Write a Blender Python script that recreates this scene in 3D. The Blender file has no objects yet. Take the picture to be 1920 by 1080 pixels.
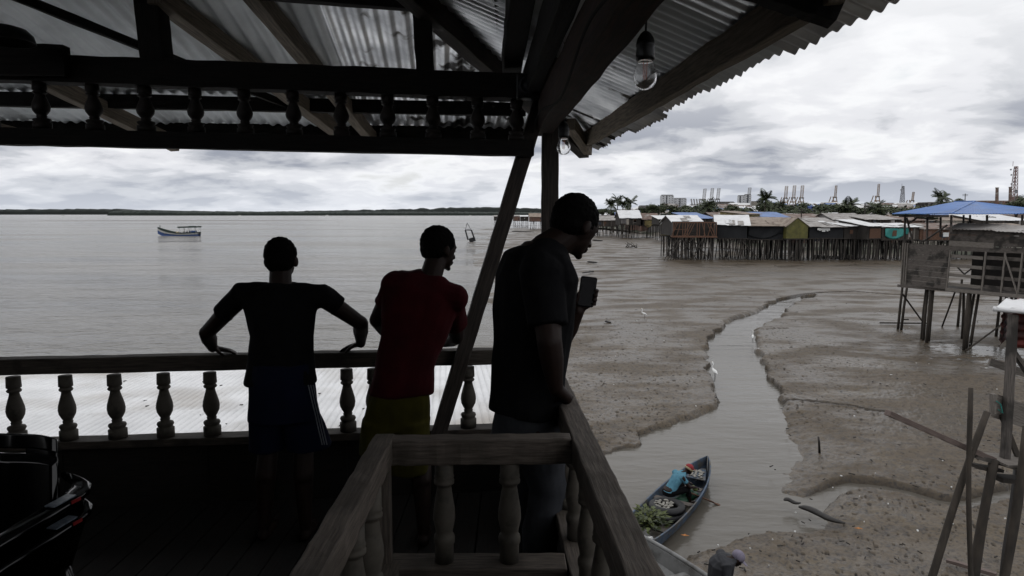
import bpy, math, random
import numpy as np
from mathutils import Vector, Matrix, noise as mnoise
random.seed(11)
S = bpy.context.scene
COL = S.collection
# ------------------------------------------------------------ camera, sky, sun, exposure
H = 6.6            # eye above the mud
FL = 4.9           # balcony floor
F = 1280.0
PITCH = math.atan(138.5 / F)
cam = bpy.data.objects.new('camera', bpy.data.cameras.new('camera')); COL.objects.link(cam)
cam.location = (0, 0, H); cam.rotation_euler = (math.pi / 2 - PITCH, 0, 0)
cam.data.lens = 24; cam.data.sensor_width = 36; cam.data.clip_start = 0.05; cam.data.clip_end = 60000
S.camera = cam
SUN_EL, SUN_AZ = 52, -115       # azimuth from +Y towards +X
w = bpy.data.worlds.new('World'); S.world = w; w.use_nodes = True
SKY_K = 11.0
def build_world():
    nt = w.node_tree; N = nt.nodes; L = nt.links; N.clear()
    out = N.new('ShaderNodeOutputWorld'); bg = N.new('ShaderNodeBackground'); bg.inputs[1].default_value = 0.1
    sky = N.new('ShaderNodeTexSky'); sky.sky_type = 'NISHITA'; sky.sun_disc = False
    sky.sun_elevation = math.radians(SUN_EL); sky.sun_rotation = math.radians(SUN_AZ)
    sky.air_density = 1.2; sky.dust_density = 2.5
    tc = N.new('ShaderNodeTexCoord'); sp = N.new('ShaderNodeSeparateXYZ'); L.new(tc.outputs['Generated'], sp.inputs[0])
    def math_(op, a, b=None, clamp=False):
        n = N.new('ShaderNodeMath'); n.operation = op; n.use_clamp = clamp
        for i, v in enumerate((a, b)):
            if v is None: continue
            if isinstance(v, (int, float)): n.inputs[i].default_value = v
            else: L.new(v, n.inputs[i])
        return n.outputs[0]
    zz = math_('MAXIMUM', sp.outputs[2], 0.0)
    den = math_('ADD', zz, 0.20)
    cx = math_('DIVIDE', sp.outputs[0], den); cy = math_('DIVIDE', sp.outputs[1], den)
    cb = N.new('ShaderNodeCombineXYZ'); L.new(cx, cb.inputs[0]); L.new(cy, cb.inputs[1])
    cb.inputs[2].default_value = 3.7
    def nz(scale, det, rough, dist, off):
        n = N.new('ShaderNodeTexNoise'); n.inputs['Scale'].default_value = scale; n.inputs['Detail'].default_value = det
        n.inputs['Roughness'].default_value = rough; n.inputs['Distortion'].default_value = dist
        a = N.new('ShaderNodeVectorMath'); a.inputs[1].default_value = off; L.new(cb.outputs[0], a.inputs[0]); L.new(a.outputs[0], n.inputs['Vector'])
        return n.outputs['Fac']
    def ramp(fac, stops):
        r = N.new('ShaderNodeValToRGB'); L.new(fac, r.inputs[0]); e = r.color_ramp.elements
        r.color_ramp.interpolation = 'EASE'
        e[0].position, e[0].color = stops[0][0], stops[0][1] + (1,)
        e[1].position, e[1].color = stops[-1][0], stops[-1][1] + (1,)
        for p, c in stops[1:-1]:
            q = e.new(p); q.color = c + (1,)
        return r.outputs[0]
    def mix(f, a, b, t='MIX'):
        m = N.new('ShaderNodeMix'); m.data_type = 'RGBA'; m.blend_type = t
        if isinstance(f, (int, float)): m.inputs[0].default_value = f
        else: L.new(f, m.inputs[0])
        for i, v in ((6, a), (7, b)):
            if isinstance(v, tuple): m.inputs[i].default_value = v + (1,)
            else: L.new(v, m.inputs[i])
        return m.outputs[2]
    n1 = nz(1.05, 7, 0.50, 0.3, (2.3, 0.4, 0)); n2 = nz(3.2, 7, 0.54, 0.35, (7.1, 3.2, 1.0)); n3 = nz(0.16, 3, 0.5, 0, (1.0, 5.0, 0))
    mixn = math_('ADD', math_('MULTIPLY', n1, 0.66), math_('MULTIPLY', n2, 0.34))
    dens = ramp(mixn, [(0.405, (0.95, 0.96, 0.98)), (0.465, (0.79, 0.80, 0.84)), (0.515, (0.58, 0.60, 0.645)), (0.58, (0.34, 0.365, 0.43))])
    big = ramp(n3, [(0.35, (1.06,) * 3), (0.65, (0.90,) * 3)])
    cl = mix(1.0, dens, big, 'MULTIPLY')
    # overcast gets thinner and brighter higher up
    up = math_('MULTIPLY', math_('SUBTRACT', zz, 0.09), 6.5, True)
    cl = mix(math_('MULTIPLY', up, 0.66), cl, (0.93, 0.935, 0.95))
    hz = math_('SUBTRACT', 1.0, math_('MULTIPLY', zz, 14.0), True)
    cl = mix(math_('MULTIPLY', hz, 0.6), cl, (0.72, 0.76, 0.83))
    sc = N.new('ShaderNodeVectorMath'); sc.operation = 'SCALE'; L.new(cl, sc.inputs[0]); sc.inputs['Scale'].default_value = SKY_K
    cov = ramp(mixn, [(0.33, (0.72,) * 3), (0.42, (1.0,) * 3)])
    fin = mix(cov, sky.outputs[0], sc.outputs[0])
    L.new(fin, bg.inputs[0]); L.new(bg.outputs[0], out.inputs[0])
build_world()
sl = bpy.data.lights.new('sun', 'SUN'); sl.energy = 0.6; sl.angle = math.radians(18); sl.color = (1.0, 0.96, 0.9)
so = bpy.data.objects.new('sun', sl); COL.objects.link(so)
_e, _a = math.radians(SUN_EL), math.radians(SUN_AZ)
sd = Vector((math.sin(_a) * math.cos(_e), math.cos(_a) * math.cos(_e), math.sin(_e)))
so.rotation_euler = sd.to_track_quat('Z', 'Y').to_euler()
S.view_settings.view_transform = 'Standard'; S.view_settings.look = 'None'; S.view_settings.exposure = 0.0; S.view_settings.gamma = 1
S.render.engine = 'CYCLES'
S.cycles.max_bounces = 6; S.cycles.transparent_max_bounces = 8

# ------------------------------------------------------------ helpers: points
CP, SP_ = math.cos(PITCH), math.sin(PITCH)
def ray(x, y):
    a = (x - 960) / F; b = -(y - 540) / F
    return Vector((a, CP + b * SP_, -SP_ + b * CP))
def P(x, y, Y):                      # the point seen there at forward distance Y
    d = ray(x, y); t = Y / d.y
    return Vector((d.x * t, Y, H + d.z * t))
def G(x, y, Z=0.0):                  # the point seen there at height Z
    d = ray(x, y); t = (Z - H) / d.z
    return Vector((d.x * t, d.y * t, Z))
def PL(x, y, p0, n):                 # the point seen there on a plane
    d = ray(x, y); o = Vector((0, 0, H)); t = (Vector(p0) - o).dot(n) / d.dot(n)
    return o + d * t
# ------------------------------------------------------------ helpers: materials
def mat(name, c, rough=0.7, c2=None, scale=6, metal=0, bump=0, bscale=None, uv=False, stretch=(1, 1, 1), spec=0.5, detail=5, lo=0.35, hi=0.65, c3=None, scale3=1.0, lo3=.5, hi3=.6, rough2=None):
    m = bpy.data.materials.new(name); m.use_nodes = True
    nt = m.node_tree; N = nt.nodes; L = nt.links; b = N['Principled BSDF']
    b.inputs['Roughness'].default_value = rough; b.inputs['Metallic'].default_value = metal
    b.inputs['Base Color'].default_value = c + (1,); b.inputs['Specular IOR Level'].default_value = spec
    if c2 is None and not bump: return m
    tc = N.new('ShaderNodeTexCoord'); mp = N.new('ShaderNodeMapping'); mp.inputs['Scale'].default_value = stretch
    L.new(tc.outputs['UV' if uv else 'Object'], mp.inputs[0])
    n = N.new('ShaderNodeTexNoise'); n.inputs['Scale'].default_value = scale; n.inputs['Detail'].default_value = detail
    n.inputs['Roughness'].default_value = 0.62
    L.new(mp.outputs[0], n.inputs['Vector'])
    mr = N.new('ShaderNodeMapRange'); mr.inputs[1].default_value = lo; mr.inputs[2].default_value = hi; L.new(n.outputs['Fac'], mr.inputs[0])
    if c2 is not None:
        mx = N.new('ShaderNodeMix'); mx.data_type = 'RGBA'; mx.inputs[6].default_value = c + (1,); mx.inputs[7].default_value = c2 + (1,)
        L.new(mr.outputs[0], mx.inputs[0]); col = mx.outputs[2]
        if c3 is not None:
            n3 = N.new('ShaderNodeTexNoise'); n3.inputs['Scale'].default_value = scale3; n3.inputs['Detail'].default_value = 6; L.new(tc.outputs['Object'], n3.inputs['Vector'])
            m3 = N.new('ShaderNodeMapRange'); m3.inputs[1].default_value = lo3; m3.inputs[2].default_value = hi3; L.new(n3.outputs['Fac'], m3.inputs[0])
            x3 = N.new('ShaderNodeMix'); x3.data_type = 'RGBA'; L.new(m3.outputs[0], x3.inputs[0]); L.new(col, x3.inputs[6]); x3.inputs[7].default_value = c3 + (1,)
            col = x3.outputs[2]
        L.new(col, b.inputs['Base Color'])
    if rough2 is not None:
        mr2 = N.new('ShaderNodeMapRange'); mr2.inputs[3].default_value = rough; mr2.inputs[4].default_value = rough2
        L.new(mr.outputs[0], mr2.inputs[0]); L.new(mr2.outputs[0], b.inputs['Roughness'])
    if bump:
        bp = N.new('ShaderNodeBump'); bp.inputs['Distance'].default_value = bump
        src = n
        if bscale:
            src = N.new('ShaderNodeTexNoise'); src.inputs['Scale'].default_value = bscale; src.inputs['Detail'].default_value = 6; L.new(mp.outputs[0], src.inputs['Vector'])
        L.new(src.outputs['Fac'], bp.inputs['Height']); L.new(bp.outputs[0], b.inputs['Normal'])
    return m
GR = (1.6, 22, 1)
WD = dict(uv=True, stretch=GR, bump=0.0025)
M = {}
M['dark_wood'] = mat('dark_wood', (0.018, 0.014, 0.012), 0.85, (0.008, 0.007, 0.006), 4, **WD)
M['rail_wood'] = mat('rail_wood', (0.10, 0.082, 0.066), 0.8, (0.04, 0.032, 0.026), 4, c3=(0.035, 0.028, 0.022), scale3=5, **WD)
M['stair_wood'] = mat('stair_wood', (0.14, 0.115, 0.095), 0.8, (0.05, 0.04, 0.032), 5, c3=(0.05, 0.04, 0.03), scale3=4, lo3=.52, hi3=.7, **WD)
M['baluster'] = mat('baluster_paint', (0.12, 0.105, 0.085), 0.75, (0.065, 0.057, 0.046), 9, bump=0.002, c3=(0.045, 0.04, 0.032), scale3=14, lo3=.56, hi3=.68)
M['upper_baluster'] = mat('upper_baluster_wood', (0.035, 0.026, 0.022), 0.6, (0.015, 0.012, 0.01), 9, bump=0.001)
M['rafter'] = mat('rafter_wood', (0.30, 0.25, 0.19), 0.8, (0.13, 0.105, 0.08), 4, **WD)
M['red_beam'] = mat('reddish_beam', (0.055, 0.026, 0.016), 0.75, (0.02, 0.011, 0.008), 3, **WD)
M['post'] = mat('post_wood', (0.07, 0.055, 0.045), 0.75, (0.025, 0.02, 0.017), 4, **WD)
M['old_wood'] = mat('weathered_wood', (0.15, 0.13, 0.115), 0.85, (0.05, 0.042, 0.036), 3, c3=(0.03, 0.026, 0.022), scale3=1.6, **WD)
M['old_wood2'] = mat('pale_weathered_wood', (0.24, 0.215, 0.19), 0.85, (0.11, 0.095, 0.08), 3, **WD)
M['brown_wood'] = mat('brown_wood', (0.17, 0.09, 0.055), 0.85, (0.07, 0.035, 0.022), 3, **WD)
M['pole'] = mat('pole_wood', (0.065, 0.052, 0.040), 0.85, (0.03, 0.025, 0.02), 8, bump=0.004, stretch=(1, 1, .25))
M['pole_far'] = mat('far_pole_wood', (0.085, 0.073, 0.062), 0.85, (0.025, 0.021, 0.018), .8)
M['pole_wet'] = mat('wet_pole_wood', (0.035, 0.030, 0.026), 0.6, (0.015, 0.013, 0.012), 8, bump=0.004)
M['plank_pink'] = mat('reddish_plank', (0.20, 0.155, 0.135), 0.8, (0.10, 0.07, 0.06), 4, **WD)
def metal(name, c, c2, rough=0.36, rust=None, ls=.56, hs=.72, scale=3, metalness=.85):
    return mat(name, c, rough, c2, scale, metal=metalness, bump=0.0005, bscale=5, stretch=(1, 1, 1), c3=rust, scale3=4.5, lo3=ls, hi3=hs, rough2=rough + .2)
M['zinc'] = metal('galvanised_sheet', (0.90, 0.92, 0.94), (0.55, 0.57, 0.60), .30, (0.10, 0.09, 0.08), .62, .70)
M['zinc_dull'] = metal('dull_sheet', (0.80, 0.84, 0.86), (0.66, 0.70, 0.72), .5, metalness=.1)
M['zinc_spot'] = metal('spotted_sheet', (0.90, 0.92, 0.94), (0.50, 0.52, 0.55), .30, (0.025, 0.022, 0.02), .50, .58)
M['white_roof'] = mat('white_sheet', (0.88, 0.88, 0.88), 0.5, (0.70, 0.70, 0.70), 1.2, bump=0.002, bscale=9, c3=(0.36, 0.31, 0.25), scale3=.55, lo3=.50, hi3=.8)
M['far_white'] = mat('far_white_sheet', (0.80, 0.80, 0.80), 0.4, (0.55, 0.55, 0.54), .8, lo=.45, hi=.8)
M['far_grey'] = mat('far_grey_sheet', (0.42, 0.40, 0.38), 0.6, (0.20, 0.175, 0.155), .9)
M['far_rust'] = mat('far_rusty_sheet', (0.24, 0.17, 0.14), 0.8, (0.10, 0.06, 0.045), .9, c3=(.34, .32, .29), scale3=.5, lo3=.5, hi3=.65)
M['far_tan'] = mat('far_tan_sheet', (0.36, 0.30, 0.24), 0.8, (0.20, 0.15, 0.12), .9)
M['far_blue'] = mat('far_blue_sheet', (0.13, 0.24, 0.50), 0.5, (0.10, 0.16, 0.34), .7)
M['blue_roof'] = mat('blue_sheet', (0.085, 0.21, 0.52), 0.45, (0.07, 0.16, 0.40), .9, bump=.004, c3=(.10, .16, .27), scale3=.8, lo3=.55, hi3=.8)
M['black_tarp'] = mat('black_tarp', (0.008, 0.009, 0.011), 0.8, (0.017, 0.018, 0.020), .8, bump=0.03, bscale=2, stretch=(1, 1, .4))
M['olive_tarp'] = mat('olive_tarp', (0.16, 0.15, 0.035), 0.7, (0.07, 0.065, 0.02), .9, bump=0.02)
M['straw_tarp'] = mat('straw_tarp', (0.30, 0.25, 0.10), 0.7, (0.16, 0.12, 0.05), .9, bump=0.02)
M['teal_tarp'] = mat('teal_tarp', (0.05, 0.33, 0.29), 0.55, (0.04, 0.24, 0.22), 1.2, bump=.02)
M['green_cloth'] = mat('green_cloth', (0.03, 0.20, 0.10), .7)
M['orange_wood'] = mat('raw_orange_wood', (0.19, 0.10, 0.062), .85, (0.09, 0.045, 0.03), 2, uv=True, stretch=GR)
M['dark_in'] = mat('dark_boards', (0.022, 0.019, 0.017), .9, (0.045, 0.038, 0.032), 1.2)
M['plank_wall'] = mat('far_plank_wall', (0.085, 0.07, 0.058), .9, (0.03, 0.026, 0.022), 3, stretch=(1, 1, 8))
M['house_a'] = mat('cream_wall', (0.42, 0.39, 0.33), .85, (0.25, 0.22, 0.19), .4)
M['house_b'] = mat('grey_wall', (0.22, 0.21, 0.20), .85, (0.11, 0.10, 0.10), .4)
M['house_c'] = mat('brick_wall', (0.20, 0.11, 0.08), .85, (0.11, 0.07, 0.055), .4)
M['house_d'] = mat('blue_wall', (0.035, 0.06, 0.33), .7, (0.03, 0.05, 0.22), .4)
M['tower_white'] = mat('white_tower_paint', (0.66, 0.67, 0.68), .7, (0.52, 0.53, 0.55), .1)
M['window'] = mat('dark_window', (0.04, 0.045, 0.055), .25)
M['crane'] = mat('crane_paint', (0.38, 0.365, 0.35), .6, (0.28, 0.27, 0.26), .2)
M['crane_tan'] = mat('tan_crane_paint', (0.36, 0.26, 0.18), .6, (0.22, 0.15, 0.10), .2)
M['mast_red'] = mat('red_mast_paint', (0.24, 0.14, 0.125), .6)
M['mast_grey'] = mat('grey_mast', (0.26, 0.26, 0.27), .6)
M['leaf'] = mat('palm_leaf', (0.065, 0.082, 0.032), .6, (0.032, 0.042, 0.02), 1.5)
M['leaf2'] = mat('tree_leaf', (0.085, 0.105, 0.045), .7, (0.045, 0.058, 0.026), .5)
M['leaf_y'] = mat('yellow_green_leaf', (0.11, 0.13, 0.03), .6, (0.05, 0.07, 0.018), 1.5)
M['bark'] = mat('bark', (0.10, 0.085, 0.065), .9, (0.05, 0.04, 0.03), 5)
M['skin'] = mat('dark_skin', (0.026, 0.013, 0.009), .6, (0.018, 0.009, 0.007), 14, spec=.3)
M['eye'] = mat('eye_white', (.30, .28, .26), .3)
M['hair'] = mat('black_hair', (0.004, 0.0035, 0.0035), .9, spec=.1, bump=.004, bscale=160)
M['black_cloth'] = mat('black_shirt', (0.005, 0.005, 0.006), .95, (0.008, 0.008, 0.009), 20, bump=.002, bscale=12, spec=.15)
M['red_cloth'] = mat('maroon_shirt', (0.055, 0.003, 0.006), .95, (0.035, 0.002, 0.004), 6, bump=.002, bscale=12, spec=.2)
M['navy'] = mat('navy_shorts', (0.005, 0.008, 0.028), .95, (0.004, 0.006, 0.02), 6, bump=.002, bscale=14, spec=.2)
M['stripe'] = mat('white_stripe', (0.20, 0.21, 0.24), .8)
M['yellow_cloth'] = mat('yellow_shorts', (0.065, 0.058, 0.006), .95, (0.045, 0.04, 0.005), 8, bump=.002, bscale=14, spec=.2)
M['jeans'] = mat('grey_jeans', (0.055, 0.058, 0.066), .85, (0.035, 0.037, 0.043), 8, bump=.002, bscale=22, spec=.2)
M['charcoal_cloth'] = mat('charcoal_shirt', (0.035, 0.036, 0.042), .85, (0.022, 0.023, 0.027), 8)
M['blue_cloth'] = mat('light_blue_shirt', (0.10, 0.27, 0.36), .9, (0.07, 0.20, 0.28), 8)
M['red_cap'] = mat('red_cap_cloth', (0.26, 0.015, 0.02), .7)
M['straw'] = mat('pale_scarf', (0.5, 0.42, 0.26), .8)
M['lilac'] = mat('lilac_cap_cloth', (0.26, 0.23, 0.30), .8, (0.20, 0.18, 0.24), 12)
M['phone'] = mat('black_phone', (0.004, 0.004, 0.005), .6, spec=.1)
M['chair'] = mat('black_plastic', (0.004, 0.004, 0.005), .10)
M['tape'] = mat('silver_label', (0.26, 0.30, 0.35), .35, (0.10, 0.12, 0.15), 60)
M['red_mark'] = mat('red_label', (0.25, 0.01, 0.01), .5)
M['boat_blue'] = mat('worn_blue_paint', (0.085, 0.125, 0.185), .7, (0.045, 0.062, 0.09), 3, bump=.003, c3=(.10, .095, .085), scale3=3.5, lo3=.48, hi3=.62)
M['boat_grey'] = mat('worn_grey_paint', (0.28, 0.28, 0.275), .6, (0.18, 0.18, 0.175), 3, bump=.003, c3=(.10, .09, .08), scale3=3, lo3=.52, hi3=.7)
M['boat_green'] = mat('dark_green_paint', (0.025, 0.045, 0.035), .6)
M['boat_white'] = mat('white_paint', (0.5, 0.5, 0.47), .6)
M['boat_royal'] = mat('royal_blue_paint', (0.04, 0.085, 0.24), .6)
M['white_plastic'] = mat('white_plastic', (0.75, 0.75, 0.73), .5)
M['rubber'] = mat('black_rubber', (0.012, 0.012, 0.013), .6, bump=.004, bscale=30)
M['bag_green'] = mat('dark_green_bag', (0.01, 0.06, 0.03), .5, (0.02, 0.09, 0.05), 6, bump=.01)
M['shell'] = mat('pale_shells', (0.45, 0.43, 0.38), .5, (0.15, 0.14, 0.12), 40, bump=.01, bscale=40)
M['egret'] = mat('white_feathers', (0.85, 0.85, 0.83), .7)
M['beak'] = mat('yellow_beak', (0.5, 0.3, 0.05), .6)
M['rust_red'] = mat('red_corrugated_sheet', (0.17, 0.030, 0.022), .6, (0.11, 0.018, 0.015), 3, bump=.003, c3=(.06, .02, .016), scale3=3)
M['teal_rope'] = mat('teal_rope', (0.02, 0.20, 0.17), .7)
M['socket'] = mat('black_socket', (0.008, 0.008, 0.009), .4)
M['filament'] = mat('copper_filament', (0.5, 0.12, 0.05), .4, metal=.6)
def glass():
    m = bpy.data.materials.new('clear_bulb_glass'); m.use_nodes = True; N = m.node_tree.nodes; L = m.node_tree.links
    b = N['Principled BSDF']; b.inputs['Base Color'].default_value = (.93, .93, .93, 1); b.inputs['Roughness'].default_value = .03
    b.inputs['Transmission Weight'].default_value = 1; b.inputs['IOR'].default_value = 1.45
    return m
M['glass'] = glass()
# ------------------------------------------------------------ helpers: meshes
class MB:
    def __init__(s): s.v = []; s.f = []; s.uv = []; s.m = []
    def add(s, vs): i = len(s.v); s.v += [Vector(p) for p in vs]; return i
    def face(s, ids, uvs=None, m=0):
        s.f.append(tuple(ids)); s.uv.append(uvs or [(0, 0)] * len(ids)); s.m.append(m)
    def bar(s, p0, p1, wd, ht, up=(0, 0, 1), n=1, jit=0.0, m=0, taper=1.0):
        p0, p1 = Vector(p0), Vector(p1); d = (p1 - p0); Ln = d.length; d.normalize()
        sx = d.cross(Vector(up)); sx = sx.normalized() if sx.length > 1e-6 else Vector((1, 0, 0)); u = sx.cross(d).normalized()
        rings = []; u0 = random.random() * 9; v0 = random.random() * 9
        for k in range(n + 1):
            t = k / n; q = p0.lerp(p1, t); tp = 1 + (taper - 1) * t
            j = lambda: random.uniform(-jit, jit)
            rings.append(s.add([q + sx * ((a * wd / 2) * tp + j()) + u * ((b * ht / 2) * tp + j()) for a, b in ((-1, -1), (1, -1), (1, 1), (-1, 1))]))
        pv = [0, wd, wd + ht, 2 * wd + ht, 2 * wd + 2 * ht]
        for k in range(n):
            a, b = rings[k], rings[k + 1]; ua, ub = u0 + Ln * k / n, u0 + Ln * (k + 1) / n
            for i in range(4):
                j2 = (i + 1) % 4
                s.face((a + i, a + j2, b + j2, b + i), [(ua, v0 + pv[i]), (ua, v0 + pv[i + 1]), (ub, v0 + pv[i + 1]), (ub, v0 + pv[i])], m)
        a, b = rings[0], rings[-1]
        s.face((a + 3, a + 2, a + 1, a), [(u0, v0), (u0 + .01, v0 + wd), (u0 + .02, v0 + wd), (u0, v0)], m)
        s.face((b, b + 1, b + 2, b + 3), [(u0, v0), (u0 + .01, v0 + wd), (u0 + .02, v0 + wd), (u0, v0)], m)
        return s
    def box(s, c, size, rz=0, m=0):
        c = Vector(c); d = Vector((math.cos(rz), math.sin(rz), 0)) * size[0] / 2
        return s.bar(c - d, c + d, size[1], size[2], m=m)
    def rings(s, rs, closed=True, caps=True, m=0, smooth_uv=True):
        ids = [s.add(r) for r in rs]; n = len(rs[0]); u = 0
        for k in range(len(rs) - 1):
            a, b = ids[k], ids[k + 1]; du = (Vector(rs[k + 1][0]) - Vector(rs[k][0])).length
            for i in range(n if closed else n - 1):
                j = (i + 1) % n
                s.face((a + i, a + j, b + j, b + i), [(u, i / n), (u, (i + 1) / n), (u + du, (i + 1) / n), (u + du, i / n)], m)
            u += du
        if caps and closed:
            s.face([ids[0] + i for i in range(n)][::-1], None, m); s.face([ids[-1] + i for i in range(n)], None, m)
        return s
    def tube(s, pts, rad, n=8, caps=True, m=0, flat=1.0, up=(0, 0, 1)):
        pts = [Vector(p) for p in pts]
        if isinstance(rad, (int, float)): rad = [rad] * len(pts)
        rs = []; ref = None
        for k, p in enumerate(pts):
            d = (pts[min(k + 1, len(pts) - 1)] - pts[max(k - 1, 0)]).normalized()
            if ref is None:
                ref = Vector(up) if abs(d.dot(Vector(up))) < .95 else Vector((1, 0, 0))
            x = d.cross(ref)
            if x.length < 1e-4: x = d.cross(Vector((0, 1, 0)))
            x.normalize(); y = x.cross(d); ref = y
            rs.append([p + x * (math.cos(2 * math.pi * i / n) * rad[k]) + y * (math.sin(2 * math.pi * i / n) * rad[k] * flat) for i in range(n)])
        return s.rings(rs, caps=caps, m=m)
    def cap(s, p0, r0, p1, r1, n=12, h=4, flat=1.0, up=(0, 0, 1)):      # tapered capsule
        p0, p1 = Vector(p0), Vector(p1); d = (p1 - p0).normalized(); pts = []; rr = []
        for k in range(h): a = math.pi / 2 * (1 - k / h); pts.append(p0 - d * r0 * math.sin(a)); rr.append(max(r0 * math.cos(a), 1e-4))
        pts.append(p0); rr.append(r0); pts.append(p1); rr.append(r1)
        for k in range(1, h + 1): a = math.pi / 2 * k / h; pts.append(p1 + d * r1 * math.sin(a)); rr.append(max(r1 * math.cos(a), 1e-4))
        return s.tube(pts, rr, n, flat=flat, up=up)
    def ell(s, c, r, rot=None, n=16, k=10, m=0):
        c = Vector(c); rs = []
        R = rot or Matrix.Identity(3)
        for a in range(k + 1):
            t = math.pi * a / k; z = -math.cos(t); q = max(math.sin(t), 1e-3)
            rs.append([c + R @ Vector((r[0] * q * math.cos(2 * math.pi * i / n), r[1] * q * math.sin(2 * math.pi * i / n), r[2] * z)) for i in range(n)])
        return s.rings(rs, m=m)
    def lathe(s, prof, c=(0, 0, 0), n=20, m=0):
        c = Vector(c)
        return s.rings([[c + Vector((r * math.cos(2 * math.pi * i / n), r * math.sin(2 * math.pi * i / n), z)) for i in range(n)] for r, z in prof], m=m)
    def oval(s, rs, n=20):      # rs: (centre, half-width vector, half-depth vector)
        return s.rings([[Vector(c) + Vector(a) * math.cos(2 * math.pi * i / n) + Vector(b) * math.sin(2 * math.pi * i / n) for i in range(n)] for c, a, b in rs])
    def quad(s, a, b, c, d, m=0):
        i = s.add((a, b, c, d)); a, b, c, d = map(Vector, (a, b, c, d)); w1 = (b - a).length; h1 = (d - a).length
        s.face((i, i + 1, i + 2, i + 3), [(0, 0), (w1, 0), (w1, h1), (0, h1)], m); return s
    def grid(s, fn, nu, nv, m=0):
        ids = [[s.add([fn(u / nu, v / nv)]) for u in range(nu + 1)] for v in range(nv + 1)]
        for v in range(nv):
            for u in range(nu):
                s.face((ids[v][u], ids[v][u + 1], ids[v + 1][u + 1], ids[v + 1][u]), [(u / nu, v / nv), ((u + 1) / nu, v / nv), ((u + 1) / nu, (v + 1) / nv), (u / nu, (v + 1) / nv)], m)
        return s
    def mesh(s, name, org=(0, 0, 0), smooth=False):
        me = bpy.data.meshes.new(name); o = Vector(org)
        me.from_pydata([tuple(p - o) for p in s.v], [], s.f)
        ul = me.uv_layers.new(name='UVMap'); ul.data.foreach_set('uv', [c for f in s.uv for q in f for c in q])
        me.polygons.foreach_set('material_index', s.m)
        if smooth: me.polygons.foreach_set('use_smooth', [True] * len(s.f))
        me.update(); return me
    def build(s, name, mats, parent=None, smooth=False, bevel=0, solid=0, sub=0, loc=None):
        org = Vector(loc) if loc is not None else (parent_world(parent) if parent else Vector((0, 0, 0)))
        me = s.mesh(name, org, smooth)
        for m_ in (mats if isinstance(mats, (list, tuple)) else [mats]): me.materials.append(M[m_] if isinstance(m_, str) else m_)
        ob = bpy.data.objects.new(name, me); COL.objects.link(ob)
        if parent: ob.parent = parent
        if loc is not None: ob.location = loc
        if solid: q = ob.modifiers.new('solid', 'SOLIDIFY'); q.thickness = solid; q.offset = 0
        if sub: q = ob.modifiers.new('sub', 'SUBSURF'); q.levels = sub; q.render_levels = sub
        if bevel: q = ob.modifiers.new('bevel', 'BEVEL'); q.width = bevel; q.segments = 2; q.limit_method = 'ANGLE'
        return ob
def parent_world(p):
    v = Vector((0, 0, 0))
    while p: v += p.location; p = p.parent
    return v
def tag(o, label, cat, group=None, kind=None):
    if label: o['label'] = label
    if cat: o['category'] = cat
    if group: o['group'] = group
    if kind: o['kind'] = kind
    return o
def thing(name, loc, label, cat, group=None):
    o = bpy.data.objects.new(name, None); COL.objects.link(o); o.location = loc; o.empty_display_size = .2
    return tag(o, label, cat, group)
def copy_tree(o, parent=None):
    c = o.copy(); COL.objects.link(c)
    if parent: c.parent = parent
    for ch in [x for x in bpy.data.objects if x.parent == o]: copy_tree(ch, c)
    return c
def structure(o): o['kind'] = 'structure'; return o
def lat(th=0.0): return Vector((math.cos(th), math.sin(th), 0))
# ------------------------------------------------------------ mudflat, water, land
def hash2(ix, iy, s):
    h = (ix.astype(np.int64) * 374761393 + iy.astype(np.int64) * 668265263 + s * 1442695041) & 0x7fffffff
    h = ((h ^ (h >> 13)) * 1274126177) & 0x7fffffff
    return ((h ^ (h >> 16)) & 0xffff) / 65535.0
def vnoise(x, y, s=0):
    ix = np.floor(x); iy = np.floor(y); fx = x - ix; fy = y - iy
    fx = fx * fx * (3 - 2 * fx); fy = fy * fy * (3 - 2 * fy)
    a = hash2(ix, iy, s); b = hash2(ix + 1, iy, s); c = hash2(ix, iy + 1, s); d = hash2(ix + 1, iy + 1, s)
    return (a + (b - a) * fx) * (1 - fy) + (c + (d - c) * fx) * fy
def fbm(x, y, o=4, s=0):
    r = 0; a = .5; t = 0
    for k in range(o): r = r + a * vnoise(x, y, s + k * 7); t += a; a *= .5; x = x * 2.03 + 3.1; y = y * 2.03 + 1.7
    return r / t
def sstep(x, a, b):
    t = np.clip((x - a) / (b - a), 0, 1); return t * t * (3 - 2 * t)
def dist_line(X, Y, pts, wid=None):
    best = np.full(X.shape, 1e9); bw = np.zeros(X.shape)
    for k in range(len(pts) - 1):
        ax, ay = pts[k]; bx, by = pts[k + 1]; dx, dy = bx - ax, by - ay; L2 = dx * dx + dy * dy + 1e-9
        t = np.clip(((X - ax) * dx + (Y - ay) * dy) / L2, 0, 1)
        d = np.hypot(X - ax - t * dx, Y - ay - t * dy)
        if wid: ww = wid[k] + (wid[k + 1] - wid[k]) * t; bw = np.where(d < best, ww, bw)
        best = np.minimum(best, d)
    return (best, bw) if wid else best
def inside(X, Y, poly):
    r = np.zeros(X.shape, bool); n = len(poly)
    for i in range(n):
        x1, y1 = poly[i]; x2, y2 = poly[(i + 1) % n]
        c = ((y1 > Y) != (y2 > Y)) & (X < (x2 - x1) * (Y - y1) / (y2 - y1 + 1e-12) + x1)
        r ^= c
    return r
WATER = -0.20
def gp(l): return [tuple(G(x, y)[:2]) for x, y in l]
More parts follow.
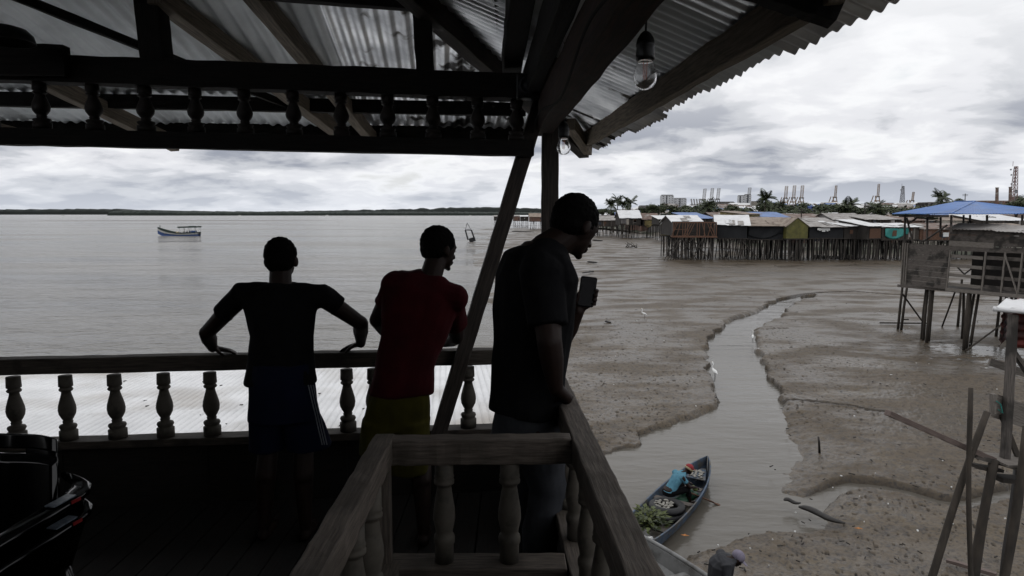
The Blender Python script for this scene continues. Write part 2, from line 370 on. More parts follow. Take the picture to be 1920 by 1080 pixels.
LB = [(1530, 551), (1500, 554), (1465, 557), (1440, 566), (1425, 580), (1390, 592), (1365, 600), (1345, 618), (1330, 632), (1325, 650), (1327, 668), (1324, 690), (1333, 705), (1340, 718), (1350, 732), (1352, 745), (1340, 755), (1320, 765), (1308, 775), (1280, 780), (1255, 788), (1225, 798), (1200, 808), (1197, 824), (1150, 838), (1110, 846), (1060, 860)]
RB = [(1530, 556), (1500, 560), (1488, 568), (1475, 578), (1465, 590), (1455, 597), (1430, 603), (1410, 615), (1413, 630), (1417, 650), (1430, 670), (1440, 690), (1455, 712), (1465, 730), (1464, 748), (1461, 770), (1460, 800), (1456, 825), (1447, 848), (1428, 870), (1408, 893), (1400, 908), (1406, 922), (1440, 926), (1476, 938), (1478, 962), (1440, 966), (1400, 968), (1360, 973), (1315, 982), (1280, 1000), (1258, 1018), (1246, 1042), (1240, 1080), (1236, 1200)]
SEA = [(850, 409), (858, 430), (868, 470), (880, 530), (895, 590), (910, 650), (960, 720), (1010, 790), (1060, 860)]
chan = gp(LB) + [(0, 12), (0, 8), (1.6, 8)] + gp(RB)[::-1]
seap = gp(SEA)
sea_poly = seap + [(-.5, 12), (-40, 9), (-900, 9), (-900, 900), (seap[0][0], 905)]
creek2 = gp([(1470, 950), (1500, 946), (1530, 925), (1565, 906), (1605, 899), (1655, 902), (1710, 914), (1760, 930), (1805, 936), (1850, 930), (1900, 915), (2100, 880)])
crack1 = gp([(1464, 748), (1500, 750), (1540, 753), (1585, 757), (1625, 764), (1660, 770)])
crack2 = gp([(1480, 557), (1505, 551), (1545, 547), (1600, 545), (1650, 550), (1700, 553), (1770, 556), (1830, 562), (1925, 566)])
crack3 = gp([(1412, 617), (1440, 618), (1480, 616)])
wet = tuple(G(1810, 660)[:2]); wet2 = tuple(G(1640, 640)[:2])
NR, NT = 1250, 1050
r = 6.5 * np.exp(np.linspace(0, math.log(460 / 6.5), NR)); th = np.radians(np.linspace(-18, 47, NT))
R_, T_ = np.meshgrid(r, th, indexing='ij'); X = R_ * np.sin(T_); Y = R_ * np.cos(T_)
wx = (fbm(X * .9, Y * .9, 4, 3) - .5) * 1.1 + (fbm(X * 3.3, Y * 3.3, 4, 5) - .5) * .42
wy = (fbm(X * .9, Y * .9, 4, 13) - .5) * 1.1 + (fbm(X * 3.3, Y * 3.3, 4, 15) - .5) * .42
Xw, Yw = X + wx * .6, Y + wy * .6
dch = dist_line(Xw, Yw, chan + [chan[0]]); dch = np.where(inside(Xw, Yw, chan), dch, -dch)
dse = dist_line(Xw, Yw, sea_poly + [sea_poly[0]]); dse = np.where(inside(Xw, Yw, sea_poly), dse, -dse)
far = sstep(R_, 28, 62)
Z = (fbm(X * .12, Y * .12, 3, 1) - .5) * .16 + (fbm(X * .6, Y * .6, 3, 2) - .5) * .06 * (1 - .8 * far)
lump = fbm(X * 5, Y * 5, 3, 21)
Z += (lump - .5) * .055 * (1 - far) + (fbm(X * 14, Y * 11, 2, 25) - .5) * .03 * (1 - sstep(R_, 30, 60))
ridge = 1 - np.abs(2 * fbm(X * 1.7, Y * 2.6, 4, 31) - 1); Z += (ridge - .7) * .028 * (1 - far)
# burrows and footprints
def pits(cs, prob, rad, dep, s, mask):
    out = np.zeros(X.shape); ix = np.floor(X / cs); iy = np.floor(Y / cs)
    for a in (-1, 0, 1):
        for b in (-1, 0, 1):
            jx, jy = ix + a, iy + b
            px = (jx + .15 + .7 * hash2(jx, jy, s)) * cs; py = (jy + .15 + .7 * hash2(jx, jy, s + 1)) * cs
            rr = rad * (.5 + .9 * hash2(jx, jy, s + 3)); on = hash2(jx, jy, s + 2) < prob * mask
            el = .5 + .75 * hash2(jx, jy, s + 4)
            d = np.hypot((X - px) * el, (Y - py) / el) / rr
            out = np.minimum(out, np.where(on & (d < 1.5), -dep * (1 - sstep(d, .55, 1.0)) + dep * .10 * np.exp(-((d - 1.2) / .2) ** 2), 0))
    return out
pm = sstep(fbm(X * .28, Y * .33, 4, 41), .36, .60)
PT = pits(.19, .55, .026, .05, 51, pm) + pits(.37, .42, .042, .07, 61, pm) + pits(1.9, .10, .10, .05, 71, 1 + 0 * pm)
Z += PT * (1 - sstep(R_, 45, 90))
# channel: a sharp eroded bank, gentle on its lower right side
soft = np.exp(-((X - 8.2) / 3.0) ** 2 - ((Y - 17.5) / 4.6) ** 2) + np.exp(-((X - 4.4) / 2.6) ** 2 - ((Y - 14.4) / 1.6) ** 2)
soft = np.clip(soft, 0, 1)
bankw = .04 + .40 * sstep(fbm(X * .35, Y * .35, 3, 81), .45, .65) + 1.3 * soft
Z = Z * (1 - .6 * sstep(dch, -.2, .5))
Z += -.60 * sstep(dch, -bankw, bankw * 1.4) + .012 * np.exp(-((dch + .35) / .3) ** 2) * (1 - soft)
Z += -.13 * soft * sstep(-np.abs(dch), -1.6, 0)
Z += -.9 * sstep(dse / (1 + .06 * Y), -.6, 3.0) - .25 * sstep(dse / (1 + .06 * Y), -2.5, 1)
for ln, wdt, dep in ((creek2, .26, .36), (crack1, .06, .13), (crack2, .25, .28), (crack3, .05, .12)):
    d = dist_line(Xw * .4 + X * .6, Yw * .4 + Y * .6, ln); Z += -dep * (1 - sstep(d, wdt * .5, wdt * 1.35))
wd_ = np.exp(-((X - wet[0] - .5) / 5.5) ** 2 - ((Y - wet[1]) / 5.0) ** 2)
Z = Z * (1 - .55 * np.clip(wd_, 0, 1)) - .20 * np.clip(wd_ * 1.3, 0, 1) + (fbm(X * 1.5, Y * 4.0, 4, 91) - .5) * .13 * np.clip(wd_ * 1.3, 0, 1)
pool = sstep(fbm(X * .45 + 9, Y * .8, 4, 93), .60, .68) * (1 - sstep(R_, 40, 60)) * sstep(-dch, .6, 1.6)
# shallow films of water on the outer flat
film = sstep(fbm(X * .05 + 4, Y * .11, 4, 77) + .05 * (1 - sstep(T_, .12, .3)), .46, .56) * sstep(R_, 34, 60) * (1 - sstep(T_, .14, .24))
Z = Z * (1 - .7 * film) - .17 * film
Z = np.where(R_ > 330, Z - .15, Z)
def grid_mesh(name, X, Y, Z, m, attr=None):
    nr, nt = X.shape; v = np.stack([X, Y, Z], -1).reshape(-1, 3).astype(np.float32)
    i = np.arange(nr * nt).reshape(nr, nt); q = np.stack([i[:-1, :-1], i[:-1, 1:], i[1:, 1:], i[1:, :-1]], -1).reshape(-1, 4)[:, ::-1]
    me = bpy.data.meshes.new(name); me.vertices.add(len(v)); me.vertices.foreach_set('co', v.ravel())
    me.loops.add(q.size); me.loops.foreach_set('vertex_index', q.ravel().astype(np.int32))
    me.polygons.add(len(q)); me.polygons.foreach_set('loop_start', np.arange(0, q.size, 4, dtype=np.int32)); me.polygons.foreach_set('loop_total', np.full(len(q), 4, np.int32))
    me.polygons.foreach_set('use_smooth', np.ones(len(q), bool))
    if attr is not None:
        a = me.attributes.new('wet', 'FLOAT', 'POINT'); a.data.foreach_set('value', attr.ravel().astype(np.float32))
    me.update(); me.validate(); me.materials.append(m)
    ob = bpy.data.objects.new(name, me); COL.objects.link(ob); return ob
def mud_mat():
    m = bpy.data.materials.new('wet_mud'); m.use_nodes = True; nt = m.node_tree; N = nt.nodes; L = nt.links; b = N['Principled BSDF']
    tc = N.new('ShaderNodeTexCoord')
    def nz(s, d, st=(1, 1, 1)):
        mp = N.new('ShaderNodeMapping'); mp.inputs['Scale'].default_value = st; L.new(tc.outputs['Object'], mp.inputs[0])
        n = N.new('ShaderNodeTexNoise'); n.inputs['Scale'].default_value = s; n.inputs['Detail'].default_value = d; n.inputs['Roughness'].default_value = .6; L.new(mp.outputs[0], n.inputs[0]); return n.outputs['Fac']
    def mr(f, a, b_, c=0, d=1):
        n = N.new('ShaderNodeMapRange'); n.inputs[1].default_value = a; n.inputs[2].default_value = b_; n.inputs[3].default_value = c; n.inputs[4].default_value = d; L.new(f, n.inputs[0]); return n.outputs[0]
    def mx(f, a, c):
        n = N.new('ShaderNodeMix'); n.data_type = 'RGBA'; L.new(f, n.inputs[0])
        for i, v in ((6, a), (7, c)):
            if isinstance(v, tuple): n.inputs[i].default_value = v + (1,)
            else: L.new(v, n.inputs[i])
        return n.outputs[2]
    c = mx(mr(nz(.14, 7), .44, .58), (0.122, 0.095, 0.065), (0.095, 0.070, 0.043))
    c = mx(mr(nz(.55, 6, (1, .7, 1)), .55, .72), c, (0.125, 0.094, 0.054))
    c = mx(mr(nz(3.5, 6), .48, .7), c, (0.068, 0.057, 0.047))
    c = mx(mr(nz(14, 5), .52, .66), c, (0.042, 0.035, 0.029))
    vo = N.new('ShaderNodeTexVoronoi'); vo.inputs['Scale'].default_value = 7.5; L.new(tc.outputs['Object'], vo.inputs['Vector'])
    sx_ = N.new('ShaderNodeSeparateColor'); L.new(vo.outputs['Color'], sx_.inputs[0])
    hole_shade = mr(vo.outputs['Distance'], .16, .30, 1, 0); on = mr(sx_.outputs[0], .45, .5); dens = mr(nz(.5, 4), .42, .58)  # dark dots painted for the shaded mouths of small burrows
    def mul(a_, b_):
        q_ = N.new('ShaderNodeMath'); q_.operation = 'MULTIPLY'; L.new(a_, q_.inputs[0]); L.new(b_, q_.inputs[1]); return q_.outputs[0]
    hole_shade = mul(mul(hole_shade, on), dens)
    c = mx(hole_shade, c, (0.025, 0.02, 0.016))
    at = N.new('ShaderNodeAttribute'); at.attribute_name = 'wet'  # wet mud together with painted shade of pits and banks
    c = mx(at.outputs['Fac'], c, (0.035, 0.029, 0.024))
    L.new(c, b.inputs['Base Color'])
    rn = mr(nz(.22, 6, (1, 1.8, 1)), .44, .58, .28, .62); L.new(rn, b.inputs['Roughness'])
    b.inputs['IOR'].default_value = 1.4
    bp = N.new('ShaderNodeBump'); bp.inputs['Distance'].default_value = .035; bp.inputs['Strength'].default_value = .9; L.new(nz(7, 9), bp.inputs['Height'])
    L.new(bp.outputs[0], b.inputs['Normal']); return m
pitdark = np.clip(-(PT) / .045, 0, 1) * .92 * (1 - sstep(R_, 70, 120))  # pit shade painted into the colour along with damp mud in the burrows
cut = np.exp(-((dch - .04) / .12) ** 2) * (1 - soft) * .5  # bank darkening: wet mud plus painted shade of faces turned away
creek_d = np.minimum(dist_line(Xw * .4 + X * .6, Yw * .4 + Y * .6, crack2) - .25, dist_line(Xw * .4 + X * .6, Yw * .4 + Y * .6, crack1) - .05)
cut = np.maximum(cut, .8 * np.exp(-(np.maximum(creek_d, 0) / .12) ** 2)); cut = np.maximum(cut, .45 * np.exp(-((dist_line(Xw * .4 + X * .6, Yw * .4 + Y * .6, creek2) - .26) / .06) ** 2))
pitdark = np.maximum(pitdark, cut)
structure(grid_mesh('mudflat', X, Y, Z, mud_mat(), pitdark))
def water_mat(name, col, far=False):
    m = bpy.data.materials.new(name); m.use_nodes = True; nt = m.node_tree; N = nt.nodes; L = nt.links; b = N['Principled BSDF']
    b.inputs['Base Color'].default_value = col + (1,); b.inputs['Roughness'].default_value = .10; b.inputs['IOR'].default_value = 1.33
    tc = N.new('ShaderNodeTexCoord')
    def nz(s, st, d=4, rot=0):
        mp = N.new('ShaderNodeMapping'); mp.inputs['Scale'].default_value = st; mp.inputs['Rotation'].default_value = (0, 0, rot); L.new(tc.outputs['Object'], mp.inputs[0])
        n = N.new('ShaderNodeTexNoise'); n.inputs['Scale'].default_value = s; n.inputs['Detail'].default_value = d; L.new(mp.outputs[0], n.inputs[0]); return n.outputs['Fac']
    # calm creek on the right, choppier open water on the left
    sp = N.new('ShaderNodeSeparateXYZ'); L.new(tc.outputs['Object'], sp.inputs[0])
    mr = N.new('ShaderNodeMapRange'); mr.inputs[1].default_value = 2; mr.inputs[2].default_value = -6; mr.inputs[3].default_value = .06; mr.inputs[4].default_value = 1; L.new(sp.outputs[0], mr.inputs[0])
    cm = N.new('ShaderNodeMix'); cm.data_type = 'RGBA'; cm.inputs[6].default_value = (.118, .106, .088, 1); cm.inputs[7].default_value = (.235, .222, .198, 1); L.new(mr.outputs[0], cm.inputs[0]); L.new(cm.outputs[2], b.inputs['Base Color'])
    rg_ = N.new('ShaderNodeMapRange'); rg_.inputs[1].default_value = .4; rg_.inputs[2].default_value = .62; rg_.inputs[3].default_value = .08; rg_.inputs[4].default_value = .24; L.new(nz(.02, (.5, 2.2, 1), 6), rg_.inputs[0]); L.new(rg_.outputs[0], b.inputs['Roughness'])
    b1 = N.new('ShaderNodeBump'); b1.inputs['Distance'].default_value = .55; L.new(nz(.75, (.75, 1.7, 1), 4, .12), b1.inputs['Height']); L.new(mr.outputs[0], b1.inputs['Strength'])
    b2 = N.new('ShaderNodeBump'); b2.inputs['Distance'].default_value = .5; L.new(nz(2.0, (.7, 1.9, 1), 5, -.1), b2.inputs['Height']); L.new(mr.outputs[0], b2.inputs['Strength']); L.new(b1.outputs[0], b2.inputs['Normal'])
    b3 = N.new('ShaderNodeBump'); b3.inputs['Distance'].default_value = 1.6; L.new(mr.outputs[0], b3.inputs['Strength']); L.new(nz(.12, (.6, 1.8, 1), 5, .2), b3.inputs['Height']); L.new(b2.outputs[0], b3.inputs['Normal'])
    L.new(b3.outputs[0], b.inputs['Normal']); return m
wm = MB(); wm.quad((-15000, -300, WATER), (15000, -300, WATER), (15000, 26000, WATER), (-15000, 26000, WATER))
structure(wm.build('water', water_mat('turbid_water', (0.135, 0.122, 0.102))))
# long thin mud bars on the left horizon
bm_ = MB()
bm_.grid(lambda u, v: Vector((-560 + 420 * u, 690 + 40 * u + 60 * (v - .5) * math.sin(math.pi * u), WATER - .05 + .35 * math.sin(math.pi * v) * math.sin(math.pi * u))), 40, 8)
bm_.grid(lambda u, v: Vector((-330 + 200 * u, 480 + 14 * (v - .5) * math.sin(math.pi * u), WATER - .05 + .25 * math.sin(math.pi * v) * math.sin(math.pi * u))), 30, 6)
structure(bm_.build('mud_bar', mat('bar_mud', (.11, .085, .068), .6, (.08, .065, .05), .1), smooth=True))
# land behind the stilt houses, rising gently under the town
LT = [2.4, 4, 6, 9, 12, 16, 20, 23, 30, 40, 55]; LR = [640, 420, 330, 270, 215, 165, 138, 122, 118, 108, 90]
tl = np.radians(np.linspace(2.4, 55, 300)); R0 = np.interp(np.degrees(tl), LT, LR)
k = np.linspace(0, 1, 160)[:, None]; Rl = R0[None, :] * np.exp(k * np.log(2600 / R0[None, :])); Tl = np.repeat(tl[None, :], 160, 0)
Xl, Yl = Rl * np.sin(Tl), Rl * np.cos(Tl)
def land_h(x, y):
    x, y = np.asarray(x, float), np.asarray(y, float); rr = np.hypot(x, y); tt = np.degrees(np.arctan2(x, y)); r0 = np.interp(tt, LT, LR)
    e = .75 * sstep(rr - r0, -2, 14) + 1.2 * sstep(rr, 160, 320) + 14.0 * sstep(rr, 260, 800) * sstep(tt, 5, 14) + 4 * sstep(rr, 700, 1300) * sstep(tt, 8, 16)
    return e - .5 + (fbm(x * .03, y * .03, 3, 5) - .5) * .5
structure(grid_mesh('ground', Xl, Yl, land_h(Xl, Yl), mat('town_ground', (.07, .065, .045), .9, (.035, .045, .02), .05, c3=(.13, .11, .09), scale3=.08, lo3=.5, hi3=.6)))
def gz(x, y): return float(land_h(np.array([x]), np.array([y]))[0])
# far shores: wooded islands with a bumpy canopy line
def shore(name, px0, px1, Yd, hts, mm, label, n=260, seed=1):
    b = MB(); rs = []
    for i in range(n + 1):
        u = i / n; x = (px0 + (px1 - px0) * u - 960) / F * Yd
        h = np.interp(u, [a for a, _ in hts], [c for _, c in hts]) * (1 + .22 * (mnoise.noise((i * .35, seed, 0)) + .6 * mnoise.noise((i * .9, seed, 4)))); h = max(h, .6)
        if i in (0, n): h = .2
        rs.append([(x, Yd, WATER - 1), (x, Yd + 2, h * .55), (x, Yd + 14, h * .85), (x, Yd + 60, h), (x, Yd + 400, h * .9), (x, Yd + 500, WATER - 1)])
    b.rings(rs, closed=False, caps=False)
    o = b.build(name, mm); o['kind'] = 'structure'; return o
isl = mat('island_canopy', (0.033, 0.043, 0.036), .9, (0.018, 0.026, 0.022), .03, bump=3, bscale=.05)
hil = mat('far_hill_canopy', (0.030, 0.036, 0.032), .9, (0.022, 0.028, 0.026), .004)
shore('hills', -700, 1300, 9000, [(0, 40), (.25, 60), (.45, 75), (.5, 52), (.6, 40), (.72, 70), (.8, 100), (.86, 80), (1, 60)], hil, '', 320, 4)
shore('wooded_shore', 205, 1420, 3300, [(0, 22), (.06, 24), (.12, 18), (.3, 18), (.5, 18), (.7, 16), (1, 17)], isl, '', 700, 9)
# ------------------------------------------------------------ the balcony
NF = Vector((-.1, .995, 0)).normalized(); UF = Vector((.995, .1, 0)).normalized()   # across / along the front
DF = 4.017
def onfront(x, y, d=DF): return PL(x, y, NF * d, NF)
def fr(x, z, d=DF):                   # a point of the front line at sideways position x
    return Vector((x, (d + .1 * x) / .995, z))
RZ = FL + .90                          # rail top
BAL = [(.052, 0), (.052, .055), (.040, .060), (.046, .072), (.050, .082), (.046, .092), (.026, .100), (.030, .112), (.026, .122), (.034, .135), (.046, .160), (.050, .188), (.047, .215), (.038, .250), (.029, .282), (.026, .300), (.036, .306), (.040, .314), (.036, .322), (.030, .328), (.040, .334), (.040, .345), (.038, .40)]
def bal_mesh(name, rs=1.0, h=.37, m='baluster'):
    b = MB(); b.lathe([(r_ * rs, z * h / .40) for r_, z in BAL], n=22); me = b.mesh(name, smooth=True); me.materials.append(M[m]); return me
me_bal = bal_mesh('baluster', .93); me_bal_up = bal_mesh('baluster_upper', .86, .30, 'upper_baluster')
BAL = [(.042, 0), (.042, .065), (.047, .075), (.048, .09), (.045, .10), (.038, .108), (.040, .125), (.050, .165), (.048, .20), (.040, .24), (.032, .285), (.034, .293), (.045, .30), (.046, .31), (.041, .316), (.045, .324), (.042, .332), (.041, .40)]
me_bal_big = bal_mesh('baluster_stair', .84, .40)
def put_bal(me, p, parent, rz=None, tilt=0):
    o = bpy.data.objects.new('baluster', me); COL.objects.link(o); o.parent = parent; o.location = Vector(p) - parent.location
    o.rotation_euler = (random.uniform(-.012, .012) + tilt, random.uniform(-.012, .012), random.random() * 6); 
    o.scale = (random.uniform(.96, 1.04), random.uniform(.96, 1.04), 1); return o
# floor, parapet
fl = MB(); X0 = -7.0
edge = [(X0, -4.0), (.36, -4.0), (.30, 4.10), (X0, (DF + .1 * X0) / .995 + .08)]
for k in range(int(7.4 / .145)):
    xa = X0 + k * .145; xb = xa + .14
    if xa > .28: break
    xb = min(xb, .30)
    fl.bar((xa + .07, -4, FL - .02), (xa + .07, (DF + .1 * xa) / .995 + .05, FL - .02), .138, .04, n=6, jit=.001)
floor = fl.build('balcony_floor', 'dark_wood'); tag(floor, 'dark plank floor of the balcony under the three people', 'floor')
und = MB(); und.bar((X0, .05, FL - .12), (.30, .05, FL - .12), 8.1, .12); o = und.build('joists', 'dark_wood', floor)
wl = MB()  # unseen left wall, put in to keep the balcony dark inside
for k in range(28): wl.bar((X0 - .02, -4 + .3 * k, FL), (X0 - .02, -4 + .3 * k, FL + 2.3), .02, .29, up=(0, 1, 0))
o = wl.build('side_wall', 'dark_wood'); tag(o, 'unseen dark plank wall added at the left end to darken the balcony', 'wall')
wl = MB()  # unseen wall behind the camera, added so the interior stays dark
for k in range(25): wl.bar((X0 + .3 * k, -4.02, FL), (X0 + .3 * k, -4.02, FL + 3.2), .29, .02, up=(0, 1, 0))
o = wl.build('back_wall', 'dark_wood'); tag(o, 'unseen dark plank wall added behind the viewer to darken the balcony', 'wall')
wl = MB()  # unseen wall added on the open side to block light from behind
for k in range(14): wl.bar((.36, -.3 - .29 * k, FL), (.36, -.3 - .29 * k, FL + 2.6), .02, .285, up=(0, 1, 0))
o = wl.build('end_wall', 'dark_wood'); tag(o, 'unseen dark plank wall added on the open side behind the viewer to cut light', 'wall')
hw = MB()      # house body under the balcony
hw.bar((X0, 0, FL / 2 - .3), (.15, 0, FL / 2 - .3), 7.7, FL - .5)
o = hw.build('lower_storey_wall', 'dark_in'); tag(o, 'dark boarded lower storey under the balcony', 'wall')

fb = thing('balustrade', fr(-3, FL), 'long front balustrade with turned balusters that the two boys lean on', 'balustrade')
a, b_ = fr(-6.9, RZ - .045), fr(.22, RZ - .045)
MB().bar(a, b_, .085, .09, n=60, jit=.0018).build('handrail', 'rail_wood', fb, bevel=.006)
sy = FL + .42
MB().bar(fr(-6.9, sy - .02), fr(.2, sy - .02), .12, .045, n=50, jit=.0015).build('sill', 'rail_wood', fb, bevel=.004)
pn = MB()
for k in range(18):
    xa = -7 + k * .4
    pn.bar(fr(xa, FL + .17, DF + .03 + .012 * (k % 2)), fr(xa + .41, FL + .17, DF + .03 + .012 * (k % 2)), .02, .46, n=1)
pn.build('parapet_panel', 'dark_wood', fb)
for px in (28, 125, 218, 308, 396, 482, 565, 652, 700, 790, 878, 955):
    q = onfront(px, 760); put_bal(me_bal, fr(q.x, sy + .003), fb)
for k in range(1, 13): q = onfront(28, 760); put_bal(me_bal, fr(q.x - .287 * k, sy + .003), fb)

# upper frieze: bottom beam, balusters, upper beam, struts
DU = 3.85
ub = thing('upper_balustrade', fr(-3, FL + 2.1, DU), 'dark turned balusters between two beams hanging below the tin roof', 'balustrade')
def ubar(x0, y0, x1, y1, hh, dd, ext=0):
    p0 = onfront(x0, y0, DU); p1 = onfront(x1, y1, DU); d = (p1 - p0)
    return p0 - d * ext, p1
p0, p1 = ubar(0, 256, 1000, 279, 0, 0, .7); lowc = (p0, p1)
MB().bar(p0, p1, .09, .085, n=40, jit=.002).build('bottom_beam', 'dark_wood', ub, bevel=.004)
p0, p1 = ubar(0, 127, 990, 165, 0, 0, .7); upc = (p0, p1)
MB().bar(p0, p1, .12, .135, n=40, jit=.003).build('upper_beam', 'dark_wood', ub, bevel=.004)
MB().bar(onfront(-300, 112, DU) - NF * .07, onfront(140, 121, DU) - NF * .07, .07, .15, n=12, jit=.003).build('splice_board', 'dark_wood', ub)
def onbeam(x, ln):
    t = (x - ln[0].x) / (ln[1].x - ln[0].x); return ln[0].lerp(ln[1], t)
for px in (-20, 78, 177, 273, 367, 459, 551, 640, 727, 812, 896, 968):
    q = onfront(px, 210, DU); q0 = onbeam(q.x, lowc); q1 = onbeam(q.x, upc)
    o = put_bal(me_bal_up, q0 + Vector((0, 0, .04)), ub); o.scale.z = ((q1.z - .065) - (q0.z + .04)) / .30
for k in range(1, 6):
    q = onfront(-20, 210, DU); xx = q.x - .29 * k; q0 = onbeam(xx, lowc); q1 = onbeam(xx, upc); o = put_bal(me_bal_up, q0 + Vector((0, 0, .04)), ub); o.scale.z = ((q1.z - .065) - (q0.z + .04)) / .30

# roof planes
EF, HF, SF = 6.1, .74 + H, .19               # front eave distance, height, slope
def zf(p): return HF + SF * (EF - Vector((p[0], p[1], 0)).dot(NF))
UR = Vector((-.059, 1, 0)).normalized(); NR_ = Vector((1, .059, 0)).normalized()
ER = Vector((.805, 6.22, 0)).dot(NR_); HR, SR = .59 + H, .40
def zr(p): return HR + SR * (ER - Vector((p[0], p[1], 0)).dot(NR_))
nf3 = (Vector((0, 0, 1)) + NF * SF).normalized(); pf0 = Vector(NF * EF) + Vector((0, 0, HF))
nr3 = (Vector((0, 0, 1)) + NR_ * SR).normalized(); pr0 = Vector((.805, 6.22, 0)) + Vector((0, 0, HR))
def onF(x, y, drop=0.0): return PL(x, y, pf0 - Vector((0, 0, drop)), nf3)
def onR(x, y, drop=0.0): return PL(x, y, pr0 - Vector((0, 0, drop)), nr3)
roof = thing('tin_roof', (0, 4, 7.6), 'corrugated tin roof over the balcony on rough rafters, seen from below', 'roof')
def hip_x(y):                                 # where the two planes meet at forward distance y
    lo, hi = -12, 3
    for _ in range(40):
        mid = (lo + hi) / 2
        if zf((mid, y)) < zr((mid, y)): lo = mid
        else: hi = mid
    return lo
def corr_sheet(P0, U, V, wd, ln, zfun, mt, clip=None, lift=0.0, pitch=.088, amp=.0105, ragged=0, nv=14, yaw=0):
    b = MB(); n = int(wd / pitch * 8); rows = []
    jag = [random.uniform(-ragged, ragged) for _ in range(int(wd / pitch) + 2)]
    for j in range(nv + 1):
        row = []
        for i in range(n + 1):
            u = wd * i / n; v = ln * j / nv
            if j == 0: v += jag[int(u / pitch)] * math.sin(math.pi * ((u / pitch) % 1))
            p = Vector(P0) + U * (u + yaw * v) + V * v
            if clip: p = clip(p, U, V)
            z = zfun(p) + lift + amp * math.cos(2 * math.pi * u / pitch) + .0015 * mnoise.noise((u * 2, v * 2, lift * 100))
            row.append(Vector((p.x, p.y, z)))
        rows.append(row)
    b.rings(rows, closed=False, caps=False)
    return b.build('corrugated_sheet', mt, roof, smooth=True, solid=.0015)
# front plane sheets, from the hip towards the left; seams as seen
def clipF(p, U, V):
    # keep on the front side of the hip
    hx = hip_x(p.y)
    if p.x > hx: p = Vector((hx, p.y, 0))
    return p
def xs_front(px, py): q = onF(px, py); return q.dot(UF)
seams = [xs_front(1056, 244) + .25, xs_front(815, 60) - .05, xs_front(597, 10), xs_front(375, 65), xs_front(35, 0)]
sm = ['zinc_spot', 'zinc', 'zinc_dull', 'zinc_dull']
for i in range(9): seams.append(seams[-1] - .85); sm.append('zinc_dull')
for i in range(len(seams) - 1):
    u1, u0 = seams[i], seams[i + 1]
    P0 = UF * (u0 - .03) + NF * (EF + random.uniform(-.03, .03)); 
    corr_sheet(P0, UF, -NF, (u1 - u0) + .05, 2.9, zf, sm[i], clipF, lift=(.012 if i % 2 else 0), ragged=.01)
    corr_sheet(UF * (u0 - .03) + NF * (EF - 2.8), UF, -NF, (u1 - u0) + .05, 7.8, lambda p: max(zf(p), 0), sm[i] if i > 1 else 'zinc_dull', clipF, lift=.03 + (.012 if i % 2 else 0))
# right plane sheets
def clipR(p, U, V):
    d = p
    if True:
        y = p.y; hx = hip_x(y)
        if p.x < hx: p = Vector((hx, y, 0))
    return p
def along(px, py): return onR(px, py).dot(UR)
yl = 6.28
k = 0
while yl > -4.6:
    wd = .80 if k else .55
    P0 = NR_ * (ER + random.uniform(-.02, .03)) + UR * (yl - wd)
    corr_sheet(P0, UR, -NR_, wd + .04, 2.3, zr, ['zinc_spot', 'zinc_spot', 'zinc', 'zinc', 'zinc_dull', 'zinc'][min(k, 5)], clipR, lift=(.012 if k % 2 else 0), ragged=.012, pitch=.076, amp=.008)
    corr_sheet(NR_ * (ER - 2.2) + UR * (yl - wd), UR, -NR_, wd + .04, 7.5, zr, 'zinc_dull', clipR, lift=.03 + (.012 if k % 2 else 0))
    yl -= wd; k += 1
# timber under the sheets
def timber(name, a, b, wd, ht, m='rafter', n=14, jit=.003, up=(0, 0, 1)):
    return MB().bar(a, b, wd, ht, n=n, jit=jit, m=0, up=up).build(name, m, roof, bevel=.004)
timber('purlin', onF(-400, 178, .07), onF(985, 206, .07), .07, .10, 'dark_wood', 30)
timber('purlin', onF(-300, -80, .07), onF(790, 4, .06), .07, .09, 'dark_wood', 20)
timber('fascia', UF * -9 + NF * (EF - .04) + Vector((0, 0, zf(NF * (EF - .04)) - .055)), UF * .78 + NF * (EF - .04) + Vector((0, 0, zf(NF * (EF - .04)) - .055)), .03, .13, 'dark_wood', 20)
timber('rafter', onF(290, -12, .07), onF(655, 263, .09), .09, .10)
timber('rafter', onF(460, -30, .07), onF(700, 262, .10), .08, .10)
timber('rafter', onF(-180, 20, .07), onF(330, 272, .17), .08, .11)
timber('rafter', onF(-700, 60, .07), onF(60, 262, .15), .08, .11)
timber('rafter', onF(-100, -60, .16), onF(620, 230, .05) , .03, .05, 'dark_wood')
timber('hip_rafter', onF(720, -60, .08), PL(1096, 283, pf0 - Vector((0, 0, .16)), nf3), .09, .13, 'post', 20)
timber('eave_board', onR(1100, 262, .05), onR(1570, -40, .06), .05, .12, 'rafter', 30, .004)
timber('eave_block', onR(1070, 232, .07), onR(1103, 282, .12), .07, .09, 'rafter', 4)
timber('cross_rafter', onR(1400, -45, .10), onR(1575, 14, .10), .08, .10, 'dark_wood')
# side plate, tie and the ragged timber bundle over the post
def rt(x, z, y): return Vector((x - .04 * (y - 4.05), y, z))
pz = FL + 1.70 + .47
timber('side_plate', rt(.19, pz + .085, 4.2), rt(.19, pz + .085, -3.8), .10, .17, 'red_beam', 50, .003)
timber('side_plate', rt(.10, pz + .26, 4.2), rt(.10, pz + .26, -3.8), .07, .18, 'dark_wood', 30, .004)
timber('tie_beam', rt(.0, pz + .42, 4.3), rt(-.06, pz + .60, -3.8), .10, .20, 'dark_wood', 40, .006)
timber('purlin', rt(.0, pz + .58, 5.6) , rt(-.3, pz + .66, -3.6), .08, .10, 'dark_wood', 20)
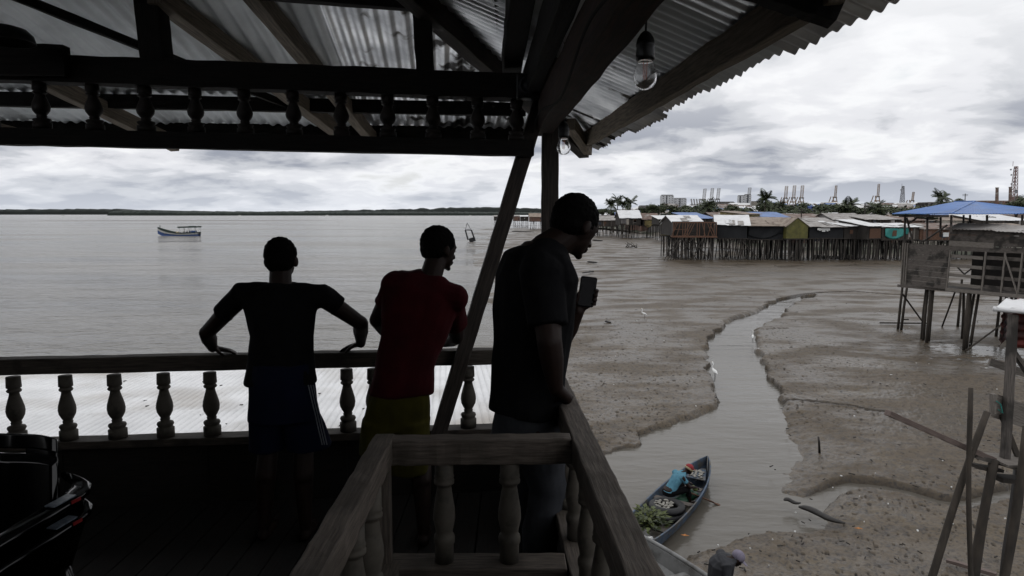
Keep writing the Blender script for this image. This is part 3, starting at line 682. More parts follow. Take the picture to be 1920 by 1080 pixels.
# struts from the upper beam to the roof
for px, wpx in ((292, 40), (797, 30), (-250, 38)):
    q = onbeam(onfront(px, 60, DU).x, upc); x = onfront(px, 60, DU).x; wd = wpx / F * 3.9
    MB().bar(Vector((x, q.y, q.z + .05)), Vector((x - .02, q.y, zf(q) - .01)), wd, wd, up=(0, 1, 0), n=6, jit=.002).build('strut', 'dark_wood', ub, bevel=.004)

# corner post and brace
cx = P(1031, 350, 4.12)
cp = MB().bar((cx.x, 4.12, FL), (cx.x, 4.12, 7.85), .10, .10, up=(0, 1, 0), n=30, jit=.002).build('corner_post', 'post', bevel=.005, loc=(cx.x, 4.12, FL))
tag(cp, 'upright square post at the balcony corner behind the tallest man', 'post')
a = onfront(822, 815, 3.93); b_ = onfront(1015, 185, 3.93)
d = (b_ - a).normalized()
br = MB().bar(a - d * .02, b_ + d * .55, .085, .075, up=NF, n=30, jit=.002).build('diagonal_brace', 'post', bevel=.005, loc=a)
tag(br, 'slanting timber brace running from the sill up to the roof corner beside the tallest man', 'brace')
# small speaker box under the beam end
spk = thing('speaker', P(990, 162, 3.70), 'small square black box with a round cone fixed at the beam end by the post', 'speaker')
q = P(990, 162, 3.72); MB().bar(q + Vector((-.062, .02, 0)), q + Vector((.062, .02, 0)), .10, .125).build('cabinet', 'socket', spk, bevel=.008)
cb = MB(); cb.rings([[q + Vector((r_ * math.cos(t), -.03 - dy, r_ * math.sin(t))) for t in [2 * math.pi * i / 24 for i in range(24)]] for r_, dy in ((.052, 0), (.050, .012), (.036, .016), (.028, .002), (.015, .010), (.004, .014))])
cb.build('cone', mat('speaker_cone', (.035, .036, .04), .5), spk, smooth=True)

# right balustrade (outer edge)
def rr(y, z, off=0): return Vector((.2275 - .04 * (y - 3.2) + off, y, z))
rb = thing('side_balustrade', rr(2, FL), 'side balustrade with weathered handrail above the mudflat, tallest man leaning on it', 'balustrade')
MB().bar(rr(4.02, RZ - .05), rr(-1.0, RZ - .05), .088, .10, n=70, jit=.0022).build('handrail', 'stair_wood', rb, bevel=.006)
MB().bar(rr(4.0, sy - .02), rr(-1.0, sy - .02), .11, .05, n=50, jit=.002).build('sill', 'stair_wood', rb, bevel=.005)
p_ = MB()
for k in range(12): p_.bar(rr(4.0 - .42 * k, FL + .2, .01), rr(3.59 - .42 * k, FL + .2, .01), .02, .38)
p_.build('parapet_panel', 'dark_wood', rb)
MB().bar(rr(2.2, FL + .36, -.07), rr(.2, FL + .30, -.07), .03, .09, n=20, jit=.002).build('batten', 'red_beam', rb, bevel=.004)
for yy in (3.75, 3.46, 3.17, 2.88, 2.58, 2.24, 1.96, 1.68, 1.38, 1.08, .76, .44, .1, -.3): put_bal(me_bal_big if yy < 2.6 else me_bal, rr(yy, sy + .003), rb)
# inner balustrade: back rail and left rail
ib = thing('inner_balustrade', (-.15, 2.43, FL), 'inner balustrade of pale turned balusters forming a small enclosure in front of the tallest man', 'balustrade')
ry = 2.405
MB().bar((-.47, ry - .01, RZ - .05), (.215, ry + .01, RZ - .05), .075, .095, n=24, jit=.002).build('handrail', 'stair_wood', ib, bevel=.006)
MB().bar((-.45, ry, FL + .40), (.20, ry, FL + .40), .12, .05, n=12, jit=.002).build('sill', 'stair_wood', ib, bevel=.005)
MB().bar((-.45, ry - .01, FL + .19), (.20, ry - .01, FL + .19), .02, .37).build('parapet_panel', 'dark_wood', ib)
for px in (832, 955):
    q = P(px, 930, ry); put_bal(me_bal_big, (q.x, ry, FL + .425), ib)
MB().bar((-.468, ry, FL), (-.468, ry, RZ - .09), .05, .05, up=(0, 1, 0), n=6, jit=.002).build('newel', 'stair_wood', ib, bevel=.005)
MB().bar((-.465, ry + .035, RZ - .045), (-.452, -.6, RZ - .045), .075, .09, n=50, jit=.002).build('handrail', 'stair_wood', ib, bevel=.006)
MB().bar((-.465, ry, FL + .40), (-.452, -.6, FL + .40), .11, .05, n=40, jit=.002).build('sill', 'stair_wood', ib, bevel=.005)
MB().bar((-.465, ry, FL + .19), (-.452, -.6, FL + .19), .02, .37).build('parapet_panel', 'dark_wood', ib)
for yy in (2.12, 1.88, 1.62, 1.34, 1.05, .75): put_bal(me_bal_big, (-.462, yy, FL + .425), ib)

# hanging bulbs on a cable
def bulb(px, ptop, y, scale, label):
    q = P(px, 0, y); top = P(px, ptop[0], y); bb = P(px, ptop[1], y); hgt = (top - bb).length
    t = thing('light_bulb', (q.x, y, bb.z), label, 'light bulb', 'clear glass bulbs hanging from the roof')
    s = hgt / .17; c = Vector((q.x, y, bb.z))
    MB().lathe([(.001, .0), (.014, .001), (.026, .008), (.033, .020), (.0355, .034), (.034, .048), (.029, .066), (.024, .078), (.021, .086)], c=c, n=28).rings([]) if 0 else None
    prof = [(.0015, .0), (.014, .0012), (.026, .008), (.033, .020), (.0355, .034), (.034, .048), (.029, .066), (.024, .078), (.021, .088)]
    inner = [(r_ - .0012 if r_ > .003 else .001, z + .0012) for r_, z in prof][::-1]
    g = MB(); g.rings([[c + Vector((r_ * s * math.cos(2 * math.pi * i / 28), r_ * s * math.sin(2 * math.pi * i / 28), z * s)) for i in range(28)] for r_, z in prof + inner], caps=True)
    g.build('glass', 'glass', t, smooth=True)
    k_ = MB(); k_.lathe([(r_ * s, z * s) for r_, z in ((.022, .086), (.028, .088), (.029, .10), (.027, .125), (.029, .128), (.029, .135), (.025, .150), (.016, .165), (.008, .172))], c=c, n=24); k_.build('socket', 'socket', t, smooth=True)
    f_ = MB()
    for dx in (-.006, .006): f_.tube([c + Vector((dx * s, 0, .082 * s)), c + Vector((dx * s * .8, 0, .03 * s))], .0009 * s, 5)
    f_.tube([c + Vector((0, 0, .075 * s)), c + Vector((0, 0, .028 * s))], .0011 * s, 5); f_.build('filament', 'filament', t)
    w_ = MB(); zt = zr((q.x, y)); w_.tube([c + Vector((0, 0, .17 * s)), c + Vector((.002, 0, .25 * s)), (q.x, y, min(zt, bb.z + .9) - .01)], .003, 6); w_.build('cord', 'socket', t)
bulb(1212, (60, 168), 1.9, 1, 'clear glass bulb in black socket hanging nearest, in front of the side eave')
bulb(1059, (228, 290), 3.55, 1, 'clear glass bulb in black socket hanging small beside the corner post')
cbm = MB(); cbm.tube([rt(.12 + .01 * math.sin(y * 3), pz + .02 + .03 * math.sin(y * 4.1) - .02, y) for y in np.linspace(4.0, .5, 30)], .0045, 6)
o = cbm.build('cable', 'dark_wood'); tag(o, 'black cable sagging along the inner face of the side roof beam', 'cable')
# lampshade-like dark fitting at the top left
q = P(8, 62, 3.3)
hs = MB(); hs.lathe([(.001, .075), (.05, .072), (.09, .06), (.115, .035), (.125, 0), (.12, 0), (.11, .03), (.001, .06)], c=q - Vector((0, 0, .04)), n=28)
o = hs.build('ceiling_lamp', 'socket', smooth=True); tag(o, 'round dark dome fitting fixed under the roof at the far top left', 'lamp')
# neighbouring white roof below the front balustrade
wr = thing('low_roof', (-3, 8.5, 3.9), 'white corrugated roof of the lower house just beyond the front balustrade', 'roof')
zA, zB = H - 2.42, H - 2.42 - math.tan(math.radians(2.5)) * 7.4
def wz(p): d = Vector(p).dot(NF); return zA - (d - 4.6) * math.tan(math.radians(2.5))
for k in range(11):
    u0 = 1.1 - (k + 1) * .92
    for j, (da, db) in enumerate(((9.1, 13.6), (6.6, 9.2), (4.6, 6.7))):
        b = MB(); rows = []; lift = .010 * (k % 2) + .014 * j; n = int(.95 / .095 * 8); sk = random.uniform(-.02, .02)
        for jj in range(7):
            dd = db + (da - db) * jj / 6; row = []
            for i in range(n + 1):
                u = .95 * i / n; p = UF * (u0 + u + sk * (jj / 6)) + NF * dd
                row.append(Vector((p.x, p.y, wz(p) + lift + .030 * math.sqrt(abs(math.sin(math.pi * u / .095))) + .006 * mnoise.noise((p.x, p.y, 3)))))
            rows.append(row)
        b.rings(rows, closed=False, caps=False); b.build('corrugated_sheet', 'white_roof', wr, smooth=True)
nb = MB()
for k in range(60):
    p = UF * random.uniform(-8.5, .4) + NF * random.uniform(5.2, 11.5); p.z = wz(p) + .02
    nb.tube([p + Vector((-.02, 0, .012)), p + Vector((.02, .006, .016))], [.022, .016], 7, flat=.35)
nb.build('roof_nail', 'dark_in', wr)
hb = MB(); c0 = UF * -4.6 + NF * 8.3; hb.bar(c0 - UF * 4.9 + Vector((0, 0, 1.9)), c0 + UF * 4.9 + Vector((0, 0, 1.9)), 6.6, 3.5)
hb.build('wall', 'plank_wall', wr)
# ------------------------------------------------------------ people
def remesh(mb, name, m, parent, vox=.007, smooth=4, wr=0.0, wrs=9.0, wsc=(1, 1, .5), org=None):
    me = bpy.data.meshes.new(name + '_src'); me.from_pydata([tuple(p) for p in mb.v], [], mb.f); me.update()
    o = bpy.data.objects.new('tmp', me); COL.objects.link(o)
    q = o.modifiers.new('r', 'REMESH'); q.mode = 'VOXEL'; q.voxel_size = vox
    if smooth: s_ = o.modifiers.new('s', 'SMOOTH'); s_.iterations = smooth; s_.factor = .5
    dg = bpy.context.evaluated_depsgraph_get(); ev = o.evaluated_get(dg); nm = bpy.data.meshes.new_from_object(ev); bpy.data.objects.remove(o)
    n = len(nm.vertices); co = np.empty(n * 3, np.float32); nm.vertices.foreach_get('co', co); co = co.reshape(-1, 3)
    if wr:
        nn = np.empty(n * 3, np.float32); nm.vertices.foreach_get('normal', nn); nn = nn.reshape(-1, 3)
        d = np.array([mnoise.noise((c[0] * wrs * wsc[0], c[1] * wrs * wsc[1], c[2] * wrs * wsc[2])) for c in co]); co = co + nn * (d * wr)[:, None]
    og = org if org is not None else (parent_world(parent) if parent else Vector((0, 0, 0)))
    co = co - np.array(og)
    nm.vertices.foreach_set('co', co.astype(np.float32).ravel()); nm.polygons.foreach_set('use_smooth', [True] * len(nm.polygons)); nm.update()
    nm.materials.clear(); nm.materials.append(M[m]); nm.name = name
    ob = bpy.data.objects.new(name, nm); COL.objects.link(ob)
    if parent: ob.parent = parent
    else: ob.location = og
    return ob
V = Vector
def hand(b, wrist, knuck, palm_n, r=.0085, curl=.3, L=.075, grip=None, side=1):
    """palm from wrist to knuckles, five fingers; palm_n points out of the palm"""
    wrist, knuck, palm_n = V(wrist), V(knuck), V(palm_n).normalized(); d = (knuck - wrist).normalized(); s = d.cross(palm_n).normalized() * side
    palm_n = (palm_n - d * palm_n.dot(d)).normalized()
    hw = .036
    b.oval([(wrist, s * .024, palm_n * .018), (wrist.lerp(knuck, .4), s * .034, palm_n * .016), (knuck, s * hw, palm_n * .012), (knuck + d * .006, s * hw * .95, palm_n * .009)], 14)
    for i, (o_, l_) in enumerate(((-.029, .92), (-.010, 1.0), (.010, .95), (.028, .76))):
        p = knuck + s * o_ - d * .004; dd = d.copy(); a = curl * (1 + .12 * i)
        for seg, (ln, rr_) in enumerate(((.42, 1.0), (.33, .92), (.25, .82))):
            ax = s; R = Matrix.Rotation(a * (1 if seg else .7), 3, dd.cross(palm_n).normalized()); dd = (R @ dd).normalized()
            q = p + dd * L * l_ * ln; b.cap(p, r * rr_, q, r * rr_ * .92, n=8, h=3); p = q
            a = curl * 1.3
    # thumb leaves the side of the palm near its base
    t0 = wrist.lerp(knuck, .28) - s * .026; t1 = t0 - s * .030 + d * .028 + palm_n * .012; t2 = t1 + d * .028 + palm_n * .014 - s * .004
    b.cap(t0, .0125, t1, .0105, n=8, h=3); b.cap(t1, .0105, t2, .0085, n=8, h=3)
def head(b, c, yaw, pitch, roll=0, s=1.0, w_=.076):
    """c = centre of the skull; the face looks along yaw (0 = +Y, away from the camera)"""
    R = Matrix.Rotation(-yaw, 3, 'Z') @ Matrix.Rotation(-pitch, 3, 'X') @ Matrix.Rotation(roll, 3, 'Y'); c = V(c)
    T = lambda x, y, z: c + R @ (V((x, y, z)) * s)
    b.ell(c, (w_ * s, .098 * s, .098 * s), R, 20, 14)
    b.ell(T(0, -.018, .010), (w_ * 1.0 * s, .080 * s, .085 * s), R)
    b.ell(T(0, .030, -.045), (.060 * s, .062 * s, .070 * s), R)
    b.ell(T(0, .045, -.088), (.040 * s, .042 * s, .030 * s), R)             # jaw, chin
    b.ell(T(0, .080, -.110), (.018 * s, .014 * s, .014 * s), R, 10, 6)
    b.cap(T(0, .092, -.018), .008 * s, T(0, .108, -.046), .012 * s, 8, 3)        # nose
    b.ell(T(-.012, .098, -.048), (.008 * s,) * 3, R, 8, 6); b.ell(T(.012, .098, -.048), (.008 * s,) * 3, R, 8, 6)
    b.ell(T(0, .093, -.072), (.025 * s, .010 * s, .006 * s), R, 10, 6); b.ell(T(0, .091, -.083), (.022 * s, .011 * s, .007 * s), R, 10, 6)
    b.ell(T(0, .086, .008), (.050 * s, .012 * s, .010 * s), R, 12, 6)      # brow
    for e in (-1, 1):
        b.ell(T(e * (w_ + .008), -.004, -.022), (.008 * s, .018 * s, .030 * s), R @ Matrix.Rotation(e * -.35, 3, 'Z'), 12, 8)
        b.ell(T(e * (w_ + .003), .002, -.040), (.008 * s, .010 * s, .014 * s), R, 8, 6)
    return T, R
def eyes(T, parent, s=1.0):
    for e in (-1, 1):
        b = MB(); b.ell(T(e * .030, .080, -.012), (.011 * s, .011 * s, .008 * s), None, 12, 8)
        b.build('eye', M['eye'], parent, smooth=True)
def hair(T, R, parent, s=1.0, w_=.076, name='hair', m='hair'):
    b = MB(); b.ell(T(0, -.012, .020), ((w_ + .009) * s, .098 * s, .092 * s), R, 24, 16); b.ell(T(0, -.030, -.025), ((w_ + .003) * s, .070 * s, .060 * s), R)
    return remesh(b, name, m, parent, .006, 1, wr=.005, wrs=70, wsc=(1, 1, 1))

# --- boy with arms spread (left)
def boy_one():
    t = thing('person', (P(527, 900, 3.5).x, 3.5, FL), 'boy in black T-shirt and navy shorts, arms spread, leaning on the front rail', 'person')
    Yb = 3.56
    J = lambda x, y, Y=Yb: P(x, y, Y)
    b = MB(); hc = J(527, 483, 3.60); T, R = head(b, hc, .02, .10, 0, .98, .076)
    b.cap(J(526, 498, 3.585), .056, J(526, 545, 3.57), .060)
    X_ = V((1, 0, 0)); D = V((0, 1, -.05)); px = 3.56 / 1280 / .99
    tor = [(525, 540, 50, .055), (526, 556, 70, .085), (526, 590, 60, .098), (528, 640, 52, .095), (527, 690, 49, .085), (527, 735, 48, .085), (528, 775, 46, .085)]
    b.oval([(J(x, y, Yb - .0006 * (y - 540)), X_ * (hw * px), V((0, d_, 0))) for x, y, hw, d_ in tor])
    hips = [J(504, 772, 3.47), J(553, 772, 3.47)]
    for h_, kx, fx in ((hips[0], 505, 500), (hips[1], 566, 572)):
        kn = V((h_.x + (-.02 if kx < 527 else .03), 3.50, FL + .47)); an = V((kn.x + (-.01 if kx < 527 else .02), 3.42, FL + .08))
        b.cap(h_, .072, kn, .050); b.cap(kn, .052, kn.lerp(an, .35) + V((0, -.02, 0)), .054); b.cap(kn.lerp(an, .35) + V((0, -.015, 0)), .052, an, .032)
        b.cap(an + V((0, -.02, -.045)), .032, an + V((0, .10, -.055)), .030); b.cap(an + V((0, .10, -.058)), .028, an + V((0, .17, -.062)), .020)
    rail_l = fr(P(400, 676, 3.9).x, RZ); 
    for sh, el, wr_, kn, pn, sd in ((J(452, 556), J(388, 624, 3.66), fr(P(398, 680, 3.85).x, RZ + .035), fr(P(428, 672, 3.85).x, RZ + .018), (0, -.1, -1), 1),
                                 (J(603, 556), J(676, 606, 3.66), fr(P(672, 655, 3.88).x, RZ + .045), fr(P(660, 660, 3.88).x, RZ + .022) + V((-.04, .015, 0)), (0, -.1, -1), -1)):
        b.cap(J(526, 560), .070, sh, .056); b.cap(sh, .053, el, .040); b.cap(el, .042, el.lerp(wr_, .4), .043); b.cap(el.lerp(wr_, .4), .042, wr_, .027)
        hand(b, wr_, kn, pn, r=.0085, curl=.22, side=sd)
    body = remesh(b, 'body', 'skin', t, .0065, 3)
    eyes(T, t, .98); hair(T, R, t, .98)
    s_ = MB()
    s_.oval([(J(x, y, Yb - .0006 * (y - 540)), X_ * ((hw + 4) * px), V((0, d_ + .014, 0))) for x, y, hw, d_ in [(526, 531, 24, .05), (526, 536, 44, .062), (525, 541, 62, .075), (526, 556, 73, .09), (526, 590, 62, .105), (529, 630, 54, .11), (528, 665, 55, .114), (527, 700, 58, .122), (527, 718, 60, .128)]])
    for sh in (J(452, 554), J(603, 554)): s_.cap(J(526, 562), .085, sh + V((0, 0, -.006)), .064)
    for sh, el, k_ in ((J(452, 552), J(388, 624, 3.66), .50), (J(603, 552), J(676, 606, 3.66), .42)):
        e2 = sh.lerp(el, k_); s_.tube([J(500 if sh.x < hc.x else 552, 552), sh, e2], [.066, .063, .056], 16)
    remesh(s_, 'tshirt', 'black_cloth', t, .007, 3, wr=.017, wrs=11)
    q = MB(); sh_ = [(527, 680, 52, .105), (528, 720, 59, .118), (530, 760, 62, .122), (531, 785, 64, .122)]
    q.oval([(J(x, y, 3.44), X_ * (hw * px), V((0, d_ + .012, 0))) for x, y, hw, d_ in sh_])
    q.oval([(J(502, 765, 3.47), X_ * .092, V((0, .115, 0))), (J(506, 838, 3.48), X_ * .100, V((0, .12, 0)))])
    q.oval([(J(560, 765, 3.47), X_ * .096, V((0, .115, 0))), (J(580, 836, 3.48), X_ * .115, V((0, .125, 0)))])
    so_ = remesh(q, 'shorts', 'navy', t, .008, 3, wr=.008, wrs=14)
    for k_ in range(3):
        st = MB()
        pts = []
        for i in range(9):
            f_ = i / 8; y = 722 + (834 - 722) * f_; x = 578 + (604 - 578) * f_ + k_ * 4.5; pts.append(P(x, y, 3.40 + .022 * k_))
        # strips lie on the cloth: wrap onto the shorts surface
        sp = []
        for p in pts:
            o_ = V((0, 0, H)); dr = (p - o_).normalized(); hit = so_.ray_cast(o_ - so_.parent.location, dr)
            sp.append((hit[1] + so_.parent.location - dr * .003) if hit[0] else p)
        st.tube(sp, .0032, 6); st.build('side_stripe', 'stripe', t)
boy_one()
# --- boy in the maroon shirt (middle)
def boy_two():
    t = thing('person', (P(760, 900, 3.45).x, 3.45, FL), 'boy in maroon T-shirt and yellow shorts bending over the front rail between the other two', 'person')
    J = lambda x, y, Y=3.5: P(x, y, Y); X_ = V((1, 0, 0)); px = 3.5 / 1280
    b = MB(); hc = J(823, 462, 3.58); T, R = head(b, hc, .85, .18, 0, .98, .076)
    b.cap(J(818, 485, 3.56), .056, J(803, 535, 3.52), .060)
    A = V((.93, 0, -.30)).normalized()
    tor = [(800, 524, 48, .055, 3.52), (792, 548, 72, .085, 3.5), (783, 585, 64, .10, 3.48), (770, 640, 56, .10, 3.45), (757, 700, 54, .098, 3.42), (748, 745, 54, .102, 3.40), (745, 780, 54, .10, 3.4)]
    b.oval([(J(x, y, Y), (A if y < 650 else X_) * (hw * px), V((0, d_, 0))) for x, y, hw, d_, Y in tor])
    for sx, ex in ((720, 700), (772, 778)):
        h_ = J(sx + 2, 785, 3.40); kn = V((J(ex + 10, 880, 3.42).x, 3.46, FL + .47)); an = V((kn.x + .02, 3.36, FL + .08))
        b.cap(h_, .072, kn, .050); b.cap(kn, .052, kn.lerp(an, .35) + V((0, -.02, 0)), .054); b.cap(kn.lerp(an, .35) + V((0, -.015, 0)), .052, an, .032)
        b.cap(an + V((0, -.02, -.045)), .032, an + V((0, .10, -.055)), .030); b.cap(an + V((0, .10, -.058)), .028, an + V((0, .17, -.062)), .020)
    sl, sr = J(742, 534, 3.50), J(850, 560, 3.50)
    el, er = J(707, 600, 3.60), J(856, 632, 3.72)
    wl, wr_ = fr(P(742, 660, 3.95).x, RZ + .05), fr(P(832, 664, 3.95).x, RZ + .04)
    b.cap(J(796, 545, 3.5), .07, sl, .062); b.cap(J(796, 545, 3.5), .07, sr, .062)
    for s0, e0, w0, kk, sd in ((sl, el, wl, V((.07, .02, -.022)), 1), (sr, er, wr_, V((-.07, .02, -.018)), -1)):
        b.cap(s0, .060, e0, .042); b.cap(e0, .042, e0.lerp(w0, .4), .043); b.cap(e0.lerp(w0, .4), .042, w0, .027)
        hand(b, w0, w0 + kk, (0, -.1, -1), curl=.25, side=sd)
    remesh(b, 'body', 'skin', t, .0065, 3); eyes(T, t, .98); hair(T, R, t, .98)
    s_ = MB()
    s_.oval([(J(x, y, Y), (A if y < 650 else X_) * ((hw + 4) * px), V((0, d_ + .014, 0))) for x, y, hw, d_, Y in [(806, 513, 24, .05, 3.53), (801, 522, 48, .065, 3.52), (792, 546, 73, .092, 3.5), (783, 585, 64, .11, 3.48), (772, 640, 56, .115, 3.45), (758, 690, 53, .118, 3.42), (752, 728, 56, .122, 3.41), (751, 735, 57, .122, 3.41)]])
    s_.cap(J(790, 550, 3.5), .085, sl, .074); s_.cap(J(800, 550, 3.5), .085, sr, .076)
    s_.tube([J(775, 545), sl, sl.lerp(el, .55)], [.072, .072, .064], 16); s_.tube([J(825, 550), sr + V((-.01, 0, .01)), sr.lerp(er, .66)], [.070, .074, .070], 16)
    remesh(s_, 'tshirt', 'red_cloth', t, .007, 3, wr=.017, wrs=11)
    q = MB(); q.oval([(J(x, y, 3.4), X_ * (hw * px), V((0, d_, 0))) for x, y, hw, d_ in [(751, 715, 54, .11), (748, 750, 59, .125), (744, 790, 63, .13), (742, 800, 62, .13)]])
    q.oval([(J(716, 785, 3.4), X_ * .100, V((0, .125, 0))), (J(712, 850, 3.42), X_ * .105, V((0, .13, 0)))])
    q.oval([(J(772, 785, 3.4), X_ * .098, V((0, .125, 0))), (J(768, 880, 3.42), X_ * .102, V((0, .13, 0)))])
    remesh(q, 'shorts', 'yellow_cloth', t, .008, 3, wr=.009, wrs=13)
boy_two()
# --- tall man with a phone (right)
def man():
    t = thing('person', (P(985, 900, 2.78).x, 2.8, FL), 'tall man in black shirt and grey jeans at the corner post, looking at his phone', 'person')
    Y0 = 2.95; J = lambda x, y, Y=Y0: P(x, y, Y); px = Y0 / 1280
    b = MB(); yaw = .98
    fw = V((math.sin(yaw), math.cos(yaw), 0)); sd = V((math.cos(yaw), -math.sin(yaw), 0))     # forward, his right
    hc = J(1079, 417, 2.97); T, R = head(b, hc, yaw, .50, 0, 1.10, .079)
    b.cap(J(1066, 440, 2.95), .066, J(1022, 470, 2.93), .075)
    # torso: side-on, back to the left
    tor = [(1012, 452, .07, .06, 2.93), (1006, 475, .15, .085, 2.93), (1006, 520, .20, .115, 2.93), (1002, 580, .185, .125, 2.93), (996, 640, .165, .120, 2.94), (990, 700, .16, .12, 2.95), (986, 750, .16, .11, 2.95), (985, 790, .16, .11, 2.95)]
    b.oval([(J(x, y, Y), sd * hw, fw * d_) for x, y, hw, d_, Y in tor])
    for s1, kx, ky, kY, ax in ((1, 0, 0, 2.70, 0), (-1, 0, 0, 2.9, 0)):
        h_ = J(985, 800, 2.93) + sd * s1 * .09; kn = h_ + fw * .06 + V((0, 0, -.46)); kn.z = FL + .50; an = V((kn.x - .03 * s1, kn.y, FL + .09)) - fw * .02
        b.cap(h_, .085, kn, .060); b.cap(kn, .060, kn.lerp(an, .35) - fw * .02, .060); b.cap(kn.lerp(an, .35) - fw * .02, .058, an, .038)
        b.cap(an + V((0, 0, -.05)) - fw * .03, .036, an + V((0, 0, -.06)) + fw * .13, .032); b.cap(an + V((0, 0, -.062)) + fw * .13, .030, an + V((0, 0, -.066)) + fw * .20, .022)
    # near (right) arm hangs to the side rail
    sr = J(1018, 512, 2.78); er = J(1030, 640, 2.68); wr_ = J(1042, 728, 2.72)
    b.cap(J(1008, 490), .085, sr, .075); b.cap(sr, .068, er, .052); b.cap(er, .052, er.lerp(wr_, .35), .050); b.cap(er.lerp(wr_, .35), .050, wr_, .031)
    kn = rr(2.86, RZ + .02, -.015); wv = rr(2.77, RZ + .04, -.02); b.cap(wr_, .031, wv, .028); hand(b, wv, kn + V((0, .0, 0)), (.1, 0, -1), r=.0095, curl=.22, side=-1, L=.08)
    # far (left) arm bent, holding the phone up in front
    sl = J(1018, 500, 3.10); el = J(1056, 630, 3.12); wl = J(1084, 583, 3.06)
    b.cap(J(1008, 490), .085, sl, .072); b.cap(sl, .064, el, .048); b.cap(el, .048, el.lerp(wl, .4), .047); b.cap(el.lerp(wl, .4), .045, wl, .030)
    # hand wraps the phone: palm behind it, fingers along its far edge, thumb on the near edge
    pc = J(1101, 547, 3.03); pa = V((.13, 0, .99)).normalized(); pw = V((.985, .12, -.13)).normalized(); pn = pa.cross(pw).normalized()
    if pn.y < 0: pn = -pn
    lo = pc - pa * .025 + pn * .018
    b.oval([(wl, V((.028, 0, 0)), V((0, .02, 0))), (J(1094, 576, 3.055), V((.034, 0, 0)), V((0, .018, 0))), (lo - pa * .01, pw * .034, pn * .014), (lo + pa * .03, pw * .032, pn * .011)], 14)
    for i in range(4):
        h0 = lo + pa * (.034 - .021 * i) + pw * .022 + pn * .004; h1 = pc + pa * (.012 - .021 * i) + pw * (.048 - .002 * i) + pn * .006; h2 = pc + pa * (.010 - .021 * i) + pw * .043 - pn * .010; 
        b.cap(h0, .0095, h1, .0088, 8, 3); b.cap(h1, .0088, h2, .0078, 8, 3); b.cap(h2, .0078, h2 - pw * .014 - pn * .002, .007, 8, 3)
    b.cap(wl + V((-.01, -.01, .01)), .014, pc - pa * .05 - pw * .044, .0115, 8, 3); b.cap(pc - pa * .05 - pw * .044, .0115, pc - pa * .010 - pw * .040 - pn * .006, .009, 8, 3)
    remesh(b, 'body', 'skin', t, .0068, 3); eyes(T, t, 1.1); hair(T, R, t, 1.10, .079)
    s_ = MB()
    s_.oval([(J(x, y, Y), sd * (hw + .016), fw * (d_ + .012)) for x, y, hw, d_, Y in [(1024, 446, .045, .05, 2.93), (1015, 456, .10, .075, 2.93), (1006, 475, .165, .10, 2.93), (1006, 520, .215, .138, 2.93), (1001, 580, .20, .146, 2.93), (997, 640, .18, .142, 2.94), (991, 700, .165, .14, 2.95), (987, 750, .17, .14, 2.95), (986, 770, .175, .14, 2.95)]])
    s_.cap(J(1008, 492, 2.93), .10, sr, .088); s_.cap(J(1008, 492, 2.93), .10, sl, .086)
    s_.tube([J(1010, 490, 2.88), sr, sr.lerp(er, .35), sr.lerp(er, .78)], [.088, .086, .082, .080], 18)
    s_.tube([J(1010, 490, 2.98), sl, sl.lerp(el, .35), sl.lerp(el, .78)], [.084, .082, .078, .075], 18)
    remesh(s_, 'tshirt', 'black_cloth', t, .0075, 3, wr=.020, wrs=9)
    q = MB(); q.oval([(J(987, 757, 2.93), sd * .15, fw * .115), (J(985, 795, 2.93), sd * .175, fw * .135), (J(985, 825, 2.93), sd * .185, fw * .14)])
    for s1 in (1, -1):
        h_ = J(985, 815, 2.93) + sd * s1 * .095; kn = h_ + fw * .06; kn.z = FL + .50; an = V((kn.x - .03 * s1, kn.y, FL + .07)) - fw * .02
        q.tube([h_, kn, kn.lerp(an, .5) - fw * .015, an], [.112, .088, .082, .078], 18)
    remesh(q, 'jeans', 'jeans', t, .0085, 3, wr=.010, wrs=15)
    ph = thing('phone', pc, 'black smartphone held upright in the tall man\'s hand', 'phone')
    def slab(w2, h2, th, off, r_=.010):
        pts = []
        for cx_, cy_, a0 in ((w2 - r_, h2 - r_, 0), (-w2 + r_, h2 - r_, 90), (-w2 + r_, -h2 + r_, 180), (w2 - r_, -h2 + r_, 270)):
            for k_ in range(7): a = math.radians(a0 + 15 * k_); pts.append((cx_ + r_ * math.cos(a), cy_ + r_ * math.sin(a)))
        return MB().rings([[pc + pw * x + pa * y + pn * (off + z) for x, y in pts] for z in (-th / 2, th / 2)])
    slab(.0375, .068, .009, 0).build('case', 'phone', ph, bevel=.002); slab(.034, .063, .001, -.005).build('screen', mat('phone_screen', (.01, .01, .012), .08), ph)
man()
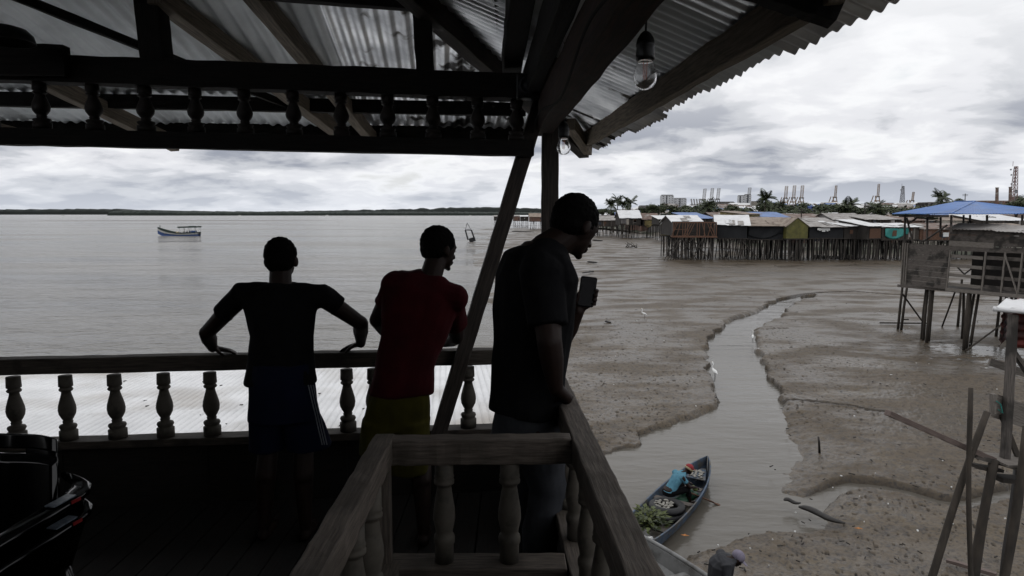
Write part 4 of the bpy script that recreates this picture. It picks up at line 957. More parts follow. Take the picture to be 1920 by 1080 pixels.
# ------------------------------------------------------------ stilt houses across the mud
def shack(name, x0, x1, Y0, Y1, yd, yt, label, wallm='plank_wall', roofm='far_grey', depth=6, deckz=None, topz=None, rise=.9, kind='shed', over=.35, stilts=12, cat='stilt house', group=None, doors=(), frame=None, pm='pole_far', slope=None, rows=3, lean=.2, extra=None, wob=.12, ridge=None):
    """front face seen between pixel columns x0..x1, deck line yd, eave line yt (at its left end); Y0/Y1 distance of its two ends"""
    a, b = P(x0, yd, Y0), P(x1, yd, Y1); dz = deckz if deckz is not None else a.z
    a.z = b.z = dz
    tz = topz if topz is not None else P(x0, yt, Y0).z
    t = thing(name, ((a.x + b.x) / 2, (a.y + b.y) / 2, 0), label, cat, group)
    u = (b - a); Lw = u.length; u.normalize(); n = Vector((-u.y, u.x, 0))
    if n.y < 0: n = -n
    up = Vector((0, 0, 1)); hh = tz - dz
    w_ = MB()
    def wall(p, q, h0, h1, m=0, th=.08):
        d = (q - p).normalized(); s = Vector((-d.y, d.x, 0)) * th / 2
        w_.rings([[p - s, p + s, p + s + up * h0, p - s + up * h0], [q - s, q + s, q + s + up * h1, q - s + up * h1]], m=m)
    back = hh + (rise if kind == 'shed' else 0)
    if not frame:
        wall(a, b, hh, hh)
    c, d = a + n * depth, b + n * depth
    wall(c, d, back, back); wall(a + n * .05, c, hh, back); wall(b + n * .05, d, hh, back)
    if kind == 'gable':      # gable ends at the two sides, ridge parallel to the front
        for p in (a, b):
            i = w_.add([p + up * hh, p + n * depth + up * hh, p + n * depth / 2 + up * (hh + rise), p + u * .08 + up * hh, p + u * .08 + n * depth + up * hh, p + u * .08 + n * depth / 2 + up * (hh + rise)])
            w_.face((i, i + 1, i + 2)); w_.face((i + 5, i + 4, i + 3)); w_.face((i, i + 2, i + 5, i + 3)); w_.face((i + 1, i + 4, i + 5, i + 2))
    if kind == 'front_gable':
        i = w_.add([a + up * hh, b + up * hh, (a + b) / 2 + up * (hh + rise), a + n * .08 + up * hh, b + n * .08 + up * hh, (a + b) / 2 + n * .08 + up * (hh + rise)])
        w_.face((i, i + 1, i + 2)); w_.face((i + 5, i + 4, i + 3)); w_.face((i, i + 2, i + 5, i + 3)); w_.face((i + 1, i + 4, i + 5, i + 2))
    w_.build('wall', wallm, t)
    if roofm is None: roofm = 'far_tan'; no_roof = True
    else: no_roof = False
    # roof: a wavy sheet with uneven edges
    r_ = MB(); nu = max(8, int(Lw / .5))
    o = over; seg = [random.uniform(-.25, .25) for _ in range(nu // 3 + 2)]
    def sheet(p0, p1, q0, q1):
        rr_ = []
        for j in range(5):
            row = []
            for i in range(nu * 2 + 1):
                f_ = i / (nu * 2); e = seg[int(f_ * nu / 3)] * (1 if j == 0 else .3)
                p = p0.lerp(p1, f_); q = q0.lerp(q1, f_); x = p.lerp(q, j / 4) - (q - p).normalized() * e * (1 if j == 0 else 0)
                x.z += random.uniform(-.02, .02) + .05 * mnoise.noise(x * .5); row.append(x)
            rr_.append(row)
        r_.rings(rr_, closed=False, caps=False)
    if kind == 'shed':
        sheet(a - n * o - u * o + up * (hh + .03), b - n * o + u * o + up * (hh + .03), c + n * .2 - u * o + up * (back + .1), d + n * .2 + u * o + up * (back + .1))
    elif kind == 'gable':
        m_ = n * depth / 2; mo = rise / (depth / 2) * o
        sheet(a - n * o - u * o + up * (hh + .05 - mo), b - n * o + u * o + up * (hh + .05 - mo), a + m_ - u * o + up * (hh + rise + .05), b + m_ + u * o + up * (hh + rise + .05))
        sheet(c + n * o - u * o + up * (hh + .05 - mo), d + n * o + u * o + up * (hh + .05 - mo), c - m_ - u * o + up * (hh + rise + .05), d - m_ + u * o + up * (hh + rise + .05))
    elif kind == 'front_gable':
        m_ = (a + b) / 2; mo = rise / (Lw / 2) * o
        for p, q, s in ((a, c, -1), (b, d, 1)):
            sheet(p + u * s * o - n * o + up * (hh + .05 - mo), q + u * s * o + up * (hh + .05 - mo), m_ - n * o + up * (hh + rise + .05), m_ + n * depth + up * (hh + rise + .05))
    if not no_roof: r_.build('roof', roofm, t, solid=.05)
    if not no_roof and len(t.name) and Lw > 3 and group == G1:
        for _ in range(int(Lw / 1.3)):
            f_ = random.uniform(.02, .85); g_ = random.uniform(0, .55); fw_ = random.uniform(.7, 1.0) / Lw; gl = random.uniform(.3, .45)
            if kind == 'shed': e0_, e1_ = a - n * o + up * (hh + .03), c + n * .2 + up * (back + .1)
            elif kind == 'gable': e0_, e1_ = a - n * o + up * (hh + .05 - rise / (depth / 2) * o), a + n * depth / 2 + up * (hh + rise + .05)
            else: continue
            q4 = [e0_.lerp(e1_, gg_) + u * Lw * ff_ + up * .09 for ff_, gg_ in ((f_, g_), (f_ + fw_, g_), (f_ + fw_, g_ + gl), (f_, g_ + gl))]
            MB().quad(*q4).build('roof_patch', random.choice(('far_grey', 'far_white', roofm, 'far_grey') if roofm != 'far_tan' else ('far_rust', 'far_tan', 'far_grey')), t, solid=.02)
    MB().bar((a + c) / 2 - u * .15 + up * -.08, (b + d) / 2 + u * .15 + up * -.08, depth + .3, .16).build('deck', 'dark_in' if not frame else 'orange_wood', t)
    if frame == 'lattice':
        f_ = MB()
        for i in range(19):
            p = a + u * (Lw * i / 18); dx = random.choice([0, 0, .5, -.5, .9, -.9]) if i < 17 else 0
            f_.bar(p + u * dx, p + up * hh, .09, .09)
        f_.bar(a, b, .14, .14); f_.bar(a + up * hh, b + up * hh, .12, .14); f_.bar(a + up * hh * .5, a + u * Lw * .3 + up * hh * .5, .08, .08)
        f_.build('stud_frame', 'orange_wood', t)
    if Lw > 2 and not frame and wallm in ('plank_wall', 'dark_in', 'brown_wood', 'house_b', 'house_c'):
        for _ in range(int(Lw / 1.1)):
            f_ = random.uniform(.03, .97); p = a + u * Lw * f_ - n * .07
            MB().bar(p + up * .02, p + up * hh * random.uniform(.85, 1), random.uniform(.08, .3), .03, up=n).build('board', random.choice(('old_wood', 'old_wood2', 'brown_wood', 'dark_in')), t)
        for _ in range(int(Lw / 2.6)):
            f_ = random.uniform(.1, .9); p = a + u * Lw * f_ - n * .09 + up * hh * random.uniform(.35, .6); MB().bar(p, p + u * random.uniform(.5, .9), .05, random.uniform(.5, .9)).build('opening', random.choice(('window', 'window', 'far_grey', 'brown_wood')), t)
    for (dx0, dx1, z0, z1, m) in doors:
        p = a + u * Lw * dx0 - n * .10; q = a + u * Lw * dx1 - n * .10; zc = hh * (z0 + z1) / 2
        nm = 'cloth' if 'cloth' in m or 'tarp' in m else ('door' if z0 < .1 else 'window')
        MB().bar(p + up * zc, q + up * zc, .04, hh * (z1 - z0)).build(nm, m, t)
    g0 = -.35
    for i in range(stilts):
        for rw in range(rows):
            if rw and random.random() < .25: continue
            p = a + u * (Lw * (i + random.uniform(.15, .85)) / stilts) + n * (depth * (rw + random.uniform(-.1, .1)) / max(rows - 1, 1) * .9 + .05)
            gg = gz(p.x, p.y) if p.length > 118 and False else g0
            l_ = random.gauss(0, lean)
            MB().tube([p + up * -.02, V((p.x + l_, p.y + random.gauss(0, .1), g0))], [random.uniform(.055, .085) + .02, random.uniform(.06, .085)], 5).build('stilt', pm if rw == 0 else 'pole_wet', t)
    if extra: extra(t, a, b, u, n, hh)
    return t
G1 = 'stilt houses on the muddy shore'
def braces(k, m='pole_far'):
    def f(t, a, b, u, n, hh):
        L_ = (b - a).length
        for i in range(k):
            x = random.uniform(0, .85) * L_; dx = random.choice((-1, 1)) * random.uniform(1.2, 3.2)
            MB().tube([a + u * x - n * .1 - V((0, 0, .1)), V((a.x + u.x * (x + dx), a.y + u.y * (x + dx) - .1, -.1))], .06, 5).build('brace', m, t)
        MB().tube([a + u * L_ * .1 - V((0, 0, 1.5)) - n * .1, b - V((0, 0, 1.6)) - n * .1], .05, 5).build('crossbar', m, t)
    return f
def lines(t, a, b, u, n, hh):
    c = MB()
    for i in range(8):
        p = a + u * ((b - a).length * (.22 + .045 * i)) - n * .5 + V((0, 0, hh * .92)); c.bar(p, p - V((0, 0, random.uniform(.25, .6))), .25, .02, up=(0, 1, 0))
    c.build('washing', 'white_plastic', t)
def drape(m, f0, f1, z0, z1):
    def f(t, a, b, u, n, hh):
        L_ = (b - a).length
        MB().grid(lambda s, v: a + u * L_ * (f0 + (f1 - f0) * s) - n * (.14 + .10 * math.sin(9 * s + 2 * v)) + V((0, 0, hh * (z1 - (z1 - z0) * (v * (.55 + .45 * math.sin(math.pi * min(1, s * 1.1 + .1))))))), 24, 8).build('hanging_tarp', m, t, smooth=True, solid=.02)
    return f
shack('timber_porch', 1262, 1343, 98, 97, 443, 417, 'roofless porch of open orange timber framing on a forest of thin stilts', 'dark_in', None, 3.2, kind='shed', rise=.1, lean=.35, stilts=13, frame='lattice', cat='porch', extra=braces(7), rows=3)
shack('stilt_house', 1262, 1316, 102, 102, 440, 417, 'stilt house with bright white gable roof behind the open orange timber porch', 'dark_in', 'far_white', 8, kind='gable', rise=1.0, stilts=9, group=G1, over=.3)
shack('stilt_house', 1345, 1400, 99, 98, 446, 421, 'stilt house wrapped in smooth black tarp under a patched white gable roof', 'black_tarp', 'far_white', 8, kind='gable', rise=1.3, lean=.3, stilts=8, group=G1, over=.5, extra=braces(2))
shack('stilt_house', 1402, 1473, 99, 98, 448, 424, 'stilt house with sagging black tarp wall under a wide tan and rust roof', 'black_tarp', 'far_tan', 8, kind='shed', rise=1.15, stilts=13, group=G1, rows=4, over=.9, extra=drape('black_tarp', 0, 1, .0, .98))
shack('stilt_house', 1474, 1514, 97, 97, 447, 424, 'narrow stilt house with olive yellow tarp over its steep front gable', 'olive_tarp', 'far_tan', 6, kind='front_gable', rise=1.15, stilts=8, group=G1, over=.15, rows=5)
shack('stilt_house', 1517, 1580, 98, 98, 446, 426, 'stilt house with white washing hung on its black tarp wall under pale grey roof', 'black_tarp', 'far_grey', 7, kind='shed', rise=1.2, stilts=9, group=G1, over=.6, extra=lines, rows=6)
shack('stilt_house', 1582, 1623, 98, 99, 446, 424, 'dark board stilt house with a small white roof strip, right of the washing', 'dark_in', 'far_white', 4, kind='shed', rise=.5, stilts=7, group=G1, over=.5, rows=7)
shack('stilt_house', 1625, 1651, 97, 98, 447, 424, 'stilt house with a square rust-brown plank door wall, left of the teal tarp', 'dark_in', 'far_white', 5, kind='shed', rise=.8, stilts=5, group=G1, rows=7, doors=((.15, .95, .0, .8, 'brown_wood'),))
shack('stilt_house', 1653, 1722, 98, 99, 449, 426, 'stilt house with teal tarp hanging across its front under a thin white roof', 'plank_wall', 'far_white', 4, kind='shed', rise=.4, stilts=10, rows=7, group=G1, extra=drape('teal_tarp', .06, .72, .02, .9))
shack('stilt_house', 1724, 1830, 99, 100, 450, 430, 'long brown plank stilt house seen through the posts of the blue-roofed house', 'brown_wood', 'far_rust', 5, kind='shed', rise=.7, stilts=10, group=G1, doors=((.05, .2, .1, .8, 'house_c'), (.4, .5, .3, .7, 'white_plastic')))
shack('stilt_house', 1832, 1960, 101, 103, 448, 432, 'low stilt house with pale tan roof behind the right side of the blue-roofed house', 'dark_in', 'far_tan', 6, kind='shed', rise=.8, stilts=10, group=G1)
# left one behind the corner of the frame house, with greenery
shack('stilt_house', 1240, 1262, 110, 106, 441, 421, 'small thatched-looking stilt house end wall at the left tip of the row', 'straw_tarp', 'far_white', 5, kind='front_gable', rise=.9, stilts=5, group=G1, over=.2)
# second row
G2 = 'roofs behind the front row of stilt houses'
for (x0, x1, Y, yd, yt, wm, rm, kd, rs, lb) in (
    (1296, 1338, 122, 418, 410, 'dark_in', 'far_blue', 'shed', 1.0, 'house with a bright blue roof behind the timber frame house'),
    (1342, 1392, 126, 418, 409, 'plank_wall', 'far_rust', 'gable', 1.0, 'house with a low brown rusty roof behind the black tarp house'),
    (1394, 1424, 120, 418, 402, 'straw_tarp', 'far_tan', 'shed', .5, 'tall tan hut standing above the wide tan roof'),
    (1426, 1492, 118, 420, 413, 'dark_in', 'far_blue', 'shed', 1.3, 'house with a long blue roof left of the olive gable'),
    (1496, 1562, 124, 418, 410, 'plank_wall', 'far_rust', 'shed', .8, 'house with a brown patched roof behind the olive gable'),
    (1564, 1622, 122, 420, 412, 'house_b', 'far_grey', 'gable', 1.1, 'house with a rounded grey roof above the washing'),
    (1624, 1690, 120, 420, 412, 'dark_in', 'far_grey', 'shed', .8, 'house with a flat dull grey roof above the brown door'),
    (1612, 1672, 138, 416, 409, 'dark_in', 'far_blue', 'shed', .6, 'house with a faded blue roof strip behind the grey roofs'),
    (1692, 1760, 122, 420, 414, 'house_c', 'far_rust', 'shed', .7, 'house with a reddish roof behind the teal tarp'),
    (1762, 1840, 122, 422, 414, 'house_a', 'far_tan', 'shed', .9, 'house with a cream tan roof seen under the blue roof'),
    (1842, 1930, 120, 424, 414, 'plank_wall', 'far_white', 'shed', 1.0, 'house with a pale roof seen under the right of the blue roof')):
    shack('roofed_house', x0, x1, Y, Y + 1, yd, yt, lb, wm, rm, 7, kind=kd, rise=rs, stilts=4, rows=2, cat='house', group=G2)
# cluster to the left, farther out
G3 = 'far stilt houses left of the main row'
def far_shack(x0, x1, Y, yd, yt, wm, rm, kd, rs, lb, **k): return shack('stilt_house', x0, x1, Y, Y, yd, yt, lb, wm, rm, 9, kind=kd, rise=rs, cat='stilt house', group=G3, **k)
far_shack(1116, 1158, 205, 424, 413, 'plank_wall', 'far_grey', 'gable', 1.3, 'far stilt house with pale grey roof nearest the tall man\'s head', stilts=8)
far_shack(1163, 1201, 190, 421, 408, 'dark_in', 'far_white', 'gable', 2.0, 'far stilt house with bright white roof and open dark front', stilts=9, doors=((.02, .3, .15, .85, 'house_b'), (.3, .42, 0, .8, 'house_a')))
far_shack(1205, 1236, 192, 423, 411, 'dark_in', 'far_rust', 'gable', 1.6, 'far stilt house with rusty roof and straw-coloured cloth', stilts=7, extra=drape('straw_tarp', .1, .7, -.3, .8))
far_shack(1160, 1186, 225, 416, 405, 'house_d', 'far_blue', 'shed', 1.1, 'far house with light blue roof behind the white one', stilts=4)
far_shack(1236, 1262, 170, 420, 411, 'dark_in', 'far_white', 'shed', .8, 'far house with thin white roof strip behind the tip of the row', stilts=5)
far_shack(926, 938, 470, 413, 406, 'dark_in', 'far_grey', 'shed', .8, 'small dark pier hut at the far left end', stilts=3, wob=.3)
far_shack(962, 975, 420, 414, 405.5, 'house_c', 'far_grey', 'shed', .7, 'far brown pier hut behind the slanting brace', stilts=4)
far_shack(976, 991, 400, 414, 406, 'dark_in', 'far_white', 'shed', .7, 'far black pier hut between brace and post', stilts=4)
far_shack(993, 1030, 300, 415, 406.5, 'house_c', 'far_tan', 'gable', 1.5, 'far stilt house with tan roof on tall pale stilts by the corner post', stilts=8)
# canoe beached below the row
def hull(name, mb_mat, L, B, D, xf, parent, sheer=.25, thick=.03, inner=None, stern=.35, rake=.35, nose=.0):
    """open boat: outer skin, inner skin and gunwale as one mesh"""
    b = MB(); n = 26; rs = []
    for i in range(n + 1):
        f_ = i / n; x = (f_ - .5) * L; w_ = B / 2 * (max(1 - abs(2 * f_ - 1) ** 2.4, 0) ** .75 if f_ > .5 else (stern + (1 - stern) * max(1 - abs(2 * f_ - 1) ** 2.2, 0) ** .8)); w_ = max(w_, .012)
        z1 = D + sheer * abs(2 * f_ - 1) ** 2.2; z0 = rake * D * max(0, 2 * f_ - 1) ** 3; ti = min(thick, w_ * .6)
        out = [(w_, z1), (w_ * .90, z0 + (z1 - z0) * .5), (w_ * .55, z0 + .04), (0, z0), (-w_ * .55, z0 + .04), (-w_ * .90, z0 + (z1 - z0) * .5), (-w_, z1)]
        inn = [(-w_ + ti, z1), (-(w_ - ti) * .88, z0 + (z1 - z0) * .5), (-(w_ - ti) * .5, z0 + .08), (0, z0 + .06), ((w_ - ti) * .5, z0 + .08), ((w_ - ti) * .88, z0 + (z1 - z0) * .5), (w_ - ti, z1)]
        rs.append([xf(V((x, y, z))) for y, z in out + inn])
    b.rings(rs); return b.build(name, mb_mat, parent, smooth=False)
def frame_xf(bow, stern_, z0, tilt=0):
    bow, stern_ = V(bow), V(stern_); c = (bow + stern_) / 2; d = (bow - stern_).normalized(); s = V((-d.y, d.x, 0))
    return lambda p: c + d * p.x + s * (p.y * math.cos(tilt) + p.z * math.sin(tilt)) + V((0, 0, z0 + p.z * math.cos(tilt) - p.y * math.sin(tilt))), c, d, s
a = G(1522, 484); b_ = G(1602, 486); xf, c, d, s = frame_xf(a, b_, -.05, .25)
t = thing('canoe', c, 'long pale dugout canoe lying on the mud below the washing', 'canoe'); hull('hull', 'far_grey', (a - b_).length, .9, .35, xf, t, sheer=.3, stern=.15)
a = G(1237, 436); b_ = G(1226, 429); xf, c, d, s = frame_xf(a, b_, .2, -.3)
t = thing('canoe', c, 'small pale boat drawn up at the far left of the stilt house row', 'canoe'); hull('hull', 'far_grey', (a - b_).length * .45, 1.6, .6, xf, t, sheer=.4)
# ------------------------------------------------------------ blue-roofed house
def blue_house():
    t = thing('stilt_house', (24, 35, 0), 'nearest weathered grey plank stilt house with a bright blue hipped roof on open posts', 'stilt house')
    A = P(1690, 500, 37.0); B = P(1777, 500, 34.6); C = P(1990, 500, 30.6); A.z = B.z = C.z = 0
    up = V((0, 0, 1)); u1 = (B - A).normalized(); u2 = (C - B).normalized(); n = V((-u2.y, u2.x, 0)); n = n if n.y > 0 else -n
    def zz(x, y, p): d_ = ray(x, y); return H + d_.z * p.y / d_.y
    zb = zz(1690, 533, A); z1 = zz(1690, 456, A); z2 = zz(1777, 430, B); zl = zz(1777, 470, B); zb2 = zz(1777, 540, B)
    w_ = MB(); nb = 8
    for i in range(nb):   # left plank wall
        h0 = zb + (z1 - zb) * i / nb; hh = (z1 - zb) / nb
        j = random.uniform(-.03, .03)
        w_.bar(A + u1 * .35 + up * (h0 + hh / 2), B - u1 * j + up * (h0 + hh / 2 - .02), .03, hh - .012, n=4, jit=.004)
    w_.build('wall', 'old_wood', t)
    for k, dx in enumerate((0, .13, .27)): MB().bar(A + u1 * (.06 + dx) + up * (zb - .12), A + u1 * (.06 + dx) + up * (z1 + .02), .11, .05, up=u1, n=5, jit=.004).build('end_board', 'old_wood2', t)
    w_ = MB()      # upper wall, right
    for i in range(4):
        hh = (z2 - zl) / 4; w_.bar(B + up * (zl + hh * (i + .5)), C + up * (zl + hh * (i + .5) + .03 * (i % 2)), .03, hh - .014, n=8, jit=.004)
    w_.build('upper_wall', 'old_wood', t)
    MB().bar(B - n * .02 + up * (zl + (z2 - zl) * .36), B + u2 * 2.0 - n * .02 + up * (zl + (z2 - zl) * .30), .03, .26, n=5, jit=.004).build('patch_board', 'old_wood2', t)
    # open slatted lower wall: horizontals, studs, a diagonal
    for i in range(4):
        z = zb2 + (zl - zb2) * (i + .45) / 4
        MB().bar(B + u2 * .08 + n * .05 + up * z, B + u2 * 1.55 + n * .05 + up * (z - .04), .03, .16, n=3, jit=.005).build('slat', 'old_wood2', t)
        MB().bar(B + u2 * 1.7 + n * .05 + up * z, C + n * .05 + up * (z - .05), .03, .17, n=5, jit=.005).build('slat', 'old_wood', t)
    for k, dx in enumerate((.02, 1.62, 2.45, 3.15, 3.95, 4.85, 5.05, 6.0)):
        MB().bar(B + u2 * dx + up * (zb2 - .10), B + u2 * (dx + .06) + up * (zl + .03), .09, .06, up=u2, n=4, jit=.003).build('stud', 'old_wood2', t)
    MB().bar(B + u2 * 3.15 - n * .05 + up * zb2, B + u2 * 2.5 - n * .05 + up * (zl - .05), .09, .05, n=4).build('diagonal', 'old_wood2', t)
    for s_ in (-1, 1): MB().bar(B + u2 * .75 + n * .1 + up * (zb2 + .75), B + u2 * (.75 + .35 * s_) + n * .1 + up * (zb2 + 1.1), .05, .06).build('cross_piece', 'dark_in', t)
    MB().bar(B + n * 2.3 + u2 * .1 + up * (zb2 + (zl - zb2) / 2), C + n * 2.3 + up * (zb2 + (zl - zb2) / 2), .03, zl - zb2).build('inner_wall', 'dark_in', t)
    MB().bar(A + up * (zb - .08) + n * 1.5, C + up * (zb2 - .12) + n * 1.5, 3.2, .14, n=4).build('deck', 'old_wood', t)
    MB().bar(B - n * .06 + up * (zb2 - .06), C - n * .06 + up * (zb2 - .10), .06, .16, n=6, jit=.003).build('edge_beam', 'old_wood2', t)
    # tin awning on the right-hand wall
    ww = MB(); rows = []
    for j in range(3):
        rows.append([B + u2 * (x - .1) - n * (.35 - .7 * j) + up * (z2 + .02 + .14 * j - .03 * x * (1 if x > 2.2 else .3) + .02 * math.sin(x * 40)) for x in np.linspace(0, 7.4, 90)])
    ww.rings(rows, closed=False, caps=False); ww.build('awning', 'far_grey', t, solid=.02)
    # floor-level stilts
    G_ = lambda x, y: G(x, y, -.15)
    for (xt, yt, xb, yb, Yt) in ((1693, 535, 1683, 621, 37.5), (1702, 535, 1689, 622, 37.2), (1740, 545, 1731, 638, 35.8), (1745, 545, 1737, 642, 35.4), (1750, 545, 1741, 640, 35.7), (1737, 545, 1728, 636, 36.2),
                                 (1802, 548, 1795, 617, 38), (1806, 548, 1804, 636, 36), (1816, 548, 1807, 655, 33.6), (1828, 550, 1812, 640, 34.6), (1836, 552, 1819, 648, 33.6), (1820, 548, 1812, 652, 34),
                                 (1878, 556, 1867, 634, 35), (1888, 556, 1876, 636, 35), (1897, 560, 1888, 640, 34.5), (1905, 560, 1896, 642, 34.5)):
        g_ = G_(xb, yb); tp = P(xt, yt, g_.y); tp.z = zb
        MB().tube([g_ + V((0, 0, -.2)), g_.lerp(tp, .5) + V((random.uniform(-.04, .04), 0, 0)), tp], [.075, .07, .062], 8).build('stilt', 'pole', t, smooth=True)
    for (p, q) in ((G_(1737, 613), P(1692, 551, 37)), (G_(1765, 616), P(1796, 533, 37)), (G_(1810, 658), P(1876, 610, 34)), (G_(1649, 613) + up * .25, G_(1745, 614) + up * .25), (G_(1690, 608) + up * .3, G_(1703, 608) + up * .3)):
        MB().tube([p, q], .045, 7).build('brace', 'pole', t, smooth=True)
    # roof posts and roof
    ze = H + .02
    E1 = P(1673, 400, 37.4); E2 = P(1782, 401.5, 33.2); E3 = P(2010, 403, 33.5); E4 = P(1840, 400, 43)
    R1 = P(1828, 378, 37.2)
    for e_ in (E1, E2, E3, E4): e_.z = ze
    R0 = P(1790, 379, 39.0); R0.z = R1.z
    r_ = MB()
    def fac(p0, p1, q0, q1, nn=40):
        rows = []
        for j in range(9):
            rows.append([])
            for i in range(nn * 2 + 1):
                f_ = i / (nn * 2); x = p0.lerp(p1, f_).lerp(q0.lerp(q1, f_), j / 8); x = x.copy(); x.z += .012 * math.cos(i * math.pi) * (1 - j / 8.5) + (.02 * mnoise.noise(x)); rows[-1].append(x)
        r_.rings(rows, closed=False, caps=False)
    fac(E1, E2, R0, R1); fac(E2, E3, R1, R1); fac(E4, E1, R0, R0); fac(E3, E4, R1, R0)
    r_.build('roof', 'blue_roof', t, solid=.03)
    MB().tube([E2 + up * .03, R1 + up * .04, R0 + up * .04], .05, 6, flat=.5).build('ridge_cap', 'blue_roof', t)
    MB().bar(E1 + V((.5, .2, -.12)), E2 + V((.1, .3, -.12)), .06, .12).build('eave_beam', 'old_wood', t)
    for (x, ya, yb, Y_) in ((1696, 404, 456, 37), (1738, 404, 456, 36.2), (1763, 404, 440, 37.5), (1783, 404, 432, 33.8), (1818, 404, 430, 37), (1806, 404, 430, 40), (1850, 404, 430, 34.5), (1916, 404, 432, 33.8)):
        MB().tube([P(x, yb + 4, Y_), P(x + 1, ya - 1, Y_)], .055, 7).build('roof_post', 'old_wood', t)
    for (p, q) in ((P(1700, 408, 36.8), P(1712, 456, 36.8)), (P(1733, 452, 35.5), P(1776, 422, 34.5)), (P(1826, 428, 36), P(1815, 416, 36)), (P(1726, 404, 37), P(1702, 420, 37))):
        MB().tube([p, q], .05, 6).build('strut', 'old_wood', t)
blue_house()
# ------------------------------------------------------------ near right shack and its scaffold
def near_shack():
    t = thing('tin_shack', (7.6, 9.6, 0), 'tin shack with red corrugated wall and white roof on tall poles at the right edge', 'shack')
    Y = 9.5; up = V((0, 0, 1))
    a = P(1877, 651, Y); b = P(2080, 668, Y); a2 = P(1877, 586, Y); zb, zt = a.z, a2.z + .03
    def corr(p, q, z0, z1, m, nm, pitch=.11, amp=.015):
        mb = MB(); rows = []; d = (q - p).normalized(); s = V((-d.y, d.x, 0)); nn = int((z1 - z0) / pitch * 8)
        for i in range(nn + 1):
            z = z0 + (z1 - z0) * i / nn; o_ = amp * math.cos(2 * math.pi * (z - z0) / pitch); rows.append([V((p.x, p.y, z)) + s * o_, V((q.x, q.y, z)) + s * o_])
        mb.rings(rows, closed=False, caps=False); mb.build(nm, m, t, smooth=True, solid=.003)
    dn = V((.66, .75, 0)).normalized(); du = V((.95, -.31, 0)).normalized(); pA = V((a.x, Y, 0)); pB = pA + du * 2.4; corr(pA + du * .10, pB, zb, zt, 'rust_red', 'wall'); corr(pA + V((-.02, 0, 0)) , pA + dn * 1.9, zb, zt, 'rust_red', 'side_wall')
    # roof: rolled white sheet
    e0 = P(1863, 575, Y - .1); mb = MB(); rows = []
    for j in range(9):
        rows.append([])
        for i in range(61):
            q_ = V((e0.x, Y - .15, 0)) + du * (2.8 * i / 60) + dn * (1.15 * j / 8); rows[-1].append(V((q_.x, q_.y, e0.z - .015 + .02 * j / 8 + .012 * math.cos(i * 1.5))))
    mb.rings(rows, closed=False, caps=False); mb.build('roof', 'white_roof', t, smooth=True, solid=.006)
    mb = MB(); mb.tube([e0 + V((0, 0, -.03)), e0 + du * .4 + V((0, -.05, -.05)), e0 + du * 1.0 + V((0, -.06, -.06)), e0 + du * 2.2 + V((0, -.08, -.07))], [.05, .055, .05, .05], 10, flat=.7); mb.build('rolled_edge', 'white_roof', t, smooth=True)
    pt = P(1900, 590, Y - .12); pb = P(1884, 868, Y - .5); MB().bar(pb, pt, .095, .09, up=(0, 1, 0), n=20, jit=.003).build('post', 'old_wood', t, bevel=.005)
    MB().bar(P(1893, 650, Y - .2), P(1990, 790, Y - .1), .05, .10, up=(0, 1, 0), n=8, jit=.003).build('brace', 'old_wood', t)
    MB().bar(P(1855, 678, Y + .3), P(2000, 726, Y + .6), .03, .11, n=8, jit=.003).build('rail_board', 'old_wood2', t)
    MB().bar(P(1862, 760, Y - .3), P(1990, 803, Y + .1), .03, .32, n=8, jit=.004).build('rail_board', 'old_wood2', t)
    MB().bar(P(1862, 738, Y - .55), P(1862, 775, Y - .55), .05, .08, up=(0, 1, 0)).build('block', 'old_wood2', t)
    mb = MB(); mb.tube([P(1868, 752, Y - .62), P(1876, 758, Y - .62), P(1880, 775, Y - .62), P(1872, 768, Y - .62)], .008, 6); mb.build('rope', 'teal_rope', t)
    pz_ = P(1860, 868, Y - .6)
    for (x0, y0, x1, y1, w2, h2, m) in ((1822, 852, 2000, 902, .20, .06, 'old_wood'), (1828, 874, 1872, 880, .16, .05, 'dark_in'), (1868, 896, 1990, 906, .22, .06, 'dark_in'), (1862, 862, 1990, 866, .5, .03, 'old_wood2')):
        MB().bar(P(x0, y0, Y - .55), P(x1, y1, Y - .45), w2, h2, n=8, jit=.004).build('platform_board', m, t)
    MB().bar(P(1664, 774, Y - .9), P(1862, 862, Y - .55), .10, .07, n=20, jit=.003).build('projecting_plank', 'plank_pink', t, bevel=.004)
    def pole(x0, y0, x1, y1, Yd, r0, r1, m='pole'):
        p = P(x0, y0, Yd); q = P(x1, y1, Yd - .25); d = q - p; q2 = p + d * ((p.z + .4) / (p.z - q.z)) if p.z > q.z else q
        pts = [p.lerp(q2, f_) + V((.018 * math.sin(f_ * 9 + x0), 0, 0)) for f_ in np.linspace(0, 1, 14)]
        MB().tube(pts, list(np.linspace(r0, r1, 14) * [random.uniform(.93, 1.08) for _ in range(14)]), 12).build('pole', m, t, smooth=True)
    pole(1818, 727, 1819, 1060, Y - .7, .030, .036)
    pole(1850, 772, 1748, 1075, Y - .6, .042, .050)
    pole(1862, 862, 1828, 1080, Y - .6, .056, .070)
    pole(1928, 800, 1884, 1080, Y - .8, .050, .066)
    pole(1905, 880, 1893, 1000, Y - .3, .05, .055, 'pole_wet')
    MB().bar(P(1878, 778, Y - .3), P(1912, 866, Y - .4), .06, .05, up=(0, 1, 0), n=6).build('brace', 'pole', t)
near_shack()
sg = G(1775, 1055); sg2 = G(1830, 1080)
o = MB().bar(sg + V((0, 0, .05)), sg2 + V((.3, -.1, .08)), .10, .06, n=10, jit=.004).build('plank', 'plank_pink'); tag(o, 'short reddish plank lying on the mud at the foot of the poles', 'plank')
# ------------------------------------------------------------ boats and small figures
def small_person(name, label, pts, mats_, scale=1.0):
    pass
